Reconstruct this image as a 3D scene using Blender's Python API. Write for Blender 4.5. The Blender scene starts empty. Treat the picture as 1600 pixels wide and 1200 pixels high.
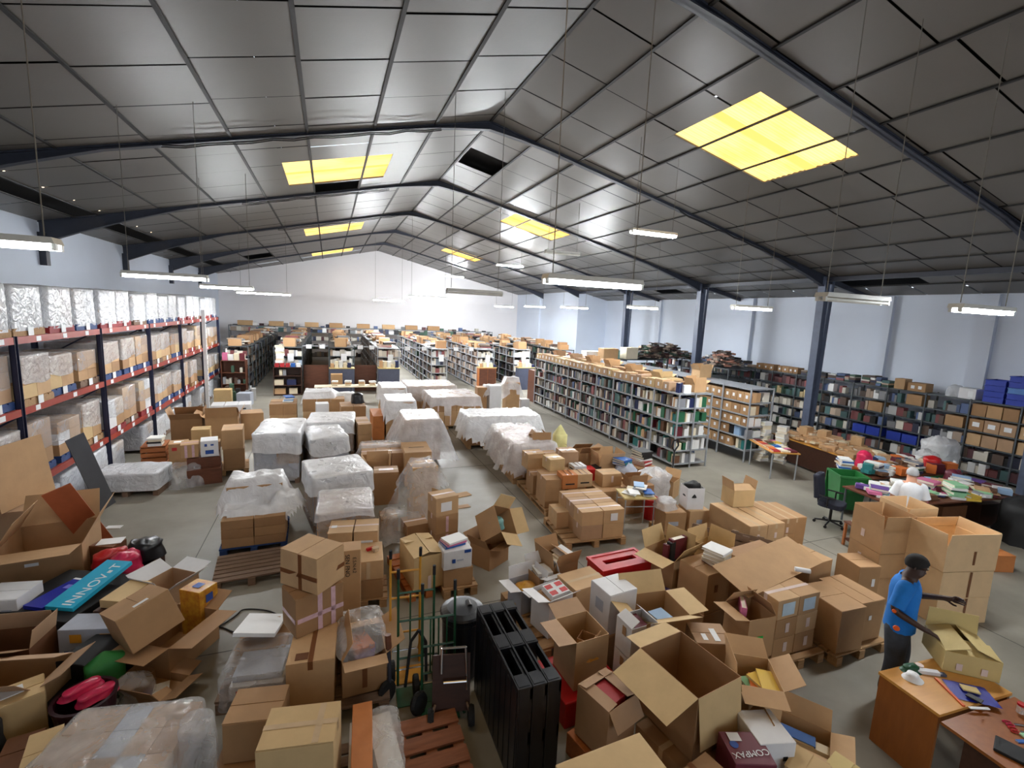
import bpy, bmesh, math, random
from mathutils import Matrix, Vector, noise
rnd = random.Random(7)
scene = bpy.context.scene
COL = bpy.context.collection

# ------------------------------------------------------------------ camera
cam_data = bpy.data.cameras.new('camera')
cam_data.sensor_fit = 'HORIZONTAL'
cam_data.sensor_width = 36.0
cam_data.lens = 739.0 / 1600.0 * 36.0
cam_data.clip_start, cam_data.clip_end = 0.05, 200
cam = bpy.data.objects.new('camera', cam_data)
COL.objects.link(cam)
EYE = Vector((0, 0, 4.1))
def cam_matrix(yaw, pitch, roll):
    f = Vector((math.sin(yaw)*math.cos(pitch), math.cos(yaw)*math.cos(pitch), -math.sin(pitch)))
    r = f.cross(Vector((0, 0, 1))).normalized()
    d = f.cross(r)
    c, s = math.cos(roll), math.sin(roll)
    r2, d2 = c*r + s*d, -s*r + c*d
    return Matrix((r2, -d2, -f)).transposed()
cam.matrix_world = Matrix.Translation(EYE) @ cam_matrix(.372, .1466, -.0436).to_4x4()
scene.camera = cam

# ------------------------------------------------------------------ world, exposure
world = bpy.data.worlds.new('world'); scene.world = world
world.use_nodes = True
bg = world.node_tree.nodes['Background']
bg.inputs[0].default_value = (0.80, 0.90, 1.0, 1)
bg.inputs[1].default_value = 0.55
scene.view_settings.view_transform = 'Standard'
scene.view_settings.look = 'None'
scene.view_settings.gamma = 1.0
scene.view_settings.use_curve_mapping = False
scene.view_settings.exposure = 1.68
TUBE_POWER = dict(near=21.0, mid=108.0, far=330.0, end=115.0)       # emission of the fluorescent tubes: dimmed near the camera, boosted farther off to brighten the end wall
SKY_POWER = 0.8         # daylight seen through the yellowed roof lights
scene.cycles.max_bounces = 8
scene.cycles.diffuse_bounces = 4
scene.cycles.glossy_bounces = 3
scene.cycles.transparent_max_bounces = 12
scene.cycles.use_denoising = True
scene.cycles.sample_clamp_indirect = 6.0

# ------------------------------------------------------------------ materials
def lin(c):
    return tuple(((v/255)/12.92 if v/255 <= .04045 else ((v/255+.055)/1.055)**2.4) for v in c) + (1,)
MATS = {}
def mat(name, rgb, rough=.6, metal=0.0, var=.12, scale=6.0, bump=0.0, stretch=None, spec=.5, rgb2=None, bscale=None):
    if name in MATS: return MATS[name]
    m = bpy.data.materials.new(name); m.use_nodes = True
    nt = m.node_tree; b = nt.nodes['Principled BSDF']
    b.inputs['Roughness'].default_value = rough
    b.inputs['Metallic'].default_value = metal
    b.inputs['Specular IOR Level'].default_value = spec
    tc = nt.nodes.new('ShaderNodeTexCoord'); mp = nt.nodes.new('ShaderNodeMapping')
    nt.links.new(tc.outputs['Object'], mp.inputs[0])
    if stretch: mp.inputs['Scale'].default_value = stretch
    nz = nt.nodes.new('ShaderNodeTexNoise'); nz.inputs['Scale'].default_value = scale
    nz.inputs['Detail'].default_value = 5; nz.inputs['Roughness'].default_value = .6
    nt.links.new(mp.outputs[0], nz.inputs['Vector'])
    rp = nt.nodes.new('ShaderNodeValToRGB')
    a = lin(rgb); c2 = lin(rgb2) if rgb2 else tuple(v*(1-var) for v in a[:3]) + (1,)
    rp.color_ramp.elements[0].position = .3; rp.color_ramp.elements[1].position = .7
    rp.color_ramp.elements[0].color = c2
    rp.color_ramp.elements[1].color = a if rgb2 else tuple(min(1, v*(1+var*.6)) for v in a[:3]) + (1,)
    nt.links.new(nz.outputs[0], rp.inputs[0]); nt.links.new(rp.outputs[0], b.inputs['Base Color'])
    if bump:
        n2 = nz
        if bscale:
            n2 = nt.nodes.new('ShaderNodeTexNoise'); n2.inputs['Scale'].default_value = bscale; n2.inputs['Detail'].default_value = 3
            nt.links.new(mp.outputs[0], n2.inputs['Vector'])
        bp = nt.nodes.new('ShaderNodeBump'); bp.inputs['Strength'].default_value = bump; bp.inputs['Distance'].default_value = .02
        nt.links.new(n2.outputs[0], bp.inputs['Height']); nt.links.new(bp.outputs[0], b.inputs['Normal'])
    MATS[name] = m
    return m
def emit(name, rgb, power):
    m = bpy.data.materials.new(name); m.use_nodes = True
    nt = m.node_tree; nt.nodes.remove(nt.nodes['Principled BSDF'])
    e = nt.nodes.new('ShaderNodeEmission'); e.inputs[0].default_value = rgb; e.inputs[1].default_value = power
    nt.links.new(e.outputs[0], nt.nodes['Material Output'].inputs[0]); MATS[name] = m
    return m
def film(name, rgb, solid, rough=.25, wave=14.0, bump=.5, metal=0.0):
    """clear or milky polythene: part see-through, part shiny skin with creases"""
    m = bpy.data.materials.new(name); m.use_nodes = True
    nt = m.node_tree; b = nt.nodes['Principled BSDF']
    b.inputs['Base Color'].default_value = lin(rgb); b.inputs['Roughness'].default_value = rough
    tr = nt.nodes.new('ShaderNodeBsdfTransparent'); mx = nt.nodes.new('ShaderNodeMixShader')
    tc = nt.nodes.new('ShaderNodeTexCoord')
    nz = nt.nodes.new('ShaderNodeTexNoise'); nz.inputs['Scale'].default_value = 3.0; nz.inputs['Detail'].default_value = 4
    nt.links.new(tc.outputs['Object'], nz.inputs['Vector'])
    mr = nt.nodes.new('ShaderNodeMapRange')
    mr.inputs[1].default_value = .35; mr.inputs[2].default_value = .65
    mr.inputs[3].default_value = max(0, solid-.09); mr.inputs[4].default_value = min(1, solid+.09)
    nt.links.new(nz.outputs[0], mr.inputs[0]); nt.links.new(mr.outputs[0], mx.inputs[0])
    n2 = nt.nodes.new('ShaderNodeTexNoise'); n2.inputs['Scale'].default_value = wave; n2.inputs['Detail'].default_value = 3
    n2.inputs['Distortion'].default_value = 1.2
    nt.links.new(tc.outputs['Object'], n2.inputs['Vector'])
    bp = nt.nodes.new('ShaderNodeBump'); bp.inputs['Strength'].default_value = bump; bp.inputs['Distance'].default_value = .05
    nt.links.new(n2.outputs[0], bp.inputs['Height']); nt.links.new(bp.outputs[0], b.inputs['Normal'])
    nt.links.new(tr.outputs[0], mx.inputs[1]); nt.links.new(b.outputs[0], mx.inputs[2])
    nt.links.new(mx.outputs[0], nt.nodes['Material Output'].inputs[0]); MATS[name] = m
    return m
def colmat(name, rough=.6):
    """paper goods: the colour of each book is stored with its faces"""
    m = bpy.data.materials.new(name); m.use_nodes = True
    nt = m.node_tree; b = nt.nodes['Principled BSDF']; b.inputs['Roughness'].default_value = rough
    at = nt.nodes.new('ShaderNodeAttribute'); at.attribute_name = 'col'
    nt.links.new(at.outputs['Color'], b.inputs['Base Color']); MATS[name] = m
    return m

# ------------------------------------------------------------------ mesh helper
class MB:
    def __init__(s): s.v, s.f, s.m, s.c = [], [], [], []
    def add(s, vs, fs, mi=0, col=None):
        o = len(s.v); s.v += [tuple(p) for p in vs]
        for f in fs: s.f.append(tuple(o+i for i in f)); s.m.append(mi); s.c.append(col)
        return s
    def quad(s, a, b, c, d, mi=0, col=None): return s.add([a, b, c, d], [(0, 1, 2, 3)], mi, col)
    def box(s, x0, x1, y0, y1, z0, z1, mi=0, col=None, T=None):
        p = [Vector((x, y, z)) for z in (z0, z1) for x, y in ((x0, y0), (x1, y0), (x1, y1), (x0, y1))]
        if T is not None: p = [T @ q for q in p]
        return s.add(p, [(3, 2, 1, 0), (4, 5, 6, 7), (0, 1, 5, 4), (1, 2, 6, 5), (2, 3, 7, 6), (3, 0, 4, 7)], mi, col)
    def cbox(s, cx, cy, z0, w, d, h, mi=0, col=None, T=None):
        return s.box(cx-w/2, cx+w/2, cy-d/2, cy+d/2, z0, z0+h, mi, col, T)
    def tube(s, a, b, r0, r1=None, n=10, mi=0, cap=True, col=None):
        a, b = Vector(a), Vector(b); r1 = r0 if r1 is None else r1
        d = (b-a).normalized(); u = d.orthogonal().normalized(); w = d.cross(u)
        vs = [a + r0*(math.cos(t)*u + math.sin(t)*w) for t in [2*math.pi*i/n for i in range(n)]]
        vs += [b + r1*(math.cos(t)*u + math.sin(t)*w) for t in [2*math.pi*i/n for i in range(n)]]
        fs = [(i, (i+1) % n, n+(i+1) % n, n+i) for i in range(n)]
        if cap: fs += [tuple(range(n-1, -1, -1)), tuple(range(n, 2*n))]
        return s.add(vs, fs, mi, col)
    def path(s, pts, r, n=8, mi=0):
        for a, b in zip(pts, pts[1:]): s.tube(a, b, r, r, n, mi)
        return s
    def lathe(s, prof, n=20, mi=0, c=(0, 0), sy=1.0):
        vs, fs = [], []
        for r, z in prof: vs += [(c[0]+r*math.cos(2*math.pi*i/n), c[1]+sy*r*math.sin(2*math.pi*i/n), z) for i in range(n)]
        for k in range(len(prof)-1):
            for i in range(n): fs.append((k*n+i, k*n+(i+1) % n, (k+1)*n+(i+1) % n, (k+1)*n+i))
        fs += [tuple(range(n-1, -1, -1)), tuple((len(prof)-1)*n+i for i in range(n))]
        return s.add(vs, fs, mi)
    def prism(s, poly, y0, y1, mi=0):
        """polygon in xz swept along y"""
        n = len(poly)
        vs = [(x, y0, z) for x, z in poly] + [(x, y1, z) for x, z in poly]
        fs = [tuple(range(n)), tuple(range(2*n-1, n-1, -1))] + [(i, n+i, n+(i+1) % n, (i+1) % n) for i in range(n)]
        return s.add(vs, fs, mi)
    def build(s, name, mats, parent=None, loc=None, yaw=0.0, smooth=False, bevel=0.0, rot=None):
        me = bpy.data.meshes.new(name); me.from_pydata(s.v, [], s.f)
        mats = mats if isinstance(mats, (list, tuple)) else [mats]
        for m in mats: me.materials.append(MATS[m] if isinstance(m, str) else m)
        me.polygons.foreach_set('material_index', s.m)
        if smooth: me.polygons.foreach_set('use_smooth', [True]*len(s.f))
        if any(c is not None for c in s.c):
            at = me.color_attributes.new('col', 'FLOAT_COLOR', 'CORNER'); buf = []
            for f, c in zip(s.f, s.c): buf += list(c or (1, 1, 1, 1)) * len(f)
            at.data.foreach_set('color', buf)
        me.update()
        o = bpy.data.objects.new(name, me); COL.objects.link(o)
        if parent: o.parent = parent
        if loc is not None: o.location = loc
        if rot is not None: o.rotation_euler = rot
        elif yaw: o.rotation_euler = (0, 0, math.radians(yaw))
        if bevel:
            bv = o.modifiers.new('bevel', 'BEVEL'); bv.width = bevel; bv.segments = 2; bv.limit_method = 'ANGLE'
        return o
def tag(o, label=None, cat=None, group=None, kind=None):
    if label: o['label'] = label
    if cat: o['category'] = cat
    if group: o['group'] = group
    if kind: o['kind'] = kind
    return o
def thing(name, label, cat, loc=(0, 0, 0), yaw=0.0, group=None):
    o = bpy.data.objects.new(name, None); COL.objects.link(o); o.empty_display_size = .1
    o.location = loc; o.rotation_euler = (0, 0, math.radians(yaw))
    return tag(o, label, cat, group)
def struct(mb, name, mats, **k):
    return tag(mb.build(name, mats, **k), kind='structure')
def copy_tree(o, parent=None):
    c = o.copy(); COL.objects.link(c)
    if parent: c.parent = parent
    for ch in list(o.children): copy_tree(ch, c)
    return c
ORD = ['first', 'second', 'third', 'fourth', 'fifth', 'sixth', 'seventh', 'eighth', 'ninth', 'tenth', 'eleventh', 'twelfth', 'thirteenth',
       'fourteenth', 'fifteenth', 'sixteenth', 'seventeenth', 'eighteenth', 'nineteenth', 'twentieth', 'twenty-first', 'twenty-second',
       'twenty-third', 'twenty-fourth', 'twenty-fifth', 'twenty-sixth', 'twenty-seventh', 'twenty-eighth', 'twenty-ninth', 'thirtieth']

# ------------------------------------------------------------------ the palette
mat('concrete', (152, 147, 135), .5, var=.16, scale=.55, bump=.03, rgb2=(118, 113, 103), bscale=40)
mat('wall_paint', (216, 225, 240), .55, var=.05, scale=.35)
mat('wall_paint_far', (234, 231, 232), .6, var=.04, scale=.3)
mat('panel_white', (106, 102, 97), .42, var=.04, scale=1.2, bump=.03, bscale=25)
mat('roof_dark', (26, 24, 24), .8)
mat('steel_frame', (52, 56, 68), .45, var=.1)
mat('steel_column', (92, 102, 124), .42, var=.12)
mat('purlin_dark', (34, 33, 32), .6)
mat('cord_grey', (120, 116, 108), .7)
mat('fixture_white', (214, 214, 208), .4)
for k_ in TUBE_POWER: emit('tube_lit_'+k_, (.93, .97, 1.0, 1), TUBE_POWER[k_])
mat('tube_off', (222, 222, 214), .3)
KRAFT = ['kraft_a', 'kraft_b', 'kraft_c', 'kraft_d', 'kraft_e', 'kraft_f']
for n, c in zip(KRAFT, [(184, 146, 104), (172, 134, 94), (196, 160, 118), (160, 122, 84), (178, 144, 112), (204, 174, 126)]):
    mat(n, c, .75, var=.1, scale=3.5, bump=.02)
mat('kraft_dark', (112, 70, 40), .75, var=.15)
mat('kraft_inside', (196, 152, 104), .8, var=.08)
mat('card_orange', (190, 118, 62), .7, var=.1)
mat('card_yellow', (206, 184, 124), .7, var=.06)
mat('carton_white', (222, 222, 224), .6, var=.05)
mat('carton_grey', (170, 176, 190), .6, var=.08)
mat('paper_white', (234, 236, 238), .6, var=.03)
mat('paper_cream', (226, 214, 190), .7, var=.06)
mat('tape_brown', (120, 74, 42), .3, var=.1)
mat('tape_clear', (206, 180, 146), .22, var=.1)
mat('tape_white', (226, 206, 198), .25, var=.08)
mat('tape_pink', (214, 178, 186), .25, var=.14, scale=20)
mat('pallet_wood', (168, 132, 92), .8, var=.25, scale=5, stretch=(1, 8, 8), bump=.1)
mat('pallet_old', (122, 98, 80), .85, var=.3, scale=5, stretch=(1, 8, 8), bump=.1)
mat('plank_red', (150, 92, 60), .6, var=.3, scale=4, stretch=(1, 7, 7), bump=.06)
mat('wood_orange', (176, 104, 52), .6, var=.2, scale=4, stretch=(1, 6, 6))
mat('wood_dark', (66, 38, 26), .5, var=.25, scale=4, stretch=(1, 6, 6))
mat('wood_brown', (104, 60, 40), .5, var=.25, scale=4, stretch=(1, 6, 6))
mat('desk_top', (208, 150, 72), .3, var=.1, scale=3, stretch=(1, 7, 1))
mat('desk_side', (150, 88, 34), .35, var=.14, scale=3, stretch=(7, 7, 1))
mat('rack_orange', (158, 52, 34), .45, var=.12)
mat('rack_blue', (30, 34, 62), .45, var=.12)
mat('pallet_blue', (34, 64, 118), .7, var=.2, scale=4)
mat('pallet_red', (140, 28, 34), .7, var=.2, scale=4)
mat('shelf_steel', (166, 170, 176), .45, metal=.25, var=.1)
mat('shelf_dark', (82, 88, 92), .5, metal=.2, var=.1)
mat('black_plastic', (20, 21, 26), .35, var=.2)
mat('black_soft', (16, 16, 18), .7, var=.2)
mat('navy_fabric', (30, 33, 48), .85, var=.2)
mat('red_plastic', (190, 22, 26), .4, var=.12)
mat('green_plastic', (34, 112, 52), .4, var=.12)
mat('green_paint', (22, 76, 48), .35, var=.15)
mat('yellow_paint', (212, 150, 44), .4, var=.15)
mat('blue_crate', (36, 62, 170), .45, var=.12)
mat('blue_crate_light', (86, 132, 196), .45, var=.12)
mat('chrome', (200, 200, 204), .2, metal=1.0, var=.05)
mat('rubber', (24, 24, 26), .8, var=.2)
mat('grey_board', (88, 90, 96), .6, var=.1)
mat('orange_board', (168, 88, 50), .6, var=.12)
mat('print_black', (30, 28, 28), .6); mat('print_blue', (28, 72, 150), .5); mat('print_red', (196, 40, 40), .5)
mat('cyan_card', (34, 172, 210), .45, var=.05); mat('blue_card', (22, 34, 150), .4, var=.08); mat('maroon_card', (104, 34, 52), .45, var=.1)
mat('flame_card', (224, 120, 34), .45, rgb2=(206, 54, 30), scale=9); mat('gold_foil', (206, 160, 52), .35, rgb2=(170, 96, 30), scale=14)
mat('green_print', (46, 130, 60), .5)
film('film_milky', (240, 241, 244), .80, .3, 5.0, .8)
film('film_clear', (232, 234, 238), .32, .12, 7.0, .9)
film('film_wrap', (236, 238, 242), .52, .16, 8.0, .9)
film('film_drape', (238, 238, 242), .50, .22, 5.0, .7)
film('film_gloss', (226, 228, 230), .36, .07, 3.0, 1.0)
colmat('books_print')
# ================================================================== THE HALL
XL, XR_, YN, YF = -7.6, 18.5, -7.0, 41.0
XA, YA = 16.2, 29.5
RX, RZ, RT = 3.73, 8.72, .2302
def roof(x): return RZ - RT*abs(x-RX)
m = MB()
m.quad((XL, YN, 0), (XR_, YN, 0), (XR_, YF, 0), (XL, YF, 0)); m.box(XL, XR_, YN, YF, -.1, -.01)
struct(m, 'floor', 'concrete')
# saw cuts in the slab
m = MB()
for x in (-2.05, 3.9, 8.6, 13.4): m.box(x-.006, x+.006, YN, YF, 0, .0015)
for y in (5.9, 11.8, 17.7, 23.6): m.box(XL, XR_, y-.006, y+.006, 0, .0015)
struct(m, 'floor_joints', mat('saw_cut', (78, 76, 72), .8))
m = MB(); m.box(XL-.2, XL, YN, YF, 0, roof(XL)+.25); struct(m, 'wall_left', 'wall_paint')
m = MB(); m.prism([(XL, 0), (XA, 0), (XA, roof(XA)+.2), (RX, RZ+.2), (XL, roof(XL)+.2)], YF, YF+.2); struct(m, 'wall_far', 'wall_paint_far')
m = MB(); m.box(XA, XA+.15, YA, YF, 0, roof(XA)+.2); struct(m, 'wall_return', 'wall_paint')
m = MB(); m.prism([(XA+.15, 0), (XR_, 0), (XR_, roof(XR_)+.2), (XA+.15, roof(XA)+.2)], YA, YA+.15); struct(m, 'wall_aisle_end', 'wall_paint')
m = MB(); m.box(XR_, XR_+.2, YN, YA+.15, 0, roof(XR_)+.25); struct(m, 'wall_right', 'wall_paint')
m = MB()   # the wall behind the camera, with a wide unseen opening added to let sky light in
m.prism([(XL, 0), (-1.0, 0), (-1.0, 5.0), (11.0, 5.0), (11.0, 0), (XR_, 0), (XR_, roof(XR_)), (RX, RZ), (XL, roof(XL))], YN-.2, YN)
struct(m, 'wall_near', 'wall_paint')
for i, y in enumerate((4.2, 8.3, 11.0, 13.75, 16.9, 20.2, 23.6, 26.8)):
    w = .13 if i in (2, 4) else .24
    m = MB(); m.box(XR_-.14, XR_, y-w, y+w, 0, roof(XR_)-.03); struct(m, 'trim_pilaster', 'wall_paint')
for y in (36.0,):
    m = MB(); m.box(XA-.12, XA, y-.2, y+.2, 0, roof(XA)); struct(m, 'trim_pilaster', 'wall_paint')

# ceiling: loose-laid white panels on dark T-bars, a dark void above
PL = [-7.6, -6.75, -6.2, -4.68, -3.22, -1.82, -.38, 1.0, 2.38, 3.73]
PR = [3.73, 4.95, 6.18, 7.52, 8.76, 10.05, 11.35, 12.65, 13.95, 15.2, 16.2, 17.35, 18.5]
SKY = [('L', -1.06, 1.68, 13.9, 16.4), ('L', -1.05, 1.68, 25.1, 27.5), ('L', -1.05, 1.68, 36.0, 38.3),
       ('R', 6.86, 9.52, 6.62, 8.8), ('R', 6.86, 9.35, 17.85, 19.9), ('R', 6.86, 9.2, 29.4, 31.5), ('L', -1.05, 1.68, 2.4, 4.8), ('R', 6.86, 9.52, -5.0, -2.7), ('L', -1.05, 1.68, -5.0, -2.7)]  # the last three lie out of view, added for more daylight
HOLES = [(3.80, 4.95, 13.75, 15.2), (-4.68, -3.22, 32.3, 34.7), (-6.75, -6.2, YN, 38), (16.3, 17.3, 9.3, 12.6), (16.3, 17.3, 20.2, 22.0), (16.3, 17.4, 31, 36), (-.38, .95, 16.5, 17.6)]
def clear(x0, x1, y0, y1, zones):
    """cut a panel back to the pieces outside the openings"""
    out = [(x0, x1, y0, y1)]
    for a, b, c, d in zones:
        nxt = []
        for p in out:
            if p[0] >= b-1e-4 or p[1] <= a+1e-4 or p[2] >= d-1e-4 or p[3] <= c+1e-4: nxt.append(p); continue
            if p[0] < a: nxt.append((p[0], a, p[2], p[3]))
            if p[1] > b: nxt.append((b, p[1], p[2], p[3]))
            q0, q1 = max(p[0], a), min(p[1], b)
            if p[2] < c: nxt.append((q0, q1, p[2], c))
            if p[3] > d: nxt.append((q0, q1, d, p[3]))
        out = [p for p in nxt if p[1]-p[0] > .03 and p[3]-p[2] > .03]
    return out
zones = [s[1:] for s in SKY] + HOLES
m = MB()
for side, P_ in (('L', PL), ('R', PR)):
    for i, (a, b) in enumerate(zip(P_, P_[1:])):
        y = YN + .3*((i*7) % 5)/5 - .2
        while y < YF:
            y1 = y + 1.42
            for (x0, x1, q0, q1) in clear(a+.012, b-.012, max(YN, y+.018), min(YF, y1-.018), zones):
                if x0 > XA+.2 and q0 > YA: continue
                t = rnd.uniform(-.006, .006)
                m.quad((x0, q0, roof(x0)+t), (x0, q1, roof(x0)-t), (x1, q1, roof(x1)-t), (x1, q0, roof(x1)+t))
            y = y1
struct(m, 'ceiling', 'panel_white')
m = MB()      # roof deck above the panels, open over the roof lights
for x0, x1 in ((XL-.2, RX), (RX, XR_+.2)):
    for (a, b, c, d) in clear(x0, x1, YN-.2, YF+.2, [s[1:] for s in SKY]):
        m.quad((a, c, roof(a)+.34), (b, c, roof(b)+.34), (b, d, roof(b)+.34), (a, d, roof(a)+.34))
struct(m, 'ceiling_roof_deck', 'roof_dark')
# yellowed corrugated roof lights
nt_sky = bpy.data.materials.new('rooflight_sheet'); nt_sky.use_nodes = True
nt = nt_sky.node_tree; nt.nodes.remove(nt.nodes['Principled BSDF'])
em = nt.nodes.new('ShaderNodeEmission'); em.inputs[1].default_value = SKY_POWER
tc = nt.nodes.new('ShaderNodeTexCoord'); nz = nt.nodes.new('ShaderNodeTexNoise'); nz.inputs['Scale'].default_value = .7; nz.inputs['Detail'].default_value = 4
mp = nt.nodes.new('ShaderNodeMapping'); mp.inputs['Scale'].default_value = (1, 1.3, 1)
rp = nt.nodes.new('ShaderNodeValToRGB'); rp.color_ramp.elements[0].position = .34; rp.color_ramp.elements[1].position = .56
rp.color_ramp.elements[0].color = (.90, .44, .10, 1); rp.color_ramp.elements[1].color = (1.0, .66, .21, 1)
wv = nt.nodes.new('ShaderNodeTexWave'); wv.bands_direction = 'Y'; wv.inputs['Scale'].default_value = 4.2
mxc = nt.nodes.new('ShaderNodeMix'); mxc.data_type = 'RGBA'; mxc.blend_type = 'MULTIPLY'; mxc.inputs[0].default_value = .25
nt.links.new(tc.outputs['Object'], mp.inputs[0]); nt.links.new(mp.outputs[0], nz.inputs['Vector']); nt.links.new(nz.outputs[0], rp.inputs[0])
nt.links.new(tc.outputs['Object'], wv.inputs['Vector'])
nt.links.new(rp.outputs[0], mxc.inputs[6]); nt.links.new(wv.outputs[0], mxc.inputs[7])
nt.links.new(mxc.outputs[2], em.inputs[0]); nt.links.new(em.outputs[0], nt.nodes['Material Output'].inputs[0])
MATS['rooflight_sheet'] = nt_sky
emit('rooflight_lap', (.86, .52, .13, 1), SKY_POWER*.72)
for k, (sd, a, b, c, d) in enumerate(SKY):
    m = MB(); n = int((d-c)/.045)
    for i in range(n):
        y0, y1 = c+(d-c)*i/n, c+(d-c)*(i+1)/n
        h0, h1 = .03+.012*math.sin(i*2.1), .03+.012*math.sin((i+1)*2.1)
        m.quad((a, y0, roof(a)+h0), (a, y1, roof(a)+h1), (b, y1, roof(b)+h1), (b, y0, roof(b)+h0))
    struct(m, 'window_%d' % (k+1), 'rooflight_sheet')
    m = MB(); ym = c+(d-c)*.46; m.quad((a, ym-.12, roof(a)+.012), (b, ym-.12, roof(b)+.012), (b, ym+.12, roof(b)+.012), (a, ym+.12, roof(a)+.012)); struct(m, 'window_%d_overlap' % (k+1), 'rooflight_lap')
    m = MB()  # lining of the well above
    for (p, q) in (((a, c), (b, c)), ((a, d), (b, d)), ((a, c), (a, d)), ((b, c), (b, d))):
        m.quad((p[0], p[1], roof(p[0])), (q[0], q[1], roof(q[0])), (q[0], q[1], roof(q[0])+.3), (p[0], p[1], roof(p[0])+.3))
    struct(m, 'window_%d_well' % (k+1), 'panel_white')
# translucent strip along the left eave where the lining is missing
m = MB(); m.quad((-6.50, 5, roof(-6.5)+.30), (-6.46, 5, roof(-6.46)+.30), (-6.46, 37, roof(-6.46)+.30), (-6.50, 37, roof(-6.5)+.30))
struct(m, 'window_eave_slot', emit('eave_daylight', (1.0, .78, .5, 1), 1.6))
# T-bars
for x in PL[1:-1] + PR[:-1]:
    m = MB(); z = roof(x)-.006
    m.box(x-.03, x+.03, YN, YF if x < XA else YA, z-.022, z); struct(m, 'trim_purlin', 'purlin_dark')
# portal frames
FY = [5.9, 11.8, 17.7, 23.6, 29.5, 35.4]
def rafter(y):
    xs = [XL+.02, -6.6, -5.4, -4.0, -1.0, 2.2, 2.9, RX, 4.6, 5.3, 9, 13, 15.2, XA]
    dp = {XL+.02: .62, -6.6: .42, -5.4: .24, -4.0: .09, -1.0: .075, 2.2: .08, 2.9: .12, RX: .2, 4.6: .12, 5.3: .08, 9: .075, 13: .09, 15.2: .26, XA: .42}
    top = [(x, roof(x)-.005) for x in xs]; bot = [(x, roof(x)-dp[x]) for x in reversed(xs)]
    m = MB(); w = .075
    n = len(xs)
    for i in range(n-1):   # web and bottom flange, bay by bay
        a, b = top[i], top[i+1]; c, d = bot[n-2-i], bot[n-1-i]
        m.prism([a, b, c, d], y-.02, y+.02)
        m.prism([(d[0], d[1]), (c[0], c[1]), (c[0], c[1]+.025), (d[0], d[1]+.025)], y-w, y+w)
        m.prism([(a[0], a[1]-.03), (b[0], b[1]-.03), b, a], y-w, y+w)
    return struct(m, 'trim_rafter', 'steel_frame')
for y in FY: rafter(y)
for y in FY[:4]:     # aisle rafters beyond the columns
    m = MB(); m.prism([(XA, roof(XA)), (XR_, roof(XR_)), (XR_, roof(XR_)-.14), (XA, roof(XA)-.2)], y-.06, y+.06); struct(m, 'trim_rafter', 'steel_frame')
for y in FY:         # left wall stanchions under the haunches
    m = MB(); m.box(XL, XL+.16, y-.1, y+.1, 4.9, roof(XL)-.3); struct(m, 'trim_haunch', 'steel_frame')
for k, y in enumerate(FY[:4]):
    m = MB(); zt = roof(XA)
    for x0, x1 in ((-.20, -.175), (.175, .20)):
        b0, b1 = x0*.72, x1*.72
        m.add([(b0, -.13, 0), (b1, -.13, 0), (b1, .13, 0), (b0, .13, 0), (x0*1.15, -.13, zt), (x1*1.15, -.13, zt), (x1*1.15, .13, zt), (x0*1.15, .13, zt)],
              [(3, 2, 1, 0), (4, 5, 6, 7), (0, 1, 5, 4), (1, 2, 6, 5), (2, 3, 7, 6), (3, 0, 4, 7)])
    m.box(-.16, .16, -.012, .012, 0, zt); m.box(-.25, .25, -.2, .2, 0, .03)
    struct(m, 'steel_column', 'steel_column', loc=(XA, y, 0))
m = MB(); m.box(XA-.07, XA+.07, YN, YA, roof(XA)-.16, roof(XA)-.02); struct(m, 'trim_eave_beam', 'steel_frame')
# cables clipped under the rafters
for y, x0, x1 in ((11.8, -3, 2.5), (17.7, -2.5, 2.0), (23.6, -2, 4), (11.8, 9.5, 14.5)):
    m = MB(); n = 14
    for q in (0, .05):
        pts = [(x0+(x1-x0)*i/n, y-.13-q, roof(x0+(x1-x0)*i/n)-.10-q-.05*abs(math.sin(i*1.3))) for i in range(n+1)]
        m.path(pts, .012, 6)
    struct(m, 'trim_cable_run', mat('cable_black', (30, 30, 32), .6))

# ------------------------------------------------------------------ tube lights
def tube_light(x, y, z, label, lit=True, L=1.25, group='hanging tube lights'):
    t = thing('tube_light', label, 'ceiling light', (x, y, z), 0, group)
    m = MB(); m.prism([(-L/2, .03), (L/2, .03), (L/2-.02, .085), (-L/2+.02, .085)], -.088, .088); m.build('housing', 'fixture_white', t)
    for s in (-.05, .05):
        m = MB(); m.tube((-L/2+.03, s, 0), (L/2-.03, s, 0), .022, n=12)
        m.build('tube', ('tube_lit_'+('near' if y < 12 and x < 5 else 'mid' if y < 17 or x < -2 else 'end' if y > 33 or x > 12 else 'far')) if lit else 'tube_off', t)
        for q in (-1, 1):
            e = MB(); e.box(q*(L/2-.015)-.015, q*(L/2-.015)+.015, s-.02, s+.02, -.025, .03); e.build('lamp_holder', 'fixture_white', t)
    zt = roof(x)
    for s in (-.42, .42):
        m = MB(); m.tube((s*L, 0, .1), (s*L, 0, roof(x+s*L)-z-.01), .0055, n=6); m.build('cord', 'cord_grey', t)
    return t
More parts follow.
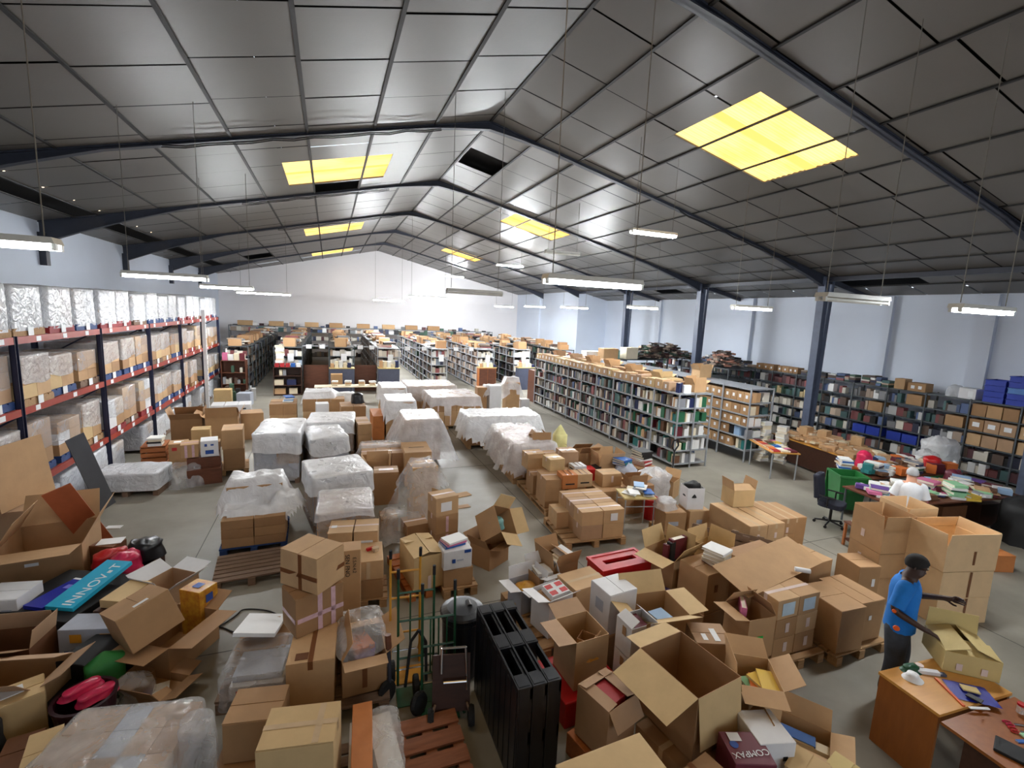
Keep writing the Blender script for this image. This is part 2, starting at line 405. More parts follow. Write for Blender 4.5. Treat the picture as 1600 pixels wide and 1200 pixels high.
LAMPS = [(2.82, 4.8, 4.47, 'bright tube light, largest one hanging near the middle of the hall', 1),
 (8.2, 3.75, 4.4, 'lit tube light hanging above the tall stack of cream boxes by the man', 1),
 (7.0, 9.4, 6.05, 'lit tube light hung high below the largest yellow roof light', 1),
 (9.82, 9.0, 4.48, 'lit tube light above the near end of the steel book shelving', 1),
 (10.3, 14.1, 4.5, 'lit tube light beside the second steel column', 1),
 (11.6, 21.5, 4.54, 'lit tube light in front of the bright pilaster at the far right', 1),
 (12.85, 29.4, 4.64, 'lit tube light second from the far right corner, over the far shelves', 1),
 (12.35, 34.0, 4.62, 'lit tube light nearest the far right corner of the end wall', 1),
 (8.8, 23.6, 6.56, 'lit tube light hung high beside the second roof light on the right slope', 1),
 (9.25, 37.1, 6.8, 'small lit tube light hung high near the gable wall', 1),
 (4.67, 24.0, 4.72, 'lit tube light over the plastic covered pallets, right of a shorter one', 1),
 (3.65, 32.0, 4.61, 'lit tube light over the front ends of the far bookshelves', 1),
 (-2.6, 9.9, 4.46, 'lit tube light second from the left edge, in front of the pallet racking', 1),
 (-2.5, 14.6, 4.45, 'lit tube light in front of the pallet racking, partly behind another one', 1),
 (-2.45, 22.0, 4.48, 'lit tube light in front of the gable wall, rightmost of the left row', 1)]
for x, y, z, l, q in LAMPS: tube_light(x, y, z, l, L=(2.0 if x < 5 else 1.5) if y > 17 else 1.25)
tube_light(-2.83, 5.45, 4.5, 'lit tube light cut off by the left edge of the picture')
tube_light(7.2, 14.4, 6.13, 'small unlit tube light hung high right of the middle roof light', False)
tube_light(2.95, 10.0, 4.5, 'unlit tube light with a rusty housing seen against the gable wall', False)
tube_light(6.45, 4.3, 4.46, 'unlit tube light hanging in front of the right steel column', False)
# ================================================================== BUILDERS
def carton(label, x, y, z0, w, d, h, yaw=0, m='kraft_a', open=None, tape='tape_clear', labs=(), name='cardboard_box', cat='box', group=None,
           flaps=True, inner='kraft_inside', rot=None, seam='x', flap_len=None, flap_mat=None):
    """a shipping box standing on z0. open = flap angles for the sides -x, +x, -y, +y (0 shut, 90 upright, 180 folded out, None missing)"""
    b = MB(); t = .006
    j = lambda a: rnd.uniform(-a, a)
    if open is None:
        b.box(-w/2, w/2, -d/2, d/2, 0, h)
        q = min(.012, h*.03)
        for i in range(len(b.v)):
            px, py, pz = b.v[i]; b.v[i] = (px+j(q*.5), py+j(q*.5), pz+(j(q*.4) if pz > 0 else 0))
        o = b.build(name, m, None, (x, y, z0), yaw, rot=rot, bevel=min(.006, h*.03))
    else:
        b.box(-w/2, w/2, -d/2, d/2, 0, t)
        for (x0, x1, y0, y1) in ((-w/2, w/2, -d/2, -d/2+t), (-w/2, w/2, d/2-t, d/2), (-w/2, -w/2+t, -d/2+t, d/2-t), (w/2-t, w/2, -d/2+t, d/2-t)):
            b.box(x0, x1, y0, y1, 0, h)
        o = b.build(name, m, None, (x, y, z0), yaw, rot=rot)
    if open is not None and name == 'cardboard_box': o.name = 'open_box'
    tag(o, label, cat, group)
    fm = flap_mat or m
    if open is None and flaps:
        g = .005
        if seam == 'x':
            for s in (-1, 1):
                f = MB(); y0, y1 = sorted((s*g, s*(d/2-.002))); f.box(-w/2+.002, w/2-.002, y0, y1, h, h+.006); f.build('flap', fm, o)
        else:
            for s in (-1, 1):
                f = MB(); x0, x1 = sorted((s*g, s*(w/2-.002))); f.box(x0, x1, -d/2+.002, d/2-.002, h, h+.006); f.build('flap', fm, o)
    if open is not None:
        L = flap_len or min(w, d)/2; LL = L if isinstance(L, (list, tuple)) else [L]*4
        for k, a in enumerate(open):
            if a is None: continue
            L = LL[k]; a = math.radians(a); c, s = math.cos(a), math.sin(a)
            f = MB(); e = .004
            sg = -1 if k % 2 == 0 else 1
            if k < 2:
                hx = sg*w/2; u = Vector((-sg*c, 0, s))*L; n = Vector((s*sg, 0, c))*.005; p0, p1 = Vector((hx, -d/2+e, h)), Vector((hx, d/2-e, h))
            else:
                hy = sg*d/2; u = Vector((0, -sg*c, s))*L; n = Vector((0, s*sg, c))*.005; p0, p1 = Vector((-w/2+e, hy, h)), Vector((w/2-e, hy, h))
            tw = (p1-p0)*.02
            f.add([p0, p1, p1+u-tw, p0+u+tw, p0+n, p1+n, p1+u-tw+n, p0+u+tw+n], [(3, 2, 1, 0), (4, 5, 6, 7), (0, 1, 5, 4), (1, 2, 6, 5), (2, 3, 7, 6), (3, 0, 4, 7)])
            f.build('flap', fm, o)
    if tape and open is None:
        f = MB(); q = .024; zt = h+(.0085 if flaps else .003); dr = min(.09, h*.35)
        if seam == 'x':
            f.quad((-w/2-.003, -q, zt), (w/2+.003, -q, zt), (w/2+.003, q, zt), (-w/2-.003, q, zt))
            for s in (-1, 1): f.quad((s*(w/2+.003), -q, zt), (s*(w/2+.003), q, zt), (s*(w/2+.004), q, zt-dr), (s*(w/2+.004), -q, zt-dr))
        else:
            f.quad((-q, -d/2-.003, zt), (q, -d/2-.003, zt), (q, d/2+.003, zt), (-q, d/2+.003, zt))
            for s in (-1, 1): f.quad((-q, s*(d/2+.003), zt), (q, s*(d/2+.003), zt), (q, s*(d/2+.004), zt-dr), (-q, s*(d/2+.004), zt-dr))
        f.build('packing_tape', tape, o)
    for L_ in labs: patch(o, w, d, h, *L_)
    return o
def patch(o, w, d, h, face, u, v, pw, ph, m='paper_white', name='paper_label', lift=.006):
    """something flat stuck on a side: face f b l r t, centre at fractions u, v"""
    f = MB(); e = lift
    if face in 'fb':
        s = -1 if face == 'f' else 1; cx, cz = (u-.5)*w, v*h; y = s*(d/2+e)
        f.box(cx-pw/2, cx+pw/2, min(y, y-s*.002), max(y, y-s*.002), cz-ph/2, cz+ph/2)
    elif face in 'lr':
        s = -1 if face == 'l' else 1; cy, cz = (u-.5)*d, v*h; x = s*(w/2+e)
        f.box(min(x, x-s*.002), max(x, x-s*.002), cy-pw/2, cy+pw/2, cz-ph/2, cz+ph/2)
    else:
        cx, cy = (u-.5)*w, (v-.5)*d; f.box(cx-pw/2, cx+pw/2, cy-ph/2, cy+ph/2, h+e+.001, h+e+.003)
    return f.build(name, m, o)
def letters(o, text, size, m, loc, rot, name='lettering'):
    c = bpy.data.curves.new(name, 'FONT'); c.body = text; c.size = size; c.align_x = 'CENTER'; c.align_y = 'CENTER'; c.extrude = .0008
    q = bpy.data.objects.new(name, c); COL.objects.link(q); bpy.context.view_layer.update()
    me = bpy.data.meshes.new_from_object(q.evaluated_get(bpy.context.evaluated_depsgraph_get())); bpy.data.objects.remove(q)
    me.materials.clear(); me.materials.append(MATS[m]); t = bpy.data.objects.new(name, me); COL.objects.link(t); t.parent = o
    t.location = loc; t.rotation_euler = rot
    return t
def pallet_parts(t, w, d, m, z=0.0, boards=6):
    b = MB(); g = d/boards
    for i in range(boards): b.box(-w/2, w/2, -d/2+i*g+g*.12, -d/2+(i+1)*g-g*.12, z+.115, z+.138)
    b.build('deck', m, t)
    for x in (-w/2+.06, 0, w/2-.06):
        b = MB(); b.box(x-.05, x+.05, -d/2, d/2, z+.095, z+.115); b.box(x-.05, x+.05, -d/2, d/2, z, z+.02)
        for y in (-d/2+.06, 0, d/2-.06): b.box(x-.05, x+.05, y-.06, y+.06, z+.02, z+.095)
        b.build('bearer', m, t)
def pallet(label, x, y, w, d, yaw=0, m='pallet_wood', z=0.0, group=None, name='pallet', boards=6):
    t = thing(name, label, 'pallet', (x, y, z), yaw, group); pallet_parts(t, w, d, m, 0, boards); return t
# ---- books
BC = {'black': (26, 25, 28), 'navy': (30, 40, 84), 'blue': (34, 92, 168), 'green': (36, 98, 66), 'teal': (40, 120, 120), 'red': (168, 34, 40), 'maroon': (98, 28, 40),
      'brown': (104, 70, 46), 'tan': (200, 160, 118), 'cream': (226, 214, 186), 'white': (232, 232, 230), 'grey': (138, 140, 146), 'yellow': (222, 186, 70), 'orange': (212, 112, 46), 'purple': (96, 66, 140), 'pink': (206, 110, 150), 'mint': (150, 206, 160), 'pale blue': (150, 180, 212)}
BKC = list(BC)
PAGE = lin((226, 218, 200))
BMESH = {}
def book_data(color, pose):
    k = (color, pose)
    if k in BMESH: return BMESH[k]
    c = lin(BC[color]); m = MB(); e = .04
    v = lambda *p: p
    if pose == 'flat':    # unit block, spine to -y, covers up and down
        m.box(-.5, .5, -.5, .5, .88, 1, 0, c); m.box(-.5, .5, -.5, .5, 0, .12, 0, c); m.box(-.5, .5, -.5, -.47, .12, .88, 0, c); m.box(-.48, .48, -.47, .48, .12, .88, 0, PAGE)
    else:                 # upright, spine to -y
        m.box(-.5, -.38, -.5, .5, 0, 1, 0, c); m.box(.38, .5, -.5, .5, 0, 1, 0, c); m.box(-.38, .38, -.5, -.47, 0, 1, 0, c); m.box(-.38, .38, -.47, .48, .01, .98, 0, PAGE)
    o = m.build('book', 'books_print'); BMESH[k] = o.data; bpy.data.objects.remove(o)
    return BMESH[k]
NBOOK = [0]
def book(label, x, y, z, w, d, t, yaw=0, color='white', pose='flat', group=None, name='book', cat='book', tilt=None):
    o = bpy.data.objects.new(name, book_data(color, pose)); COL.objects.link(o)
    o.location = (x, y, z); o.scale = (w, d, t); o.rotation_euler = tilt or (0, 0, math.radians(yaw)); NBOOK[0] += 1
    return tag(o, label, cat, group)
def pile(where, x, y, z, n, yaw=0, colors=None, w=.15, d=.21, t=.03, spread=.012):
    """n books lying on top of one another, labelled from the top down"""
    nm = ['topmost']+[q+' from top' for q in ORD[1:14]]
    for i in range(n):
        c = colors[i % len(colors)] if colors else rnd.choice(BKC); tt = t*rnd.uniform(.7, 1.3)
        book('%s book %s, %s' % (c, where, nm[n-1-i]), x+rnd.uniform(-spread, spread), y+rnd.uniform(-spread, spread), z, w*rnd.uniform(.9, 1.1), d*rnd.uniform(.92, 1.06), tt, yaw+rnd.uniform(-14, 14), c)
        z += tt+.0005
    return z
class Lots:
    """printed matter nobody would count one by one, gathered into a single object"""
    def __init__(s): s.m = MB()
    def blk(s, cx, cy, z, w, d, h, yaw, c, tilt=0):
        T = Matrix.Translation((cx, cy, z)) @ Matrix.Rotation(math.radians(yaw), 4, 'Z') @ Matrix.Rotation(math.radians(tilt), 4, 'Y')
        s.m.box(-w/2, w/2, -d/2, d/2, 0, h, 0, c, T)
# ---- polythene
def shell(name, w, d, h, m, parent=None, loc=(0, 0, 0), yaw=0, hem=0.0, hemvar=0.0, amp=.015, flare=0.0, r=.06, n=64, nz=9, seed=0, freq=3.0, ribs=0.0, top=True, dome=0.0):
    """a sheet pulled over a load: rounded sides with creases, a top, an uneven hem"""
    P, cx, cy = [], w/2-r, d/2-r
    per = 2*(2*cx+2*cy)+2*math.pi*r; cur = []
    k = 6
    for (qx, qy, a0) in ((cx, cy, 0), (-cx, cy, 90), (-cx, -cy, 180), (cx, -cy, 270)):
        for i in range(k+1):
            a = math.radians(a0+90*i/k); cur.append((qx+r*math.cos(a), qy+r*math.sin(a), math.cos(a), math.sin(a)))
    # put extra points on the straight runs
    for i, p in enumerate(cur):
        q = cur[(i+1) % len(cur)]; P.append(p); L = math.hypot(q[0]-p[0], q[1]-p[1]); e = int(L/(per/n))
        for s in range(1, e): f = s/e; P.append((p[0]+(q[0]-p[0])*f, p[1]+(q[1]-p[1])*f, p[2]+(q[2]-p[2])*f, p[3]+(q[3]-p[3])*f))
    N = len(P); vs, fs = [], []
    def ns(x, y, z): return noise.noise(Vector((x*freq+seed*7.3, y*freq+seed*3.1, z*freq+seed)))
    for kz in range(nz+1):
        t = kz/nz
        for i, (x, y, nx, ny) in enumerate(P):
            hm = hem + hemvar*(.5+.5*math.sin(seed+i*2*math.pi/N*3)) + hemvar*.5*ns(x, y, 9)
            z = hm + (h-hm)*t
            o = .008 + abs(amp*1.4*ns(x, y, z*.6)) + flare*(1-t)**2*(1+.7*ns(x*2, y*2, 4)) + ribs*abs(math.sin(z*23+x*2+seed+y*2.6))
            vs.append((x+nx*o, y+ny*o, z))
    for kz in range(nz):
        for i in range(N): fs.append((kz*N+i, kz*N+(i+1) % N, (kz+1)*N+(i+1) % N, (kz+1)*N+i))
    if top:
        base = nz*N; sc = (.985, .93, .8, .6, .35, .1)
        for s in sc:
            for (x, y, nx, ny) in P: vs.append((x*s, y*s, h+.006+dome*(1-s)+abs(amp*1.6*ns(x*s, y*s, 7))*(1 if s < .98 else .5)))
        for q in range(len(sc)):
            a = base + q*N; b2 = a+N
            for i in range(N): fs.append((a+i, a+(i+1) % N, b2+(i+1) % N, b2+i))
        fs.append(tuple(base+len(sc)*N+i for i in range(N)))
    mb = MB(); mb.add(vs, fs)
    return mb.build(name, m, parent, loc, yaw, smooth=True)
def drape(name, label, boxes, m='film_drape', slope=3.5, reach=.35, z0=.02, res=.05, amp=.03, seed=1, cat='plastic sheet', lift=.012, cut=0.0):
    """a loose sheet lying over several boxes (x, y, w, d, ztop, yaw) and hanging down between them"""
    pts = []
    for (x, y, w, d, zt, yaw) in boxes:
        a = math.radians(yaw)
        for sx in (-1, 1):
            for sy in (-1, 1): pts.append((x+sx*w/2*math.cos(a)-sy*d/2*math.sin(a), y+sx*w/2*math.sin(a)+sy*d/2*math.cos(a)))
    x0, x1 = min(p[0] for p in pts)-reach*1.3, max(p[0] for p in pts)+reach*1.3
    y0, y1 = min(p[1] for p in pts)-reach*1.3, max(p[1] for p in pts)+reach*1.3
    nx, ny = int((x1-x0)/res)+1, int((y1-y0)/res)+1
    Hh = [[0]*(nx+1) for _ in range(ny+1)]; D = [[0]*(nx+1) for _ in range(ny+1)]; F = [[0]*(nx+1) for _ in range(ny+1)]
    for j in range(ny+1):
        for i in range(nx+1):
            X, Y_ = x0+i*res, y0+j*res; best, dm, fl = -9, 9, -9
            for (x, y, w, d, zt, yaw) in boxes:
                a = -math.radians(yaw); u = (X-x)*math.cos(a)-(Y_-y)*math.sin(a); v = (X-x)*math.sin(a)+(Y_-y)*math.cos(a)
                dx, dy = max(0, abs(u)-w/2), max(0, abs(v)-d/2); q = math.hypot(dx, dy)
                sl = slope*(1+.22*noise.noise(Vector((X*1.6+seed, Y_*1.6, seed))))
                if q < .03: best = max(best, zt); fl = max(fl, zt)
                else: best = max(best, zt-(q-.03)*sl)
                dm = min(dm, q)
            Hh[j][i] = max(best, z0); D[j][i] = dm; F[j][i] = fl
    for _ in range(4):
        G = [r[:] for r in Hh]
        for j in range(1, ny):
            for i in range(1, nx): Hh[j][i] = max(F[j][i], (G[j][i]*2+G[j-1][i]+G[j+1][i]+G[j][i-1]+G[j][i+1])/6)
    vs, ok = [], []
    for j in range(ny+1):
        for i in range(nx+1):
            X, Y_ = x0+i*res, y0+j*res
            n1 = noise.noise(Vector((X*4+seed*5, Y_*4, seed))); n2 = noise.noise(Vector((X*11, Y_*11+seed, 3)))
            n3 = abs(noise.noise(Vector((X*5.5+Y_*2, Y_*5.5-X*2, seed*1.7))))
            vs.append((X+.012*n2, Y_+.012*n1, Hh[j][i]+lift+amp*.5*(.5+.5*n1)+amp*.15*abs(n2)+amp*.7*n3))
            ok.append(D[j][i] < reach*(.85+.4*noise.noise(Vector((X*1.2+seed, Y_*1.2, 8)))) and (cut == 0 or Hh[j][i] > cut+.1*n1))
    fs = []
    for j in range(ny):
        for i in range(nx):
            a = j*(nx+1)+i; q = (a, a+1, a+nx+2, a+nx+1)
            if all(ok[k] for k in q): fs.append(q)
    mb = MB(); mb.add(vs, fs)
    o = mb.build(name, m, smooth=True)
    return tag(o, label, cat)
def wrapped_load(label, x, y, z0, w, d, h, yaw=0, pm='pallet_wood', grid=(2, 2, 3), wrap='film_wrap', boxes=None, hem=.12, hemvar=.0, amp=.02, ribs=.006, labels=0, seed=None, group=None, top=True, dome=.02, flare=0, cover=None, cover_hem=.6):
    """a pallet of cartons bound in stretch film: it moves as one"""
    t = thing('wrapped_pallet', label, 'pallet load', (x, y, z0), yaw, group)
    pb = MB(); g = d/5
    for i in range(5): pb.box(-w/2, w/2, -d/2+i*g+.02, -d/2+(i+1)*g-.02, .1, .125)
    for q in (-w/2+.05, 0, w/2-.05): pb.box(q-.05, q+.05, -d/2, d/2, 0, .1)
    pb.build('pallet_base', pm, t)
    nx, ny, nz = grid; W, D_, H_ = w*.96, d*.96, h-.125
    for i in range(nx):
        for j in range(ny):
            for k in range(nz):
                if 0 < i < nx-1 and 0 < j < ny-1 and k < nz-1: continue
                c = MB(); c.cbox(-W/2+W*(i+.5)/nx, -D_/2+D_*(j+.5)/ny, .127+H_*k/nz, W/nx-.006, D_/ny-.006, H_/nz-.004)
                c.build('carton', rnd.choice(boxes or KRAFT), t)
    shell('stretch_wrap', w*.965, d*.965, h+.01, wrap, t, hem=hem, hemvar=hemvar, amp=amp, ribs=ribs, seed=seed or rnd.random()*40, top=top, dome=dome, n=48, nz=10, flare=flare)
    if cover: shell('top_sheet', w*.98, d*.98, h+.02, cover, t, hem=h*cover_hem, hemvar=.08, amp=amp*1.4, seed=rnd.random()*40, n=48, nz=5, dome=dome, flare=.02)
    for k in range(labels):
        s = MB(); s.box(w/2+.004+amp, w/2+.006+amp, -.09+k*.02, .07+k*.02, -.0, .14); s.build('paper_label', 'paper_white', t)
    return t
# ================================================================== PALLET RACKING ON THE LEFT
film('film_white', (232, 235, 240), .80, .18, 7.0, .9)
RXF, RXB = -4.65, -5.75
POST = [6.8, 9.8, 12.83, 15.85, 18.85, 21.8, 24.7]
LEV = [1.0, 2.25, 3.40]
rack = thing('pallet_rack', 'long blue and orange steel pallet racking full of wrapped loads along the left wall', 'pallet rack', (RXF, POST[0], 0))
for y in POST:
    for x in (0, RXB-RXF):
        m = MB(); yy = y-POST[0]
        m.box(x-.05, x-.04, yy-.045, yy+.045, 0, 3.41); m.box(x-.05, x+.03, yy-.045, yy-.035, 0, 3.41); m.box(x-.05, x+.03, yy+.035, yy+.045, 0, 3.41); m.box(x-.08, x+.06, yy-.08, yy+.08, 0, .012)
        m.build('upright', 'rack_blue', rack)
    m = MB(); zs = [.25+.62*i for i in range(6)]
    for i, (a, b) in enumerate(zip(zs, zs[1:])):
        p, q = (-.05, RXB-RXF+.05) if i % 2 else (RXB-RXF+.05, -.05); m.tube((p, y-POST[0], a), (q, y-POST[0], b), .016, n=6)
    m.build('brace', 'rack_blue', rack)
for k, z in enumerate(LEV):
    for i, (a, b) in enumerate(zip(POST, POST[1:])):
        for x in (0, RXB-RXF):
            m = MB(); m.box(x-.025, x+.025, a-POST[0]+.05, b-POST[0]-.05, z-.115, z)
            bm_ = m.build('beam', 'rack_orange', rack)
            if x == 0:
                for q in range(3):
                    yy = a-POST[0]+(b-a)*(q+.5)/3+rnd.uniform(-.15, .2); n = MB(); n.box(.026, .028, yy-.07, yy+.07, z-.10, z-.015); n.build('shelf_label', 'paper_white', bm_)
WORDS = ['floor', 'lower', 'middle', 'top']
PCOL = {'pallet_red': 'red', 'pallet_blue': 'blue', 'pallet_wood': 'plain wooden', 'pallet_old': 'grey wooden'}
BAYN = ['bay nearest the camera', 'second bay', 'third bay', 'fourth bay', 'fifth bay', 'farthest bay']
top_p = ['pallet_wood', 'pallet_wood', 'pallet_red', 'pallet_blue', 'pallet_red', 'pallet_red', 'pallet_old', 'pallet_blue', 'pallet_blue', 'pallet_blue', 'pallet_red', 'pallet_red', 'pallet_old', 'pallet_red', 'pallet_red', 'pallet_blue', 'pallet_old', 'pallet_blue']
mid_p = ['pallet_blue', 'pallet_wood', 'pallet_blue', 'pallet_old', 'pallet_blue', 'pallet_blue', 'pallet_blue', 'pallet_old', 'pallet_wood', 'pallet_blue', 'pallet_wood', 'pallet_red', 'pallet_wood', 'pallet_wood', 'pallet_wood', 'pallet_old']
cnt = {0: 0, 1: 0, 2: 0, 3: 0}
for lv in range(4):
    for bay in range(6):
        slots = [2] if bay == 0 else [0, 1, 2]
        for s in slots:
            a, b = POST[bay], POST[bay+1]; z0 = 0 if lv == 0 else LEV[lv-1]
            if lv == 0 and (bay == 0 or (bay, s) in ((2, 1), (4, 1))): continue
            if lv == 1 and (bay, s) in ((4, 2),): continue
            cy = a+(b-a)*(s+.5)/3+rnd.uniform(-.03, .03); dd = rnd.uniform(.84, .93); k = cnt[lv]; cnt[lv] += 1
            pos = ['left', 'centre', 'right'][s]
            if lv == 3: pm, h, wr, bx_ = top_p[k % len(top_p)], rnd.uniform(.76, .84), 'film_white', ['carton_white', 'kraft_c', 'carton_grey', 'carton_white']
            elif lv == 2: pm, h, wr, bx_ = mid_p[k % len(mid_p)], rnd.uniform(.70, .88), 'film_wrap' if k % 3 else 'film_clear', KRAFT
            elif lv == 1: pm, h, wr, bx_ = rnd.choice(['pallet_blue', 'pallet_red', 'pallet_old', 'pallet_wood']), rnd.uniform(.75, 1.0), rnd.choice(['film_wrap', 'film_clear', 'film_wrap']), KRAFT+['carton_white']
            else: pm, h, wr, bx_ = 'pallet_old', rnd.uniform(.6, .82), rnd.choice(['film_wrap', 'film_white']), ['carton_white', 'carton_grey', 'kraft_c']
            sh = 'white wrapped' if lv in (0, 3) else 'film wrapped carton'
            wrapped_load('%s load, %s pallet, %s of %s, %s racking level' % (sh, PCOL[pm], pos, BAYN[bay], WORDS[lv]),
                         RXF-.53+rnd.uniform(-.03, .04), cy, z0+.001, 1.02, dd, h, 0, pm, (2, 2, rnd.choice([2, 3])), wr, bx_, hem=.34 if lv in (1, 2) else .08, hemvar=.08 if lv in (1, 2) else 0, amp=.014, ribs=.010 if lv == 3 else .005, labels=1, group='wrapped loads in the racking')
# white painted end guard of the racking
m = MB(); m.box(-.06, .06, -.05, .05, 0, 3.75)
o = m.build('rack_guard_post', 'carton_white', loc=(-4.42, 21.0, 0)); tag(o, 'white post with black marks standing at the front of the racking', 'post')
for i in range(17):
    n = MB(); n.box(.061, .063, -.03, .03, .25+i*.2, .275+i*.2); n.build('mark', 'print_black', o)

# ================================================================== FLOOR IN FRONT OF THE RACKING
m = MB(); m.box(-.15, .15, -.012, .012, 0, 1.62); o = m.build('leaning_board', 'grey_board', loc=(-4.1, 10.95, .001))
o.rotation_euler = (math.radians(4), math.radians(-18), math.radians(52)); tag(o, 'long grey board leaning against the racking beam', 'board')
o.location = (-4.05, 10.9, .06)
wrapped_load('low white wrapped pallet on the floor in front of the racking', -3.95, 11.95, 0, 1.2, .8, .47, -6, 'pallet_old', (3, 2, 1), 'film_white', ['carton_white'], hem=.12, amp=.03, dome=.04)
o = shell('crumpled_sheet', .5, .45, .42, 'film_clear', None, (-3.05, 12.15, 0), 20, amp=.09, flare=.08, freq=5, seed=4, dome=.06); tag(o, 'crumpled clear plastic heaped at the end of the low white pallet', 'plastic sheet')
carton('dark brown wooden chest on the floor under a stack of boxes', -2.72, 12.35, 0, .66, .8, .36, 10, 'wood_brown', tape=None, name='wooden_chest', cat='chest', flaps=False)
carton('long brown box lying on the dark chest', -2.74, 12.45, .362, .64, .66, .22, 10, 'wood_brown', tape=None, flaps=False)
carton('small brown box with pink tape left of the white box with blue print', -2.98, 12.3, .60, .34, .4, .3, 10, 'kraft_a', tape='tape_pink', labs=[('f', .3, .5, .05, .28, 'tape_pink', 'packing_tape'), ('f', .7, .5, .05, .28, 'tape_pink', 'packing_tape')])
carton('white carton with blue print on top of the dark chest', -2.6, 12.32, .60, .34, .4, .36, 10, 'carton_white', tape=None, labs=[('f', .5, .3, .16, .09, 'print_blue', 'print'), ('f', .3, .75, .05, .06, 'print_blue', 'print'), ('f', .66, .75, .06, .04, 'print_blue', 'print')])
carton('low brown box on the chest below the white carton', -2.62, 12.75, .60, .3, .3, .2, 8, 'kraft_d')
pallet('wooden pallet under the brown box tower beside the dark chest', -2.2, 12.9, .6, .8, 8, 'pallet_wood')
carton('lower box of the brown tower beside the dark chest', -2.2, 12.85, .14, .44, .62, .48, 8, 'kraft_d')
carton('upper box of the brown tower beside the dark chest', -2.21, 12.86, .63, .44, .62, .46, 6, 'kraft_a')
carton('big open brown box behind the white carton with blue print', -2.9, 15.45, 0, .8, .6, .85, 5, 'kraft_b', open=(150, 120, 100, 40))
carton('open brown box behind the low white pallet, next to the racking', -3.75, 15.5, 0, .75, .6, .82, 3, 'kraft_d', open=(110, 95, 140, 60))
carton('large brown box right of the big open one, beside the aisle', -2.25, 16.1, 0, .6, .6, .8, 12, 'kraft_b')
carton('small pale box standing between the open boxes', -3.2, 14.35, .0, .42, .4, .75, 6, 'kraft_f')
# slatted crate with books
m = MB()
for k in range(4): m.box(-.25, .25, -.3, -.28, .02+k*.13, .12+k*.13); m.box(-.25, -.23, -.28, .28, .02+k*.13, .12+k*.13); m.box(.23, .25, -.28, .28, .02+k*.13, .12+k*.13); m.box(-.25, .25, .28, .3, .02+k*.13, .12+k*.13)
m.box(-.25, .25, -.3, .3, .53, .55)
o = m.build('slatted_crate', 'wood_orange', loc=(-4.05, 13.75, 0), yaw=5); tag(o, 'orange brown slatted wooden crate behind the low white pallet', 'crate')
pile('on the slatted wooden crate', -4.0, 13.65, .551, 4, 10, ['white', 'black', 'cream', 'white'], .3, .34, .05)
carton('small box with a red and blue label beside the slatted crate', -3.5, 13.5, 0, .4, .4, .62, 10, 'kraft_a', labs=[('t', .5, .5, .2, .16, 'paper_white'), ('l', .5, .7, .14, .1, 'print_blue', 'print'), ('f', .3, .8, .1, .08, 'print_red', 'print')])
pallet('wooden pallet under the row of white boxes by the far end of the racking', -3.2, 18.6, 1.25, 1.0, 5, 'pallet_wood')
for i in range(3):
    carton('white box with dark hand hole, %s of three by the racking end' % ['left', 'middle', 'right'][i], -3.6+i*.4, 18.55+i*.03, .14, .38, .7, .46, 5, 'carton_white', tape=None, labs=[('f', .5, .72, .11, .05, 'print_black', 'hand_hole')], group='white boxes by the racking end')

# ================================================================== HEAP OF BOXES IN THE LEFT CORNER
m = MB(); m.box(-.5, .5, -.006, .006, 0, .95); o = m.build('cardboard_sheet', 'kraft_a', loc=(-4.38, 9.2, .9)); o.rotation_euler = (math.radians(-8), 0, math.radians(78)); tag(o, 'large flat brown cardboard sheet standing against the racking at the left edge', 'cardboard sheet')
carton('tall plain carton standing behind the big open box by the racking', -4.33, 9.2, 0, .5, .8, .89, 0, 'kraft_e', flaps=False, tape=None)
carton('wide open brown box at the left edge, empty and tipped flaps', -3.75, 8.25, .18, .9, .95, .52, 8, 'kraft_b', open=(60, 118, 172, 118), labs=[('f', .42, .62, .14, .045, 'paper_white')], flap_mat='kraft_a')
carton('flattened box lying under the wide open box', -3.75, 8.25, 0, 1.0, 1.0, .17, 6, 'kraft_d', tape=None, flaps=False)
book('pink magazine inside the wide open box', -3.82, 8.25, .19, .3, .4, .05, 20, 'pink', cat='magazine', name='magazine')
m = MB(); m.box(-.17, .17, -.012, .012, 0, 1.35); o = m.build('leaning_board', 'orange_board', loc=(-3.12, 8.85, .0)); o.rotation_euler = (math.radians(14), math.radians(-21), math.radians(20)); tag(o, 'orange brown board leaning beside the wide open box', 'board')
o.location = (-3.42, 8.98, .06)
def heap(name, label, cat, x, y, z, w, d, h, m, yaw=0, seed=1, amp=.05):
    o = shell(name, w, d, h, m, None, (x, y, z), yaw, amp=amp, r=min(w, d)*.42, freq=6, seed=seed, nz=6, n=36, dome=h*.25, flare=.03)
    return tag(o, label, cat)
carton('dark open crate under the red and black bags', -2.75, 7.75, 0, .62, .7, .36, -28, 'wood_dark', tape=None, name='open_crate', cat='crate', open=(None,)*4)
heap('plastic_bag', 'shiny red plastic bag lying on the dark crate', 'bag', -2.92, 7.85, .365, .36, .22, .14, 'red_plastic', 25, 3)
heap('plastic_bag', 'pink and red bag beside the black one on the dark crate', 'bag', -2.68, 7.62, .365, .26, .26, .18, mat('bag_pink', (206, 40, 84), .3, var=.3, scale=8), 10, 8)
heap('plastic_bag', 'black plastic bag behind the pink bag', 'bag', -2.55, 7.95, .365, .36, .3, .2, 'black_plastic', -20, 5)
m = MB(); m.box(-.15, .15, -.1, .1, 0, .006); tag(m.build('paper_sheet', 'paper_white', loc=(-3.05, 8.22, .52)), 'white paper on the pile behind the red bag', 'paper')
carton('dark box under the white paper behind the red bag', -3.08, 8.2, 0, .34, .25, .515, -20, 'kraft_dark', tape=None, flaps=False)
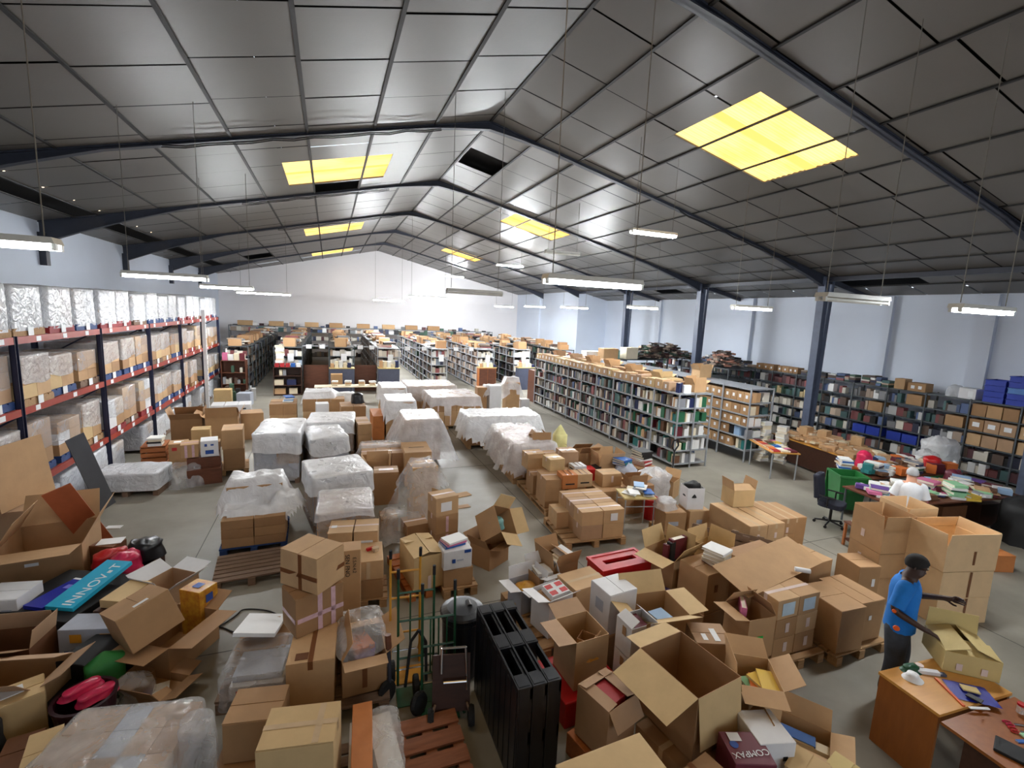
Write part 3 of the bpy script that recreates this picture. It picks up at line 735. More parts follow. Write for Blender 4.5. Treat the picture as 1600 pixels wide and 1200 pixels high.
# cyan and blue display panels
m = MB(); m.box(-.5, .5, -.5, .5, 0, .42); o = m.build('storage_chest', 'black_soft', loc=(-3.08, 7.02, 0), yaw=-25, bevel=.01); tag(o, 'black lidded chest under the cyan and blue packs', 'chest')
m = MB(); m.box(-.17, .17, -.42, .42, 0, .05); o = m.build('printed_pack', 'cyan_card', loc=(-2.82, 6.98, .43), yaw=-22); o.rotation_euler = (math.radians(9), 0, math.radians(-24)); o.location.z = .50; tag(o, 'long cyan pack with white lettering on the black chest', 'pack')
letters(o, 'INNOV\u25aaT', .17, 'paper_white', (.06, -.02, .0515), (0, 0, math.radians(90)))
m = MB(); m.box(-.13, .13, -.3, .3, 0, .045); o = m.build('printed_pack', 'blue_card', loc=(-3.14, 6.98, .425), yaw=-28); tag(o, 'dark blue pack with a white edge left of the cyan pack', 'pack')
m = MB(); m.box(-.13, .13, .27, .302, .0452, .047); m.build('edge_strip', 'paper_white', o); m = MB(); m.box(-.06, .1, .08, .16, .0452, .047); m.build('print', mat('print_lilac', (120, 120, 210), .5), o)
carton('white folded carton with grey print at the left of the blue pack', -3.62, 7.0, .0, .44, .4, .56, -10, 'carton_white', open=None, tape=None, labs=[('f', .3, .3, .12, .08, 'carton_grey', 'print'), ('f', .75, .6, .1, .2, 'carton_grey', 'print')])
carton('small tan box lying flat beside the cyan pack', -2.36, 6.66, .445, .28, .44, .10, -24, 'kraft_f', tape=None, flaps=False)
carton('dark carton under the small tan box', -2.36, 6.66, 0, .36, .56, .44, -24, 'wood_dark', tape=None, flaps=False)
carton('kraft box at the left edge beside the white folded carton', -4.0, 6.85, 0, .4, .45, .55, 0, 'kraft_a')
carton('white and dark open box behind the tilted box, full of papers', -2.05, 7.1, 0, .45, .5, .38, -35, 'kraft_e', open=(150, 140, 120, 165), flap_mat='carton_white')
# tilted box over an open one
carton('open brown box on the floor beneath the tilted plain box', -1.72, 6.02, 0, .55, .7, .38, -30, 'kraft_d', open=(150, 172, 178, 160))
o = carton('large plain brown box tipped on its side over the open box', -1.9, 5.88, .42, .62, .5, .4, -57, 'kraft_b', tape=None, labs=[('t', .82, .52, .07, .14, 'paper_white')])
o.rotation_euler = (math.radians(14), math.radians(-16), math.radians(-57))
carton('shiny orange gold pack with a blue print behind the tilted box', -1.55, 6.42, .0, .30, .26, .60, -34, 'gold_foil', tape=None, flaps=False, labs=[('t', .5, .5, .1, .1, 'print_blue', 'print'), ('r', .5, .8, .1, .1, 'print_blue', 'print')])
m = MB(); m.box(-.22, .22, -.3, .3, 0, .36); o = m.build('storage_chest', 'black_soft', loc=(-2.35, 5.9, 0), yaw=-30, bevel=.01); tag(o, 'black chest in the gap between the tilted box and the bags', 'chest')
carton('flat blue and white box lying across the black chest', -2.52, 6.28, .0, .62, .3, .42, -14, 'carton_grey', tape=None, flaps=False, labs=[('f', .3, .75, .12, .1, 'yellow_paint', 'print'), ('f', .8, .75, .12, .1, 'yellow_paint', 'print'), ('f', .5, .3, .5, .08, 'print_blue', 'print')])
carton('dark brown open box left of the flat blue and white box', -3.2, 6.15, 0, .55, .4, .44, -8, 'kraft_dark', open=(160, 100, 150, 80), flap_mat='kraft_e')
carton('brown open box with long flaps at the left edge, holding papers', -2.95, 5.55, 0, .8, .5, .44, -12, 'kraft_a', open=(165, 150, 130, 28), flap_mat='kraft_e')
carton('small crushed kraft box in front of the long flapped box', -2.75, 5.2, .0, .42, .3, .46, 25, 'kraft_f', tape=None)
m = MB(); m.box(-.1, .1, -.06, .06, 0, .01); tag(m.build('paper_sheet', 'paper_white', loc=(-2.78, 5.2, .468), yaw=30), 'crumpled white paper on the small crushed box', 'paper')
# dark tub with pink packets
m = MB(); m.lathe([(.2, 0), (.24, .34), (.25, .34), (.25, .36), (.22, .36), (.185, .02)], 24); o = m.build('dark_tub', mat('dark_maroon', (44, 14, 24), .35), loc=(-2.2, 5.12, 0), smooth=False); tag(o, 'dark maroon tub holding pink packets in the left heap', 'tub')
for i, (dx, dy, dz) in enumerate(((-.06, .1, .0), (.08, .02, -.03))):
    heap('packet', ['long pink packet at the back of the dark tub', 'short pink packet at the front of the dark tub'][i], 'packet', -2.2+dx, 5.12+dy, .335+dz, .26, .09, .06, 'bag_pink', 40, i+2, .01)
heap('packet', 'green packet with an orange picture behind the dark tub', 'packet', -2.2, 5.55, .0, .3, .14, .4, 'green_print', 35, 9, .01)
carton('black box filling the gap behind the dark tub', -2.6, 5.42, 0, .34, .4, .2, 10, 'black_soft', tape=None, flaps=False)
heap('crumpled_sheet', 'striped foil packet beside the dark tub', 'packet', -1.93, 5.42, 0, .24, .2, .2, 'film_clear', 20, 12, .05)
carton('low kraft tray on the floor right of the dark tub', -1.72, 5.42, 0, .42, .36, .1, -30, 'kraft_d', open=(150, 160, 120, 170))
for i, (c, dx, dy) in enumerate((('purple', -.1, -.02), ('white', .02, .03), ('tan', .08, -.08))):
    book('%s leaflet in the low kraft tray on the floor' % c, -1.72+dx, 5.4+dy, .012+.012*i, .14, .2, .01, 30*i-20, c, name='leaflet', cat='leaflet')
heap('packet', 'black pack with a yellow patch at the bottom left edge', 'packet', -2.85, 4.85, 0, .3, .3, .42, 'black_soft', 0, 14, .02)
carton('brown box at the bottom left corner, top cream coloured', -2.25, 4.5, 0, .22, .5, .38, 14, 'kraft_f', tape=None)
carton('dark brown box behind the bottom left corner box', -2.5, 4.72, 0, .25, .4, .25, 10, 'kraft_dark', tape=None)
# clear wrapped pallet at the bottom left
t = wrapped_load('clear film wrapped pallet of grey packs at the bottom left corner', -1.68, 4.3, 0, 1.02, .8, .47, -12, 'pallet_old', (5, 3, 1), 'film_gloss', ['kraft_e', 'kraft_d', 'kraft_e', 'carton_grey'], hem=.05, amp=.06, dome=.03, flare=.05)
o = shell('film_roll_end', .2, .25, .62, 'film_clear', None, (-1.08, 4.15, 0), 0, amp=.05, r=.09, seed=21, flare=.06); tag(o, 'loose clear film bunched at the end of the clear wrapped pallet', 'plastic sheet')
# cable on the floor
m = MB(); pts = [(-1.42+.75*t_+.06*math.sin(t_*9), 6.35+.35*math.sin(t_*3.2), .012) for t_ in [i/24 for i in range(25)]]; m.path(pts, .009, 6)
pts = [(-1.42+.6*t_, 6.3+.12*math.cos(t_*5), .012) for t_ in [i/16 for i in range(17)]]; m.path(pts, .009, 6)
tag(m.build('power_cable', 'rubber'), 'black cable looping on the bare floor beside the tilted box', 'cable')
m = MB(); m.box(-.12, .12, -.06, .06, 0, .012); tag(m.build('paper_sheet', 'paper_white', loc=(-3.65, 10.0, .001), yaw=-10), 'scrap of white paper lying alone on the left floor', 'paper')
# ================================================================== NEAR STACK, LEFT OF CENTRE
pallet('wooden pallet under the tall taped box stack', .04, 4.95, 1.05, 1.0, -3, 'pallet_old')
carton('large kraft box with a dark seam, carrying the two taped boxes', -.18, 4.98, .14, .44, .78, .48, -5, 'kraft_c', tape='tape_brown', seam='y', labs=[('t', .3, .12, .12, .1, 'kraft_dark', 'print')])
carton('kraft box with opened flap beside the seam box, under clear film', .29, 4.9, .14, .44, .62, .40, 2, 'kraft_b', open=(60, 150, 165, 20), flap_mat='kraft_a', labs=[('f', .5, .55, .05, .3, 'tape_brown', 'packing_tape')])
book('orange brown book lying in the film covered box', .27, 4.95, .44, .22, .3, .06, 20, 'orange'); book('purple book lying in the film covered box', .32, 4.82, .40, .2, .26, .05, -10, 'purple')
o = shell('film_cover', .46, .66, .62, 'film_clear', None, (.29, 5.0, 0), 2, hem=.5, hemvar=.1, amp=.04, dome=.05, seed=31, flare=.03); tag(o, 'clear film hanging over the box right of the seam box', 'plastic sheet')
F5 = carton('kraft box with a pink and white tape cross, second in the tall stack', -.2, 5.24, .632, .52, .36, .44, 24, 'kraft_d', tape=None)
for (fc, u, v, a, b) in (('f', .5, .5, .05, .44), ('f', .78, .5, .05, .44), ('f', .52, .42, .5, .05), ('l', .5, .42, .35, .045)): patch(F5, .52, .36, .44, fc, u, v, a, b, 'tape_pink', 'packing_tape', .004)
F6 = carton('largest kraft box on the top of the tall stack, brown tape band', -.2, 5.3, 1.085, .40, .52, .40, 46, 'kraft_c', tape=None)
for (fc, u, v, a, b) in (('f', .5, .42, .4, .05), ('l', .5, .42, .52, .05), ('l', .45, .5, .05, .4)): patch(F6, .40, .52, .40, fc, u, v, a, b, 'tape_brown', 'packing_tape', .003)
pallet('small wooden pallet under the column with the tape gun', .43, 6.55, .62, .62, -5, 'pallet_wood', boards=4)
carton('lower box of the column carrying the tape gun', .43, 6.55, .14, .5, .56, .26, -5, 'kraft_d')
carton('upper box of the column carrying the tape gun', .43, 6.56, .41, .5, .56, .27, -4, 'kraft_c', flaps=False, tape=None, labs=[('f', .6, .5, .05, .24, 'tape_clear', 'packing_tape')])
o = carton('kraft box with dark vertical lettering beside the tape gun column', .2, 6.08, .0, .30, .26, 1.04, -4, 'kraft_a', tape=None, flaps=False)
letters(o, 'SEN FNO', .075, 'print_black', (-.01, -.134, .84), (math.radians(90), math.radians(90), 0)); letters(o, 'E.S.N.4.2', .06, 'print_black', (.075, -.134, .84), (math.radians(90), math.radians(90), 0))
t = thing('tape_gun', 'red tape gun lying on the cream box top', 'tape dispenser', (.53, 6.6, .682), 20)
m = MB(); m.box(-.075, .075, -.02, .02, .0, .035); m.build('handle', 'red_plastic', t); m = MB(); m.lathe([(.03, 0), (.05, 0), (.05, .05), (.03, .05)], 18, c=(.03, -.06)); m.build('tape_roll', 'tape_clear', t)
m = MB(); m.box(-.02, .06, -.1, -.095, 0, .05); m.build('blade', 'chrome', t)
# lower left of the stack
pallet('pallet under the white film wrapped packs', -.72, 5.35, .7, .95, -6, 'pallet_old')
carton('flat white box with red print at the bottom of the film wrapped packs', -.7, 5.1, .14, .5, .48, .15, -8, 'carton_white', tape=None, flaps=False, labs=[('f', .25, .5, .12, .06, 'print_red', 'print'), ('f', .65, .3, .22, .02, 'print_red', 'print')])
carton('flat brown box in the film wrapped packs beside the seam box', -.72, 5.5, .14, .52, .42, .24, -8, 'kraft_d', tape=None, flaps=False)
carton('flat grey pack resting on the white box with red print', -.7, 5.12, .292, .46, .4, .07, -8, 'carton_grey', tape=None, flaps=False)
m = MB(); m.box(-.21, .21, -.28, .28, 0, .04); o = m.build('white_board', 'paper_white', loc=(-.76, 5.55, .47), yaw=-12); o.rotation_euler = (math.radians(-14), math.radians(6), math.radians(-10)); tag(o, 'big white panel leaning on the film wrapped packs', 'panel')
carton('brown pack propping up the white panel', -.74, 5.62, .382, .3, .24, .07, -8, 'kraft_e', tape=None, flaps=False)
o = shell('film_cover', .62, .62, .42, 'film_clear', None, (-.71, 5.12, 0), -8, hem=.08, amp=.035, seed=33, dome=.01, freq=5); tag(o, 'clear film around the white and grey packs', 'plastic sheet')
carton('plain brown box on the floor at the foot of the tall stack', -.66, 4.42, .05, .46, .40, .39, -10, 'kraft_b', tape=None)
m = MB(); m.box(-.3, .3, -.3, .3, 0, .045); tag(m.build('cardboard_sheet', 'kraft_d', loc=(-.66, 4.42, 0), yaw=-8), 'flat cardboard under the plain brown box', 'cardboard sheet')
pallet('pallet under the wide cream kraft box in front', -.12, 3.68, 1.1, .8, -4, 'pallet_old')
carton('wide cream kraft box in front of the tall stack', -.25, 3.72, .14, .56, .40, .60, -10, 'kraft_f', seam='x', tape='tape_clear', labs=[('t', .75, .5, .05, .38, 'tape_clear', 'packing_tape')])
o = carton('long narrow orange brown box lying beside the wide cream box', .22, 3.7, .32, .17, .76, .17, -4, 'card_orange', tape=None, flaps=False)
zz = .14
for i in range(3): book('white paper pack in the film bag right of the orange brown box, %s' % ['lowest', 'middle', 'topmost'][i], .41, 3.72, zz, .2, .62, .075, -3+4*i, 'white', name='paper_pack', cat='paper pack'); zz += .078
carton('flat box under the long orange brown box', .2, 3.72, .14, .18, .7, .175, -4, 'carton_white', tape=None, flaps=False)
o = shell('film_cover', .26, .68, .25, 'film_clear', None, (.41, 3.72, .14), -2, hem=0, amp=.03, seed=35, freq=6); tag(o, 'clear film bag around the white paper packs', 'plastic sheet')

# ================================================================== CENTRE: COVERED PALLETS
def stack(label, x, y, z0, n, size, yaw=0, mats=None, tape='tape_white', group=None, flaps=False):
    """cartons set in a block; {} in the label takes the place words"""
    nx, ny, nz = n; w, d, h = size; a = math.radians(yaw); c, s = math.cos(a), math.sin(a)
    col = [['']] ; cw = {1: [''], 2: ['left', 'right'], 3: ['left', 'middle', 'right'], 4: ['leftmost', 'left inner', 'right inner', 'rightmost']}[nx]
    rw = {1: [''], 2: ['front', 'back'], 3: ['front', 'middle', 'back'], 4: ['front', 'second', 'third', 'back']}[ny]
    lw = {1: [''], 2: ['lower', 'upper'], 3: ['lowest', 'middle', 'top'], 4: ['lowest', 'second', 'third', 'top']}[nz]
    for k in range(nz):
        for i in range(nx):
            for j in range(ny):
                if 0 < i < nx-1 and 0 < j < ny-1 and k < nz-1: continue
                u, v = (i-(nx-1)/2)*w, (j-(ny-1)/2)*d
                wd = ' '.join(q for q in ((lw[k]+' layer') if lw[k] else '', (rw[j]+' row') if rw[j] else '', cw[i]) if q)
                carton(label.replace('{}', wd).strip(' ,'), x+u*c-v*s, y+u*s+v*c, z0+k*(h+.001), w-.008, d-.008, h-.002, yaw+rnd.uniform(-1, 1), rnd.choice(mats or KRAFT[:4]), tape=tape if k == nz-1 or j == 0 else None, flaps=flaps, group=group)
pallet('blue pallet under the boxes with the crumpled white sheet', -1.22, 8.85, 1.0, 1.1, 2, 'pallet_blue')
stack('flat kraft box under the crumpled white sheet, {}', -1.2, 8.62, .14, (2, 1, 3), (.47, .6, .155), 1, ['kraft_b', 'kraft_d'], None)
stack('kraft box at the back under the crumpled white sheet, {}', -1.25, 9.2, .14, (2, 1, 2), (.44, .48, .4), 1, ['kraft_b', 'kraft_a'], None)
drape('plastic_sheet', 'crumpled white plastic sheet heaped over the front left pallet', [(-1.2, 8.72, .9, .42, .62, 1), (-1.25, 9.25, .8, .42, .98, 1), (-.72, 8.9, .3, .4, .72, 0)], 'film_milky', 2.6, .34, .3, .045, .14, 2, cut=.42)
pallet('old empty wooden pallet lying in front of the crumpled white sheet', -1.14, 7.73, 1.0, .84, 5, 'pallet_old', boards=7)
wrapped_load('film wrapped pallet with a pale top behind the two white taped boxes', .22, 7.98, 0, .86, 1.05, .9, -2, 'pallet_old', (2, 3, 3), 'film_clear', KRAFT[:4], hem=.1, cover='film_drape', amp=.015, cover_hem=.86)
for i in range(2):
    carton('kraft box with %s, %s of the white taped pair' % (['a small label', 'a big white label'][i], ['left', 'right'][i]), .14+i*.36, 7.14-i*.05, .47, .345, .44, .36, -8, 'kraft_c', tape='tape_white', labs=[('f', .5, .45, .2, .13, 'paper_white')] if i else [('t', .2, .5, .08, .08, 'paper_white')])
    carton('plain lower kraft box under the white taped pair, %s one' % ['left', 'right'][i], .14+i*.36, 7.14-i*.05, .0, .35, .44, .46, -8, 'kraft_d')
wrapped_load('wide low wrapped pallet of brown boxes with a pale sheet on top', .12, 9.5, 0, 1.1, 1.2, 1.0, 11, 'pallet_old', (3, 2, 2), 'film_clear', ['kraft_d', 'kraft_b', 'kraft_dark'], hem=.05, cover='film_milky', amp=.02)
wrapped_load('tall wrapped pallet with a thick white hood, left one of two', -1.12, 12.4, 0, .96, 1.6, 1.16, -3, 'pallet_old', (2, 3, 3), 'film_clear', KRAFT[:4]+['carton_grey'], hem=.06, cover='film_milky', amp=.03, dome=.05)
wrapped_load('dark wrapped pallet with a thick white hood, right one of two', -.12, 12.35, 0, .86, 1.4, .98, 10, 'pallet_old', (2, 3, 3), 'film_clear', ['carton_grey', 'kraft_d', 'kraft_dark'], hem=.1, cover='film_milky', amp=.03, dome=.05)
wrapped_load('wrapped pallet with a white sheet behind the pair of hooded pallets', .05, 14.3, 0, 1.25, 1.4, .92, -4, 'pallet_old', (3, 3, 2), 'film_clear', KRAFT[:4], hem=.1, cover='film_milky', amp=.02)
stack('kraft box with white tape right of the white sheeted pallet, {}', .86, 13.9, 0, (1, 2, 3), (.36, .5, .3), 4, ['kraft_b', 'kraft_e'], 'tape_white')
# film topped low rows right of them
stack('kraft box in the low row behind the tented sheet, {}', 1.2, 11.6, 0, (3, 2, 2), (.34, .5, .36), -3, ['kraft_b', 'kraft_a', 'kraft_e'], 'tape_white')
drape('plastic_sheet', 'clear sheet crumpled over the low row behind the tented sheet', [(1.2, 11.85, .95, .4, .74, -3)], 'film_clear', 3, .2, .3, .05, .06, 5)
carton('open kraft box with a white label in front of the low row', 1.0, 10.72, 0, .5, .44, .62, -3, 'kraft_c', open=(120, 95, 160, 95), labs=[('f', .6, .5, .1, .12, 'paper_white')])
carton('kraft box with dark lettering between the low row and the tented sheet', 1.1, 10.0, 0, .5, .44, .7, -4, 'kraft_d', labs=[('t', .5, .5, .3, .12, 'tape_white', 'packing_tape')])
carton('wide yellowish kraft box with a dark slot, beside the draped tall pallet', 1.93, 11.15, 0, .62, .9, .82, -2, 'kraft_a', tape=None, labs=[('t', .5, .45, .36, .03, 'print_black', 'slot')])
# tent
stack('kraft box inside the tented clear sheet, {}', 1.68, 8.9, 0, (1, 1, 3), (.5, .45, .38), 6, ['kraft_c', 'kraft_b'], 'tape_white')
carton('brown box half covered by the hem of the tented sheet', 1.38, 8.0, 0, .4, .42, .4, 8, 'kraft_d', tape='tape_white')
carton('low brown box under the left side of the tented sheet', .98, 8.5, 0, .3, .4, .34, 0, 'kraft_d')
drape('plastic_sheet', 'tall tented clear plastic sheet hanging from a column of boxes', [(1.68, 8.92, .36, .34, 1.17, 6), (1.2, 8.35, .5, .5, .42, 6)], 'film_clear', 1.75, .42, .02, .045, .07, 8)
S2N = ['lowest', 'middle', 'topmost']
for k in range(3): carton('kraft box in the slim column right of the tented sheet, %s' % S2N[k], 1.82, 7.72, .0+k*.32, .42, .36, .317, 12, ['kraft_d', 'kraft_b', 'kraft_c'][k], tape='tape_white', labs=[('f', .45, .5, .2, .16, 'paper_white')] if k == 2 else [('f', .5, .5, .05, .28, 'tape_pink', 'packing_tape')])
pallet('orange wooden pallet under the tall slotted box', 1.22, 6.85, .62, 1.2, 8, 'wood_orange')
carton('tall kraft box with a sagging slotted lid on the orange pallet', 1.25, 6.6, .14, .46, .68, .50, 9, 'kraft_f', open=(12, 12, -14, 8), labs=[('f', .5, .2, .05, .2, 'tape_white', 'packing_tape')])
pallet('pallet under the white box with blue print', 1.74, 6.4, .52, .52, 0, 'pallet_wood', boards=4)
carton('plain brown box under the white box with blue print', 1.72, 6.38, .14, .43, .36, .27, -2, 'kraft_b')
o = carton('white box with a small blue logo on the plain brown box', 1.69, 6.36, .418, .42, .33, .28, 2, 'carton_white', tape=None, labs=[('f', .85, .9, .1, .045, 'print_blue', 'print'), ('f', .36, .45, .05, .06, 'print_blue', 'print'), ('f', .58, .47, .1, .02, 'carton_grey', 'print')])
zz = .71
for i, c in enumerate(('blue', 'pink', 'white')):
    book('%s brochure pack on the white box with the blue logo' % c, 1.66+.015*i, 6.4, zz, .32, .24, .028, 12+i*4, c, name='brochure', cat='brochure'); zz += .03
carton('brown box with its mouth open under the tilted open box', 2.45, 6.98, 0, .5, .42, .36, 32, 'kraft_d', open=(120, 130, 165, 150))
o = carton('tilted open box with blue green packing paper inside', 2.42, 7.08, .44, .44, .46, .42, 30, 'kraft_b', open=(None, 140, 170, 120), flap_mat='kraft_f'); o.rotation_euler = (math.radians(48), math.radians(24), math.radians(28)); o.location.z = .5
heap('packing_paper', 'blue green packing paper in the tilted open box', 'packing paper', 2.5, 6.95, .60, .22, .2, .14, mat('teal_paper', (110, 160, 156), .6, var=.3, scale=9), 20, 17, .05)
m = MB(); m.box(-.2, .2, -.12, .12, 0, .012); tag(m.build('cardboard_sheet', 'kraft_c', loc=(2.75, 9.9, .001), yaw=14), 'flat kraft scrap on the floor right of the tented sheet', 'cardboard sheet')
m = MB(); m.box(-.26, .26, -.08, .08, 0, .01); tag(m.build('cardboard_sheet', 'kraft_e', loc=(2.5, 9.25, .001), yaw=6), 'long grey brown scrap on the floor nearest the tented sheet', 'cardboard sheet')
# rows of covered pallets
def covered(label, sheet, x, y, w, d, h, yaw, n, reach=.3, slope=4, seed=1, m='film_drape', amp=.05):
    """cartons bundled on one pallet base, with a loose sheet over them"""
    t = thing('covered_pallet', label, 'pallet load', (x, y, 0), yaw, 'plastic covered pallets'); nx, ny, nz = n
    pb = MB(); k = int(d/.22)
    for i in range(k): pb.box(-w/2, w/2, -d/2+i*d/k+.02, -d/2+(i+1)*d/k-.02, .11, .135)
    q = -w/2+.06
    while q < w/2: pb.box(q-.05, q+.05, -d/2, d/2, 0, .11); q += .48
    pb.build('pallet_base', 'pallet_wood', t)
    for i in range(nx):
        for j in range(ny):
            for k in range(nz):
                if 0 < i < nx-1 and 0 < j < ny-1 and k < nz-1: continue
                c = MB(); c.cbox(-w/2+w*(i+.5)/nx, -d/2+d*(j+.5)/ny, .137+(h-.137)*k/nz, w/nx-.01, d/ny-.01, (h-.137)/nz-.004); cc = c.build('carton', rnd.choice(KRAFT[:4]), t, bevel=.006)
                if j == 0:
                    a = MB(); a.box(-w/2+w*(i+.5)/nx-.025, -w/2+w*(i+.5)/nx+.025, -d/2+.001, -d/2+.003, .16+(h-.137)*k/nz, .12+(h-.137)*(k+1)/nz); a.build('packing_tape', 'tape_white', cc)
    drape('plastic_sheet', sheet, [(x, y, w, d, h, yaw)], m, slope, reach, .05, .06, amp, seed)
covered('block of kraft cartons: draped tall pallet beside the main aisle', 'clear sheet hanging low over the tall pallet beside the main aisle', 2.32, 12.95, .98, 1.4, 1.2, -2, (2, 4, 3), .5, 2.6, 11)
covered('block of kraft cartons: white topped row, middle pallet', 'white sheet over the middle pallet of the white topped row', 2.12, 15.6, .92, 1.4, 1.2, -2, (2, 4, 3), .16, 7, 12, 'film_milky')
covered('block of kraft cartons: far white topped row', 'white sheet over the far pallet of the white topped row', 2.2, 18.2, .9, 1.5, 1.22, -2, (2, 4, 3), .16, 7, 13, 'film_milky')
covered('block of kraft cartons: big bundled block by the central aisle', 'clear sheet lying over the big bundled block of boxes', 4.15, 16.7, 1.75, 1.7, 1.12, 0, (4, 3, 2), .15, 6, 14, 'film_drape')
covered('block of kraft cartons: covered block behind the bundled one', 'pinkish white sheet over the block behind the bundled boxes', 3.75, 18.95, 1.9, 1.7, 1.16, 0, (4, 3, 2), .25, 5, 15, 'film_drape')
covered('block of kraft cartons: long rounded white sheet', 'long rounded white plastic sheet over boxes right of the aisle', 5.05, 13.9, 2.3, 1.25, .95, -4, (4, 3, 2), .32, 3.2, 16, 'film_milky', amp=.09)
covered('block of kraft cartons: torn sheet beside the aisle', 'torn clear sheet sliding off the boxes right of the aisle', 4.75, 11.3, 1.1, 2.2, .95, -4, (2, 4, 2), .34, 2.8, 17, 'film_drape', amp=.09)
carton('tall white panel box beside the upright sheet near the long bookshelf', 6.5, 18.7, 0, .5, .5, 1.1, -4, 'carton_white', tape=None)
carton('kraft box left of the white panel box near the long bookshelf', 5.98, 18.9, 0, .42, .5, 1.0, -4, 'kraft_d')
carton('tall kraft box inside the upright sheet near the long bookshelf', 7.35, 18.9, 0, .6, .5, 1.2, 0, 'kraft_a')
drape('plastic_sheet', 'clear sheet standing up in a peak near the long bookshelf', [(7.35, 18.95, .5, .4, 1.36, 0), (6.6, 18.9, .9, .4, 1.05, 0)], 'film_drape', 3, .3, .1, .06, .08, 18)
carton('small white box on the floor right of the peaked sheet', 8.0, 19.0, 0, .4, .4, .42, 0, 'carton_white')
# mixed goods farther back on the left of the middle
stack('kraft box in the small block at the left aisle corner, {}', -1.5, 17.9, 0, (2, 2, 2), (.42, .5, .38), 2, ['kraft_d', 'kraft_b', 'kraft_a'], None)
pile('on the block at the left aisle corner', -1.35, 17.9, .765, 4, 10, ['white', 'pale blue', 'cream', 'blue'], .3, .4, .05)
stack('kraft box under the bulging clear sheet in mid hall, {}', -.2, 18.2, 0, (3, 2, 2), (.46, .55, .42), 0, None, 'tape_white')
drape('plastic_sheet', 'bulging clear sheet over boxes in mid hall', [(-.35, 18.3, .9, .8, 1.02, 0), (.5, 18.5, .7, .4, .88, 0)], 'film_milky', 3, .25, .2, .06, .1, 19)
carton('white box with a blue base in front of the bulging clear sheet', -.25, 16.9, 0, .4, .4, .86, 4, 'carton_white', tape=None, labs=[('f', .5, .12, .38, .16, 'print_blue', 'print')])
stack('kraft box in the block carrying the black bag, {}', .72, 16.9, 0, (2, 2, 2), (.4, .45, .4), 3, None, 'tape_white')
heap('plastic_bag', 'round black plastic bag on a block of kraft boxes', 'bag', .9, 17.1, .80, .34, .34, .3, 'black_plastic', 0, 22, .03)
stack('brown box stacked between the black bag and the white topped row, {}', 1.42, 15.6, 0, (1, 3, 2), (.36, .42, .38), 0, ['kraft_b', 'kraft_a', 'card_orange'], None)
# ================================================================== BLACK PALLETS, DRUM, HAND TRUCKS
mat('black_pallet', (22, 23, 28), .28, var=.15)
PN = ['left', 'middle', 'right']
for k in range(3):
    x = 1.50+k*.138
    t = thing('plastic_pallet', 'black plastic pallet standing on edge, %s one of the three' % PN[k], 'pallet', (x, 3.83, 0), 0, 'black pallets on edge')
    for s, nm in ((-1, 'deck'), (1, 'skid')):
        m = MB(); xx = s*.056
        if nm == 'deck':
            m.box(xx-.008, xx+.008, -.6, .6, 0, 1.0)
            for q in range(9): m.box(xx-.013, xx-.008, -.58+q*.132, -.5+q*.132, .04, .96)
        else:
            for (a, b) in ((-.6, -.46), (-.1, .1), (.46, .6)): m.box(xx-.01, xx+.01, a, b, 0, 1.0)
            m.box(xx-.01, xx+.01, -.6, .6, 0, .12); m.box(xx-.01, xx+.01, -.6, .6, .44, .56); m.box(xx-.01, xx+.01, -.6, .6, .88, .985)
        m.build(nm, 'black_pallet', t)
    for (a, b) in ((-.6, -.44), (-.1, .1), (.44, .6)):
        for (c, d) in ((0, .15), (.42, .58), (.84, 1.0)) if abs(a+b) < .01 else ((0, 1.0),):
            m = MB(); m.box(-.047, .047, a, b, c, d); m.box(-.05, .05, a+.02, b-.02, c+.01, d+.004); m.build('block', 'black_pallet', t)
m = MB(); m.lathe([(.17, 0), (.2, .05), (.225, .70), (.235, .72), (.235, .75), (.215, .76)], 28)
o = m.build('waste_drum', 'black_plastic', loc=(1.36, 4.72, 0), smooth=False); tag(o, 'black lidded round drum behind the black plastic pallets', 'drum')
m = MB(); m.lathe([(.245, .765), (.25, .79), (.235, .81), (.17, .83), (.02, .84)], 28); m.build('lid', 'black_plastic', o)
m = MB(); m.tube((.08, -.03, .83), (.08, .07, .83), .03, n=10); m.build('lid_knob', 'black_plastic', o)
pallet('reddish plank pallet lying flat in front of the hand trucks', .83, 3.62, .62, 1.06, 0, 'plank_red', boards=5)

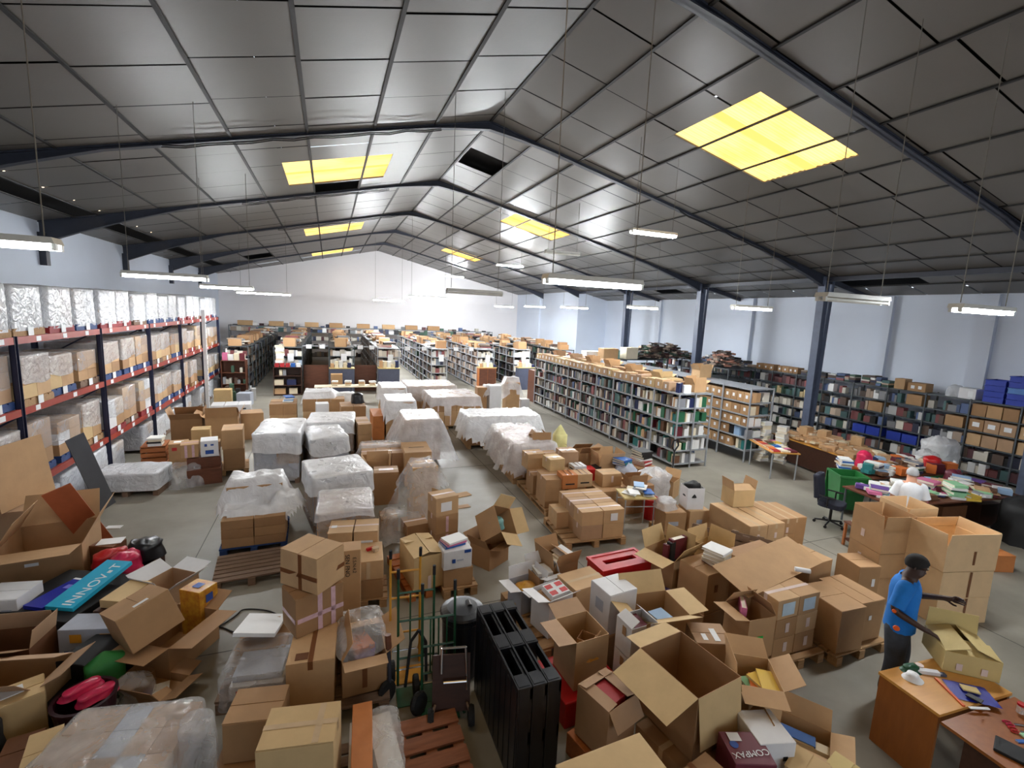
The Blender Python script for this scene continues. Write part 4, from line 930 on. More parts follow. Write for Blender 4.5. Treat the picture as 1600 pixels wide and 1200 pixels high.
def hand_truck(label, x, y, yaw, w, h, paint, lean=12, bars=(.3, .62, .9), ears=.0, grips=False, mid=0, plate=.24, wr=.11):
    """two-wheeled sack truck standing on its toe plate, leaning back"""
    t = thing('hand_truck', label, 'hand truck', (x, y, 0), yaw, 'hand trucks')
    a = math.radians(lean); up = lambda s, q: Vector((s, math.sin(a)*q+.02, .05+math.cos(a)*q))
    for s in (-w/2, w/2):
        m = MB(); m.path([up(s, 0), up(s, h-.1), up(s, h)+Vector((0, ears, 0))], .014, 10); m.build('upright', paint, t)
        m = MB(); m.tube(up(s, h-.005)+Vector((0, ears, 0)), up(s, h+.10)+Vector((0, ears*1.5, .0)), .018, n=10); m.build('grip', 'rubber' if grips else paint, t)
        m = MB(); m.lathe([(wr*.45, -.022), (wr*.9, -.03), (wr, -.02), (wr, .02), (wr*.9, .03), (wr*.45, .022)], 20)
        wv_ = m.build('wheel', 'rubber', t); wv_.location = (s*1.28, .17, wr+.001); wv_.rotation_euler = (0, math.radians(90), 0)
        m = MB(); m.path([(s, .04, .28), (s, .17, wr)], .012, 8); m.build('bracket', paint, t)
    m = MB(); m.tube((-w*.7, .17, wr), (w*.7, .17, wr), .009, n=8); m.build('axle', 'chrome', t)
    for q in bars:
        m = MB(); m.tube(up(-w/2, q*h), up(w/2, q*h), .012, n=8); m.build('cross_bar', paint, t)
    for q in range(mid):
        s = -w/2+w*(q+1)/(mid+1); m = MB(); m.tube(up(s, bars[0]*h), up(s, bars[-1]*h), .009, n=8); m.build('rod', paint, t)
    m = MB(); m.box(-w/2-.02, w/2+.02, -plate, .02, .004, .014); m.build('toe_plate', paint, t)
    return t
hand_truck('green hand truck with black grips, left one of the two green ones', .84, 4.66, -4, .38, 1.22, 'green_paint', 3, (.25, .6, .86), mid=2, grips=True)
hand_truck('green hand truck with three upright rods, nearest the black drum', 1.03, 4.38, -4, .34, 1.16, 'green_paint', 5, (.25, .5, .76), mid=3, grips=True)
hand_truck('tall yellow hand truck standing behind the green ones', .77, 4.98, -4, .33, 1.30, 'yellow_paint', 3, (.3, .62, .86), grips=True, ears=-.03)
t = thing('platform_trolley', 'brown platform trolley stood on end with a chrome handle', 'trolley', (1.1, 4.12, 0), -12)
m = MB(); m.box(-.19, .19, -.02, .0, .1, .66); o = m.build('platform', 'wood_dark', t); o.rotation_euler = (math.radians(-12), 0, 0)
m = MB(); m.path([(-.10, .05, .5), (-.10, .10, .74), (.14, .10, .74), (.16, .05, .3)], .013, 10); m.build('handle', 'chrome', t)
m = MB(); m.path([(-.08, .02, .42), (.15, .02, .42)], .012, 8); m.build('cross_bar', 'chrome', t)
for (wx, wy) in ((-.2, -.06), (.2, -.06)):
    m = MB(); m.lathe([(.04, -.02), (.09, -.03), (.10, 0), (.09, .03), (.04, .02)], 20); w_ = m.build('wheel', 'rubber', t); w_.location = (wx, wy, .101); w_.rotation_euler = (0, math.radians(90), 0)
    m = MB(); m.path([(wx, wy+.1, .05), (wx*.8, wy+.05, .2), (wx, wy-.08, .14)], .012, 8); m.build('fork', 'pallet_old', t)
m = MB(); m.path([(-.16, .02, .06), (-.1, .1, .2), (.05, .1, .22), (.14, .02, .06)], .013, 8); m.build('axle_bow', 'green_paint', t)
t = thing('stair_climber', 'dark tri-wheel sack truck at the left of the green hand trucks', 'hand truck', (.62, 4.55, 0), -20)
for s in (-.05, .13):
    m = MB(); m.lathe([(.05, -.025), (.10, -.03), (.115, 0), (.10, .03), (.05, .025)], 20); w_ = m.build('wheel', 'rubber', t); w_.location = (s*2, -.05-s*.8, .116); w_.rotation_euler = (0, math.radians(80), math.radians(-30))
m = MB(); m.path([(-.08, .02, .2), (-.1, .06, .58)], .02, 8); m.build('upright', 'steel_frame', t)
m = MB(); m.tube((-.1, .06, .56), (-.115, .08, .70), .032, n=10); m.build('grip', 'wood_brown', t)
m = MB(); m.path([(.08, .05, .12), (.12, .12, .6), (.2, .14, .72), (.28, .12, .6), (.3, .05, .2)], .016, 8); m.build('handle_loop', 'rubber', t)

# ================================================================== NEAR RIGHT HEAP OF BOXES
pallet('wooden pallet under the open white boxes with the red crates', 3.15, 5.3, 1.7, 1.3, 4, 'pallet_wood')
carton('pale grey open box with gold packets, at the front left of the heap', 2.5, 5.5, .14, .4, .34, .34, 10, 'carton_grey', open=(170, 100, 178, 100), flap_mat='carton_white')
heap('packet', 'gold packet inside the pale grey open box', 'packet', 2.47, 5.5, .2, .26, .22, .22, 'gold_foil', 12, 31, .02)
carton('open white box of booklets with a tall flap, behind the pale grey box', 2.78, 5.62, .14, .34, .36, .40, 10, 'kraft_b', open=(None, 70, 160, 110), flap_mat='carton_white')
pile('in the open white box behind the pale grey one', 2.77, 5.62, .40, 3, 10, ['cream', 'grey', 'white'], .22, .26, .05)
carton('brown open box of books with one white flap at the back', 3.08, 5.78, .14, .44, .44, .46, 12, 'kraft_d', open=(100, 30, 110, 110), flap_mat='kraft_b')
for i, c in enumerate(('navy', 'cream', 'cream', 'white')):
    book('%s book standing in the brown open box with the white flap, %s' % (c, ORD[i]), 2.95+i*.075, 5.76, .36, .06, .3, .24, 12, c, 'upright')
m = MB(); m.box(-.1, .1, -.19, .19, 0, .006); o = m.build('white_card', 'paper_white', loc=(3.22, 5.82, .625), yaw=12); o.rotation_euler = (0, math.radians(-14), math.radians(12)); tag(o, 'white card lying over the brown open box of books', 'card')
carton('kraft box with a red label, right of the open white lidded box', 3.12, 5.08, .14, .54, .42, .52, 8, 'kraft_c', open=None, tape='tape_clear', labs=[('f', .62, .72, .2, .1, 'print_red', 'print')])
o = carton('white box whose lid shows a red pattern with a white cross', 2.62, 4.98, .14, .38, .36, .50, 14, 'carton_white', open=(165, None, 140, None), inner='carton_white')
m = MB(); m.box(-.14, .14, -.11, .11, 0, .07); q_ = m.build('patterned_box', 'carton_white', loc=(2.66, 4.98, .60), yaw=14); q_.rotation_euler = (math.radians(10), 0, math.radians(14)); tag(q_, 'flat box with a red and white cross pattern in the white box', 'box')
for (px, py, sx, sy) in ((-.08, .055, .1, .07), (.08, .055, .1, .07), (-.08, -.055, .1, .07), (.08, -.055, .1, .07)):
    m = MB(); m.box(px-sx/2, px+sx/2, py-sy/2, py+sy/2, .0705, .072); m.build('print', 'print_red', q_)
carton('kraft box filling the space under the red patterned box', 2.63, 4.98, .15, .34, .32, .44, 14, 'kraft_d', tape=None, flaps=False)
# red crates
for k in range(2):
    z = .14+k*.25; t = thing('plastic_crate', 'red plastic crate, %s of the two behind the white boxes' % ['lower', 'upper'][k], 'crate', (3.92, 5.42, z), 3, 'red crates')
    m = MB(); m.box(-.42, .42, -.2, .2, 0, .02); m.box(-.42, .42, -.2, -.17, .02, .245); m.box(-.42, .42, .17, .2, .02, .245); m.box(-.42, -.39, -.17, .17, .02, .245); m.box(.39, .42, -.17, .17, .02, .245)
    m.build('crate_body', 'red_plastic', t)
    m = MB(); m.box(-.435, .435, -.215, -.165, .2, .247); m.box(-.435, .435, .165, .215, .2, .247); m.box(-.435, -.385, -.165, .165, .2, .247); m.box(.385, .435, -.165, .165, .2, .247); m.build('rim', 'red_plastic', t)
    m = MB(); m.box(-.06, .06, -.217, -.2155, .12, .15); m.build('hand_hole', 'print_black', t)
    if k == 1:
        m = MB(); m.box(-.385, .385, -.165, -.05, .19, .235); m.box(-.385, .385, .05, .165, .19, .235); m.box(-.385, -.27, -.05, .05, .19, .235); m.box(.27, .385, -.05, .05, .19, .235); m.build('slotted_top', 'red_plastic', t)
m = MB(); m.box(-.07, .07, -.01, .01, 0, .2); o = m.build('blue_card', 'print_blue', loc=(3.43, 5.3, .141), yaw=10); tag(o, 'blue card with a white letter beside the red crates', 'card')
m = MB(); m.lathe([(.03, 0), (.045, 0), (.045, .002), (.03, .002)], 16); q_ = m.build('print', 'paper_white', o); q_.location = (0, -.0115, .14); q_.rotation_euler = (math.radians(90), 0, 0)
carton('tall white box with grey print and open lid, behind the white pair', 3.15, 4.42, .45, .40, .36, .5, 6, 'carton_white', tape=None, seam='y', labs=[('f', .7, .3, .1, .12, 'carton_grey', 'print'), ('l', .5, .6, .14, .14, 'carton_grey', 'print')])
carton('pinkish brown box supporting the tall white box', 3.15, 4.42, .0, .44, .4, .445, 6, 'kraft_e', tape=None)
m = MB(); m.box(-.34, .34, -.3, .3, 0, .28); m.box(-.36, .36, -.32, .32, .28, .31); o = m.build('plastic_crate', 'red_plastic', loc=(2.47, 3.98, 0), yaw=4, bevel=.01); tag(o, 'red plastic tub under the tall open kraft box', 'crate')
carton('tall open kraft box with a yellow packet, wide flaps hanging out', 2.47, 3.98, .312, .40, .42, .54, 4, 'kraft_c', open=(176, None, None, 164), flap_mat='kraft_e')
carton('small open inner box in the tall open kraft box', 2.52, 3.95, .62, .16, .16, .12, 40, 'kraft_d', open=(None, None, 120, None))
heap('packet', 'yellow packet in the tall open kraft box', 'packet', 2.5, 3.84, .60, .14, .08, .1, 'yellow_paint', 0, 33, .01)
for k in range(2):
    carton('white box of the stacked pair, %s' % ['lower one with a brown flap', 'upper one with a red book showing'][k], 3.06, 3.83, .20+k*.36, .34, .26, .355, 3, 'carton_white', open=((None, None, 172 if k == 0 else None, None) if k == 0 else (30, 40, None, None)), flap_mat='kraft_c' if k == 0 else 'carton_white', flap_len=.12, labs=[('l', .45, .75, .06, .1, 'kraft_b', 'print'), ('f', .62, .93, .05, .09, 'kraft_b', 'packing_tape')])
book('dark red book showing in the upper white box of the pair', 3.06, 3.85, .80, .24, .16, .08, 90, 'maroon')
carton('low brown carton under the white pair', 3.06, 3.83, 0, .4, .32, .195, 3, 'kraft_e', tape=None, flaps=False)
carton('wide open kraft box of papers behind the white pair', 3.52, 4.12, .30, .62, .50, .50, -6, 'kraft_a', open=(158, 176, 150, 118), flap_mat='kraft_f')
pile('in the wide open kraft box behind the white pair', 3.55, 4.0, .5, 4, 10, ['purple', 'cream', 'white', 'pale blue'], .2, .28, .05)
carton('carton beneath the wide open kraft box of papers', 3.52, 4.12, 0, .58, .48, .295, -4, 'kraft_d', tape=None, flaps=False)
carton('flattened kraft board beside the red crates', 4.45, 5.3, .0, .5, .42, .28, 20, 'kraft_a', tape=None, flaps=False)
carton('kraft box with two white papers taped on top, behind the biggest open box', 3.77, 3.52, .42, .38, .34, .38, -22, 'kraft_e', tape=None, labs=[('t', .62, .42, .06, .2, 'paper_white'), ('t', .3, .3, .05, .1, 'paper_white')])
carton('box under the one with two white papers', 3.77, 3.52, 0, .42, .36, .415, -20, 'kraft_d', tape=None, flaps=False)
carton('biggest open kraft box, empty, with a wide front flap hanging down', 3.06, 3.05, .40, .56, .68, .60, 8, 'kraft_d', open=(200, 250, 262, 186), flap_mat='kraft_f', flap_len=(.36, .2, .46, .20), labs=[('f', .5, .2, .05, .12, 'tape_white', 'packing_tape')])
carton('shiny taped carton under the biggest open kraft box', 2.98, 2.92, .0, .64, .60, .395, 10, 'kraft_d', tape='tape_clear', flaps=False)
carton('open kraft box holding a red book, left of the biggest open box', 2.34, 3.26, .24, .38, .38, .5, 16, 'kraft_e', open=(6, 10, 236, 14), flap_mat='kraft_e', flap_len=(.12, .13, .18, .1))
book('red hardback in the open kraft box beside the black pallets', 2.35, 3.24, .64, .16, .24, .1, 22, 'red')
m = MB(); m.box(-.24, .24, -.24, .24, 0, .22); o = m.build('wooden_crate', 'wood_orange', loc=(2.34, 3.26, 0), yaw=14, bevel=.006); tag(o, 'orange wooden crate under the open box with the red book', 'crate')
carton('large smooth cream kraft box cut off by the bottom edge', 1.86, 2.36, .12, .74, .52, .80, 2, 'kraft_f', tape=None, flaps=False)
m = MB(); m.box(-.4, .4, -.3, .3, 0, .118); tag(m.build('wooden_crate', 'wood_orange', loc=(1.95, 2.36, 0), yaw=2), 'low wooden crate under the large cream box at the bottom edge', 'crate')
carton('taped kraft box at the bottom edge with a glossy white strip', 2.66, 2.36, .2, .42, .30, .42, 12, 'kraft_d', tape='tape_brown', seam='y', labs=[('t', .6, .3, .3, .05, 'carton_white', 'packing_tape')])
o = carton('maroon printed box with white lettering at the bottom edge', 3.14, 2.42, .25, .34, .30, .44, -20, 'maroon_card', tape=None, flaps=False, labs=[('t', .3, .8, .1, .08, 'carton_white', 'print'), ('f', .5, .35, .3, .22, 'flame_card', 'picture')])
letters(o, 'COMPAX', .075, 'carton_white', (0, -.06, .447), (0, 0, math.radians(188)))
m = MB(); m.lathe([(.0, 0), (.035, 0), (.035, .001), (0, .001)], 16); q_ = m.build('print', 'print_blue', o); q_.location = (-.1, .02, .446)
carton('open box with a brown picture lid behind the maroon box', 3.36, 2.72, .2, .34, .3, .38, -24, 'kraft_b', open=(None, 120, None, 100))
carton('white box with black handling marks right of the maroon box', 3.45, 2.52, .28, .32, .34, .42, -14, 'carton_white', tape=None, flaps=False, labs=[('f', .3, .2, .05, .05, 'print_black', 'print'), ('f', .55, .25, .05, .05, 'print_black', 'print'), ('f', .75, .65, .04, .04, 'print_black', 'print'), ('f', .72, .3, .03, .05, 'print_black', 'print')])
carton('base carton under the white box with black marks', 3.42, 2.56, 0, .5, .5, .275, -14, 'kraft_b', tape=None, flaps=False)
carton('open kraft box of yellow and mint booklets, grey flap toward the man', 3.78, 2.95, .38, .40, .44, .42, -32, 'kraft_c', open=(96, 150, 186, 152), flap_mat='kraft_a')
for i, (c, a) in enumerate((('black', 5), ('mint', 20), ('orange', -10), ('yellow', 30), ('yellow', -6))):
    book('%s booklet in the open box with the grey flap, %s from below' % (c, ORD[i]), 3.76+.03*i, 2.95-.02*i, .60+i*.03, .16, .26, .025, a-30, c)
carton('carton under the open box of yellow booklets', 3.80, 2.95, 0, .44, .46, .375, -30, 'kraft_d', tape=None, flaps=False)
carton('low open box with a blue book beside the aisle, in front of the desk', 4.02, 2.58, .0, .36, .46, .40, 34, 'kraft_c', open=(150, 120, 160, None))
book('dark blue book in the low open box in front of the desk', 4.0, 2.62, .30, .12, .32, .06, 36, 'blue')
book('pale book beside the dark blue one in the low open box', 4.07, 2.5, .28, .1, .3, .06, 36, 'cream')
carton('small kraft box at the bottom edge right of the white box', 3.6, 2.22, .2, .3, .26, .36, 20, 'kraft_f', tape=None)
carton('yellowish kraft box cut off by the bottom edge near the desk', 3.95, 2.12, 0, .32, .3, .46, 15, 'card_yellow', tape=None)
m = MB(); m.box(-.07, .07, -.1, .1, 0, .01); tag(m.build('paper_sheet', 'paper_white', loc=(4.38, 2.82, .001), yaw=30), 'white paper on the floor beside the low open box', 'paper')
# boxes around the long cardboard sheet
carton('kraft box with a green label, open flaps toward the camera', 4.58, 3.72, .30, .38, .38, .50, -4, 'kraft_a', open=(170, 60, None, 60), labs=[('f', .45, .5, .09, .07, mat('label_green', (40, 190, 80), .5), 'paper_label')])
carton('carton under the box with the green label', 4.55, 3.76, 0, .44, .42, .295, -4, 'kraft_d', tape=None, flaps=False)
book('pink folder sticking out of the box with the green label', 4.52, 3.78, .74, .06, .26, .12, -40, 'pink', 'upright')
pallet('pallet under the stack with pale blue paper labels', 5.28, 3.82, .8, .62, 0, 'pallet_wood')
for k in range(3):
    for i in range(2):
        carton('kraft box, %s layer %s, in the stack with pale labels' % (['bottom', 'middle', 'top'][k], ['left', 'right'][i]), 5.08+i*.35, 3.8, .14+k*.25, .345, .36, .248, 0, KRAFT[(i+k) % 3], tape='tape_white', flaps=False, labs=[('f', .5, .5, .2, .16, mat('label_pale', (196, 218, 232), .5), 'paper_label')] if k == 2 else [('f', .55, .5, .06, .12, 'tape_white', 'packing_tape')], group='stack with pale labels')
pallet('pallet under the two plain kraft boxes beside the man', 6.2, 3.75, .95, .72, 0, 'pallet_wood')
carton('plain kraft box with folded lid, left of two beside the man', 5.99, 3.72, .14, .42, .6, .56, -4, 'kraft_b', seam='x', tape=None)
carton('plain kraft box with folded lid, right of two beside the man', 6.45, 3.78, .14, .42, .6, .54, -2, 'kraft_b', seam='y', tape=None, labs=[('f', .4, .6, .05, .06, 'paper_white')])
m = MB(); m.box(-.86, .86, -.27, .27, -.004, .004); o = m.build('cardboard_sheet', 'kraft_a', loc=(5.42, 4.2, .97)); o.rotation_euler = (math.radians(16), math.radians(-1), math.radians(10)); tag(o, 'long flat kraft cardboard sheet lying over the boxes', 'cardboard sheet')
carton('box holding up the far side of the long cardboard sheet', 5.6, 4.55, 0, .8, .5, .93, 6, 'kraft_d', tape=None, flaps=False)
carton('kraft box under the right end of the long cardboard sheet', 6.35, 4.4, .0, .5, .5, .86, 4, 'kraft_a', tape=None)
m = MB(); m.tube((-.09, 0, .03), (.09, 0, .03), .03, n=12); o = m.build('paper_roll', 'paper_white', loc=(5.72, 3.96, .935), yaw=-38); tag(o, 'small white paper roll on the long cardboard sheet', 'paper roll')
carton('large open kraft box with a stack of books on it', 4.74, 4.62, .30, .46, .46, .55, 8, 'kraft_b', open=None, tape=None, labs=[('f', .4, .6, .06, .1, 'kraft_dark', 'print'), ('r', .5, .75, .2, .06, 'kraft_dark', 'print')])
carton('box below the one carrying a stack of books', 4.74, 4.62, 0, .5, .48, .295, 8, 'kraft_d', tape=None, flaps=False)
pile('on the kraft box left of the long sheet', 4.86, 4.56, .86, 5, 15, ['maroon', 'cream', 'white', 'cream', 'white'], .24, .3, .045)
carton('open kraft box with maroon binders, flap spread to the left', 4.62, 5.2, .0, .5, .5, .78, 16, 'kraft_a', open=(186, 95, 120, 110), flap_mat='kraft_f')
for i, (c, q) in enumerate((('maroon', 14), ('black', 20), ('maroon', 8))):
    o = book('%s binder leaning in the open box with the spread flap, %s' % (c, ORD[i]), 4.62+.05*i, 5.16, .62+.03*i, .3, .08, .3, q, c, 'upright', name='binder', cat='binder')
carton('purple and blue printed box under the spread flap', 4.22, 4.86, 0, .26, .3, .42, 30, mat('print_purple', (110, 92, 150), .5, rgb2=(60, 70, 130), scale=12), tape=None, flaps=False)
carton('tan carton with open lid behind the stack of books', 5.35, 5.15, .0, .5, .44, .76, 12, 'kraft_f', open=(130, 95, 150, 100))
# right centre stack
pallet('pallet under the long kraft boxes in the right centre', 7.15, 6.05, 1.0, 1.15, -5, 'pallet_wood')
for k in range(2):
    for i in range(3):
        carton('long kraft box, %s layer, %s, in the right centre stack' % (['lower', 'upper'][k], ['left', 'middle', 'right'][i]), 6.83+i*.38, 6.05-.02*i, .14+k*.29, .365, 1.02 if i < 2 else .8, .288, -5, ['kraft_c', 'kraft_c', 'kraft_b'][i], tape='tape_clear', seam='y', flaps=k == 1, labs=[('f', .5, .3, .05, .1, 'tape_white', 'packing_tape')])
carton('kraft box with peaked lid on top of the long boxes', 7.2, 6.42, .73, .44, .36, .32, -10, 'kraft_f', open=(100, 100, 20, 20), flap_mat='kraft_c')
carton('tall kraft box right of the long boxes, standing on the floor', 8.02, 6.12, 0, .44, .72, .62, -6, 'kraft_b', seam='y')
for k, (xx, yy) in enumerate(((6.15, 5.75), (6.62, 5.35))):
    t = pallet('old wooden pallet standing on edge, %s one' % ['far', 'near'][k], xx, yy, .9, .6, 0, 'pallet_old'); t.rotation_euler = (math.radians(72), 0, math.radians(-52)); t.location.z = .32
pallet('pallet under the brown box and white panel box', 6.3, 6.9, .9, .7, -8, 'pallet_wood')
carton('brown box with dark printing on the pallet near the red bin', 6.05, 6.88, .14, .42, .42, .42, -12, 'kraft_b', tape=None, labs=[('t', .5, .5, .1, .06, 'print_black', 'print'), ('f', .4, .5, .2, .08, 'carton_grey', 'print')])
carton('kraft box with a paper label beside the brown printed box', 6.55, 6.82, .14, .42, .4, .42, -8, 'kraft_c', labs=[('f', .5, .5, .12, .08, 'carton_grey')])
o = carton('tall white bin box with dark things in it, on kraft boxes', 6.5, 6.85, .565, .34, .3, .42, -14, 'carton_white', open=(None,)*4)
heap('plastic_bag', 'dark bag in the tall white bin box', 'bag', 6.5, 6.85, .80, .26, .22, .22, 'black_soft', 0, 41, .03)
heap('plastic_bag', 'clear bag of leaflets on the brown printed box', 'bag', 5.98, 6.95, .57, .32, .3, .14, 'film_wrap', 0, 43, .05)
m = MB(); m.lathe([(.12, 0), (.16, .42), (.175, .42), (.175, .45), (.15, .45), (.11, .02)], 24); o = m.build('waste_bin', 'red_plastic', loc=(6.2, 7.68, 0)); tag(o, 'round red waste bin beside the small metal table', 'bin')
# taped carton pallet
pallet('wooden pallet under the block of pink taped cartons', 4.5, 7.45, 1.2, 1.15, -4, 'pallet_wood')
stack('carton with white and pink tape, {}, low block by the aisle', 4.62, 7.45, .14, (2, 3, 2), (.43, .36, .265), -4, ['kraft_c', 'kraft_a', 'kraft_e'], 'tape_white')
carton('single kraft box at the left edge of the low taped block', 4.12, 7.72, .14, .3, .42, .30, -4, 'kraft_c')
o = [q for q in bpy.data.objects if q.get('label') == 'carton with white and pink tape, upper layer front row right, low block by the aisle'][0]
m = MB(); m.box(-.07, .07, -.187, -.184, .06, .2); m.build('paper_label', 'paper_white', o)
# strapped boxes on the pallet behind
pallet('wooden pallet under the tall mixed kraft boxes by the aisle', 4.75, 9.2, 1.2, 1.9, -3, 'pallet_wood')
RB = [(4.38, 8.72, .14, .42, .62, .60, 'kraft_b', 'tall kraft box at the left front of the mixed pallet'), (4.83, 8.52, .14, .42, .40, .40, 'kraft_d', 'kraft box below the strapped pair on the mixed pallet'),
 (4.66, 8.5, .545, .34, .34, .30, 'card_orange', 'strapped box with hand holes, left of the pair on the mixed pallet'), (5.02, 8.52, .545, .34, .34, .28, 'kraft_c', 'strapped box with hand holes, right of the pair on the mixed pallet'),
 (4.42, 9.4, .14, .44, .5, .44, 'kraft_d', 'low kraft box behind the tall one on the mixed pallet'), (4.62, 9.1, .745, .36, .4, .26, 'kraft_f', 'cream topped kraft box high on the mixed pallet'), (4.42, 9.75, .585, .44, .36, .36, 'kraft_c', 'kraft box with a paper square at the far left of the mixed pallet'),
 (4.92, 9.2, .14, .5, .7, .58, 'kraft_e', 'middle kraft box of the mixed pallet'), (5.08, 9.35, .725, .4, .4, .34, 'kraft_e', 'pinkish kraft box with white square, high on the mixed pallet'), (5.15, 8.95, .725, .3, .3, .12, 'carton_white', 'flat pale box beside the strapped pair'), (4.85, 9.95, .14, .5, .44, .7, 'kraft_a', 'far kraft box of the mixed pallet')]
for (x, y, z0, w, d, h, mm, lb) in RB:
    labs = [('t', .5, .4, .08, .07, 'paper_white')] if ('square' in lb or 'cream' in lb) else []
    if 'strapped' in lb: labs = [('f', .5, .35, .2, .03, 'print_black', 'hand_hole'), ('t', .33, .5, .02, d, 'tape_brown', 'strap'), ('t', .66, .5, .02, d, 'tape_brown', 'strap'), ('l', .5, .35, .16, .03, 'print_black', 'hand_hole')]
    carton(lb, x, y, z0, w, d, h, -3+rnd.uniform(-4, 4), mm, tape='tape_white' if 'strapped' not in lb else None, flaps='strapped' not in lb, labs=labs)
carton('open brown box beyond the mixed pallet, at the sheet edge', 5.0, 10.75, 0, .5, .5, .95, -8, 'kraft_b', open=(60, 60, 95, 30), labs=[('f', .6, .7, .03, .03, 'print_black', 'print')])
heap('paper_bag', 'pale yellow paper bag standing beyond the mixed pallet', 'bag', 5.5, 10.55, .0, .34, .26, 1.1, mat('paper_yellow', (222, 216, 150), .7), -6, 44, .02)
carton('open kraft box with raised flaps behind the mixed pallet', 5.85, 9.85, 0, .5, .45, .86, -6, 'kraft_a', open=(150, 150, 130, 40), flap_mat='kraft_d')
carton('wide low kraft tray right of the open box with raised flaps', 6.1, 9.25, 0, .6, .5, .78, -6, 'kraft_c', open=(100, 100, 100, 100))
book('dark book lying on the wide low tray', 5.7, 9.1, .62, .3, .22, .09, 20, 'black'); 
carton('kraft box carrying the dark book', 5.66, 9.12, 0, .44, .4, .617, -6, 'kraft_e', tape=None, flaps=False)
m = MB(); m.path([(-.24, 0, 0), (-.24, 0, .62), (.24, 0, .78), (.24, 0, 0)], .012, 8); m.path([(-.24, 0, .5), (.24, 0, .62)], .012, 8); tag(m.build('metal_rack', 'shelf_steel', loc=(6.1, 10.35, 0), yaw=-10), 'empty grey metal frame standing near the long bookshelf', 'frame')
carton('red box lying behind the midsized kraft box', 5.38, 8.98, .0, .4, .3, .74, -5, 'red_plastic', tape=None, flaps=False)
carton('midsized kraft box right of the strapped pair', 5.62, 8.42, .545, .46, .36, .27, -3, 'kraft_c', labs=[('f', .5, .6, .05, .14, 'tape_white', 'packing_tape')])
carton('wide kraft carton below the midsized box', 5.62, 8.30, 0, .8, .66, .54, -2, 'kraft_b', tape=None)
carton('low kraft carton behind the small metal table', 6.0, 7.98, .62, .4, .3, .14, -4, 'kraft_d', open=(120, 150, 100, 60))
carton('supporting carton behind the small metal table', 6.25, 8.25, 0, .5, .6, .6, -4, 'kraft_d', tape=None, flaps=False)
t = thing('metal_table', 'small metal table heaped with white brochures by the taped block', 'table', (5.58, 7.36, 0), -14)
m = MB(); m.box(-.32, .32, -.26, .26, .70, .73); m.build('table_top', 'card_yellow', t)
for sx in (-.29, .29):
    for sy in (-.23, .23): m = MB(); m.tube((sx, sy, 0), (sx, sy, .70), .014, n=8); m.build('leg', 'shelf_steel', t)
for sy in (-.23, .23): m = MB(); m.tube((-.29, sy, .55), (.29, sy, .55), .010, n=8); m.build('cross_bar', 'shelf_steel', t)
for i in range(9):
    c = ['white', 'white', 'cream', 'white', 'blue', 'white', 'grey', 'white', 'pale blue'][i]
    book('%s brochure on the small metal table, %s in the heap' % (c, ORD[i]), 5.58+rnd.uniform(-.2, .2), 7.36+rnd.uniform(-.15, .15), .731+i*.016, .2, .28, .014, rnd.uniform(-60, 60), c, name='brochure', cat='brochure')
# pile of loose books between table and shelf
LB = [(6.25, 8.95, 'grey plastic bag of papers'), (6.6, 9.1, '')]
heap('plastic_bag', 'large pale grey bag of papers in front of the long bookshelf', 'bag', 6.75, 8.35, 0, .7, .55, .68, 'film_wrap', 10, 51, .09)
heap('plastic_bag', 'grey white bag leaning against the large pale one', 'bag', 6.3, 8.75, 0, .44, .4, .72, 'carton_grey', -10, 52, .07)
carton('kraft box with books on it in front of the long bookshelf', 7.0, 9.15, 0, .55, .45, .62, 8, 'kraft_d', tape=None)
pile('in the dark stack by the long bookshelf', 7.05, 9.2, .63, 7, 14, ['red', 'white', 'red', 'white', 'black', 'black', 'black'], .34, .4, .05)
pile('in the mixed tower beside the dark stack', 6.62, 9.3, .0, 12, 0, ['brown', 'cream', 'white', 'grey'], .3, .36, .055)
pile('on top of the grey white bag', 6.25, 8.85, .80, 3, 20, ['blue', 'teal', 'blue'], .3, .34, .05)
carton('kraft box tipped open at the end of the book heap', 7.45, 8.65, 0, .42, .4, .42, 30, 'kraft_c', open=(150, 120, None, 150))
pile('on the floor near the tipped kraft box', 7.45, 7.95, 0, 4, 30, ['black', 'red', 'navy', 'white'], .2, .28, .05)
# ================================================================== BOOK SHELVING
lots = Lots()
MUTED = ['grey', 'brown', 'tan', 'cream', 'navy', 'green', 'maroon', 'black', 'white', 'brown', 'cream', 'grey', 'teal', 'red', 'blue', 'tan']
def mut(pal=MUTED):
    c = lin(BC[rnd.choice(pal)]); k = rnd.uniform(.6, 1.2); g = sum(c[:3])/3; return tuple(min(1, (v*.5+g*.5)*k) for v in c[:3])+(1,)
def shelving(label, x0, x1, y0, y1, levels, bay, m='shelf_steel', mid=False, top=None, name='steel_shelving', sm=None):
    t = thing(name, label, 'shelving', (x0, y0, 0)); W, L = x1-x0, y1-y0; n = max(1, round(L/bay)); H = top or levels[-1]
    xs = [0, W/2, W] if mid else [0, W]
    for i in range(n+1):
        for x in xs:
            y = L*i/n; b = MB(); s = 1 if x < W else -1
            b.box(x-.018, x+.018, y-.018, y+.018, 0, H+.02); b.build('post', m, t)
    for z in levels:
        b = MB()
        for i in range(n):
            a, c = L*i/n+.002, L*(i+1)/n-.002
            b.box(.0, W, a, c, z-.004, z); b.box(-.002, .004, a, c, z-.035, z); b.box(W-.004, W+.002, a, c, z-.035, z); b.box(0, W, a, a+.004, z-.035, z); b.box(0, W, c-.004, c, z-.035, z)
        b.build('shelf', sm or m, t)
    return t
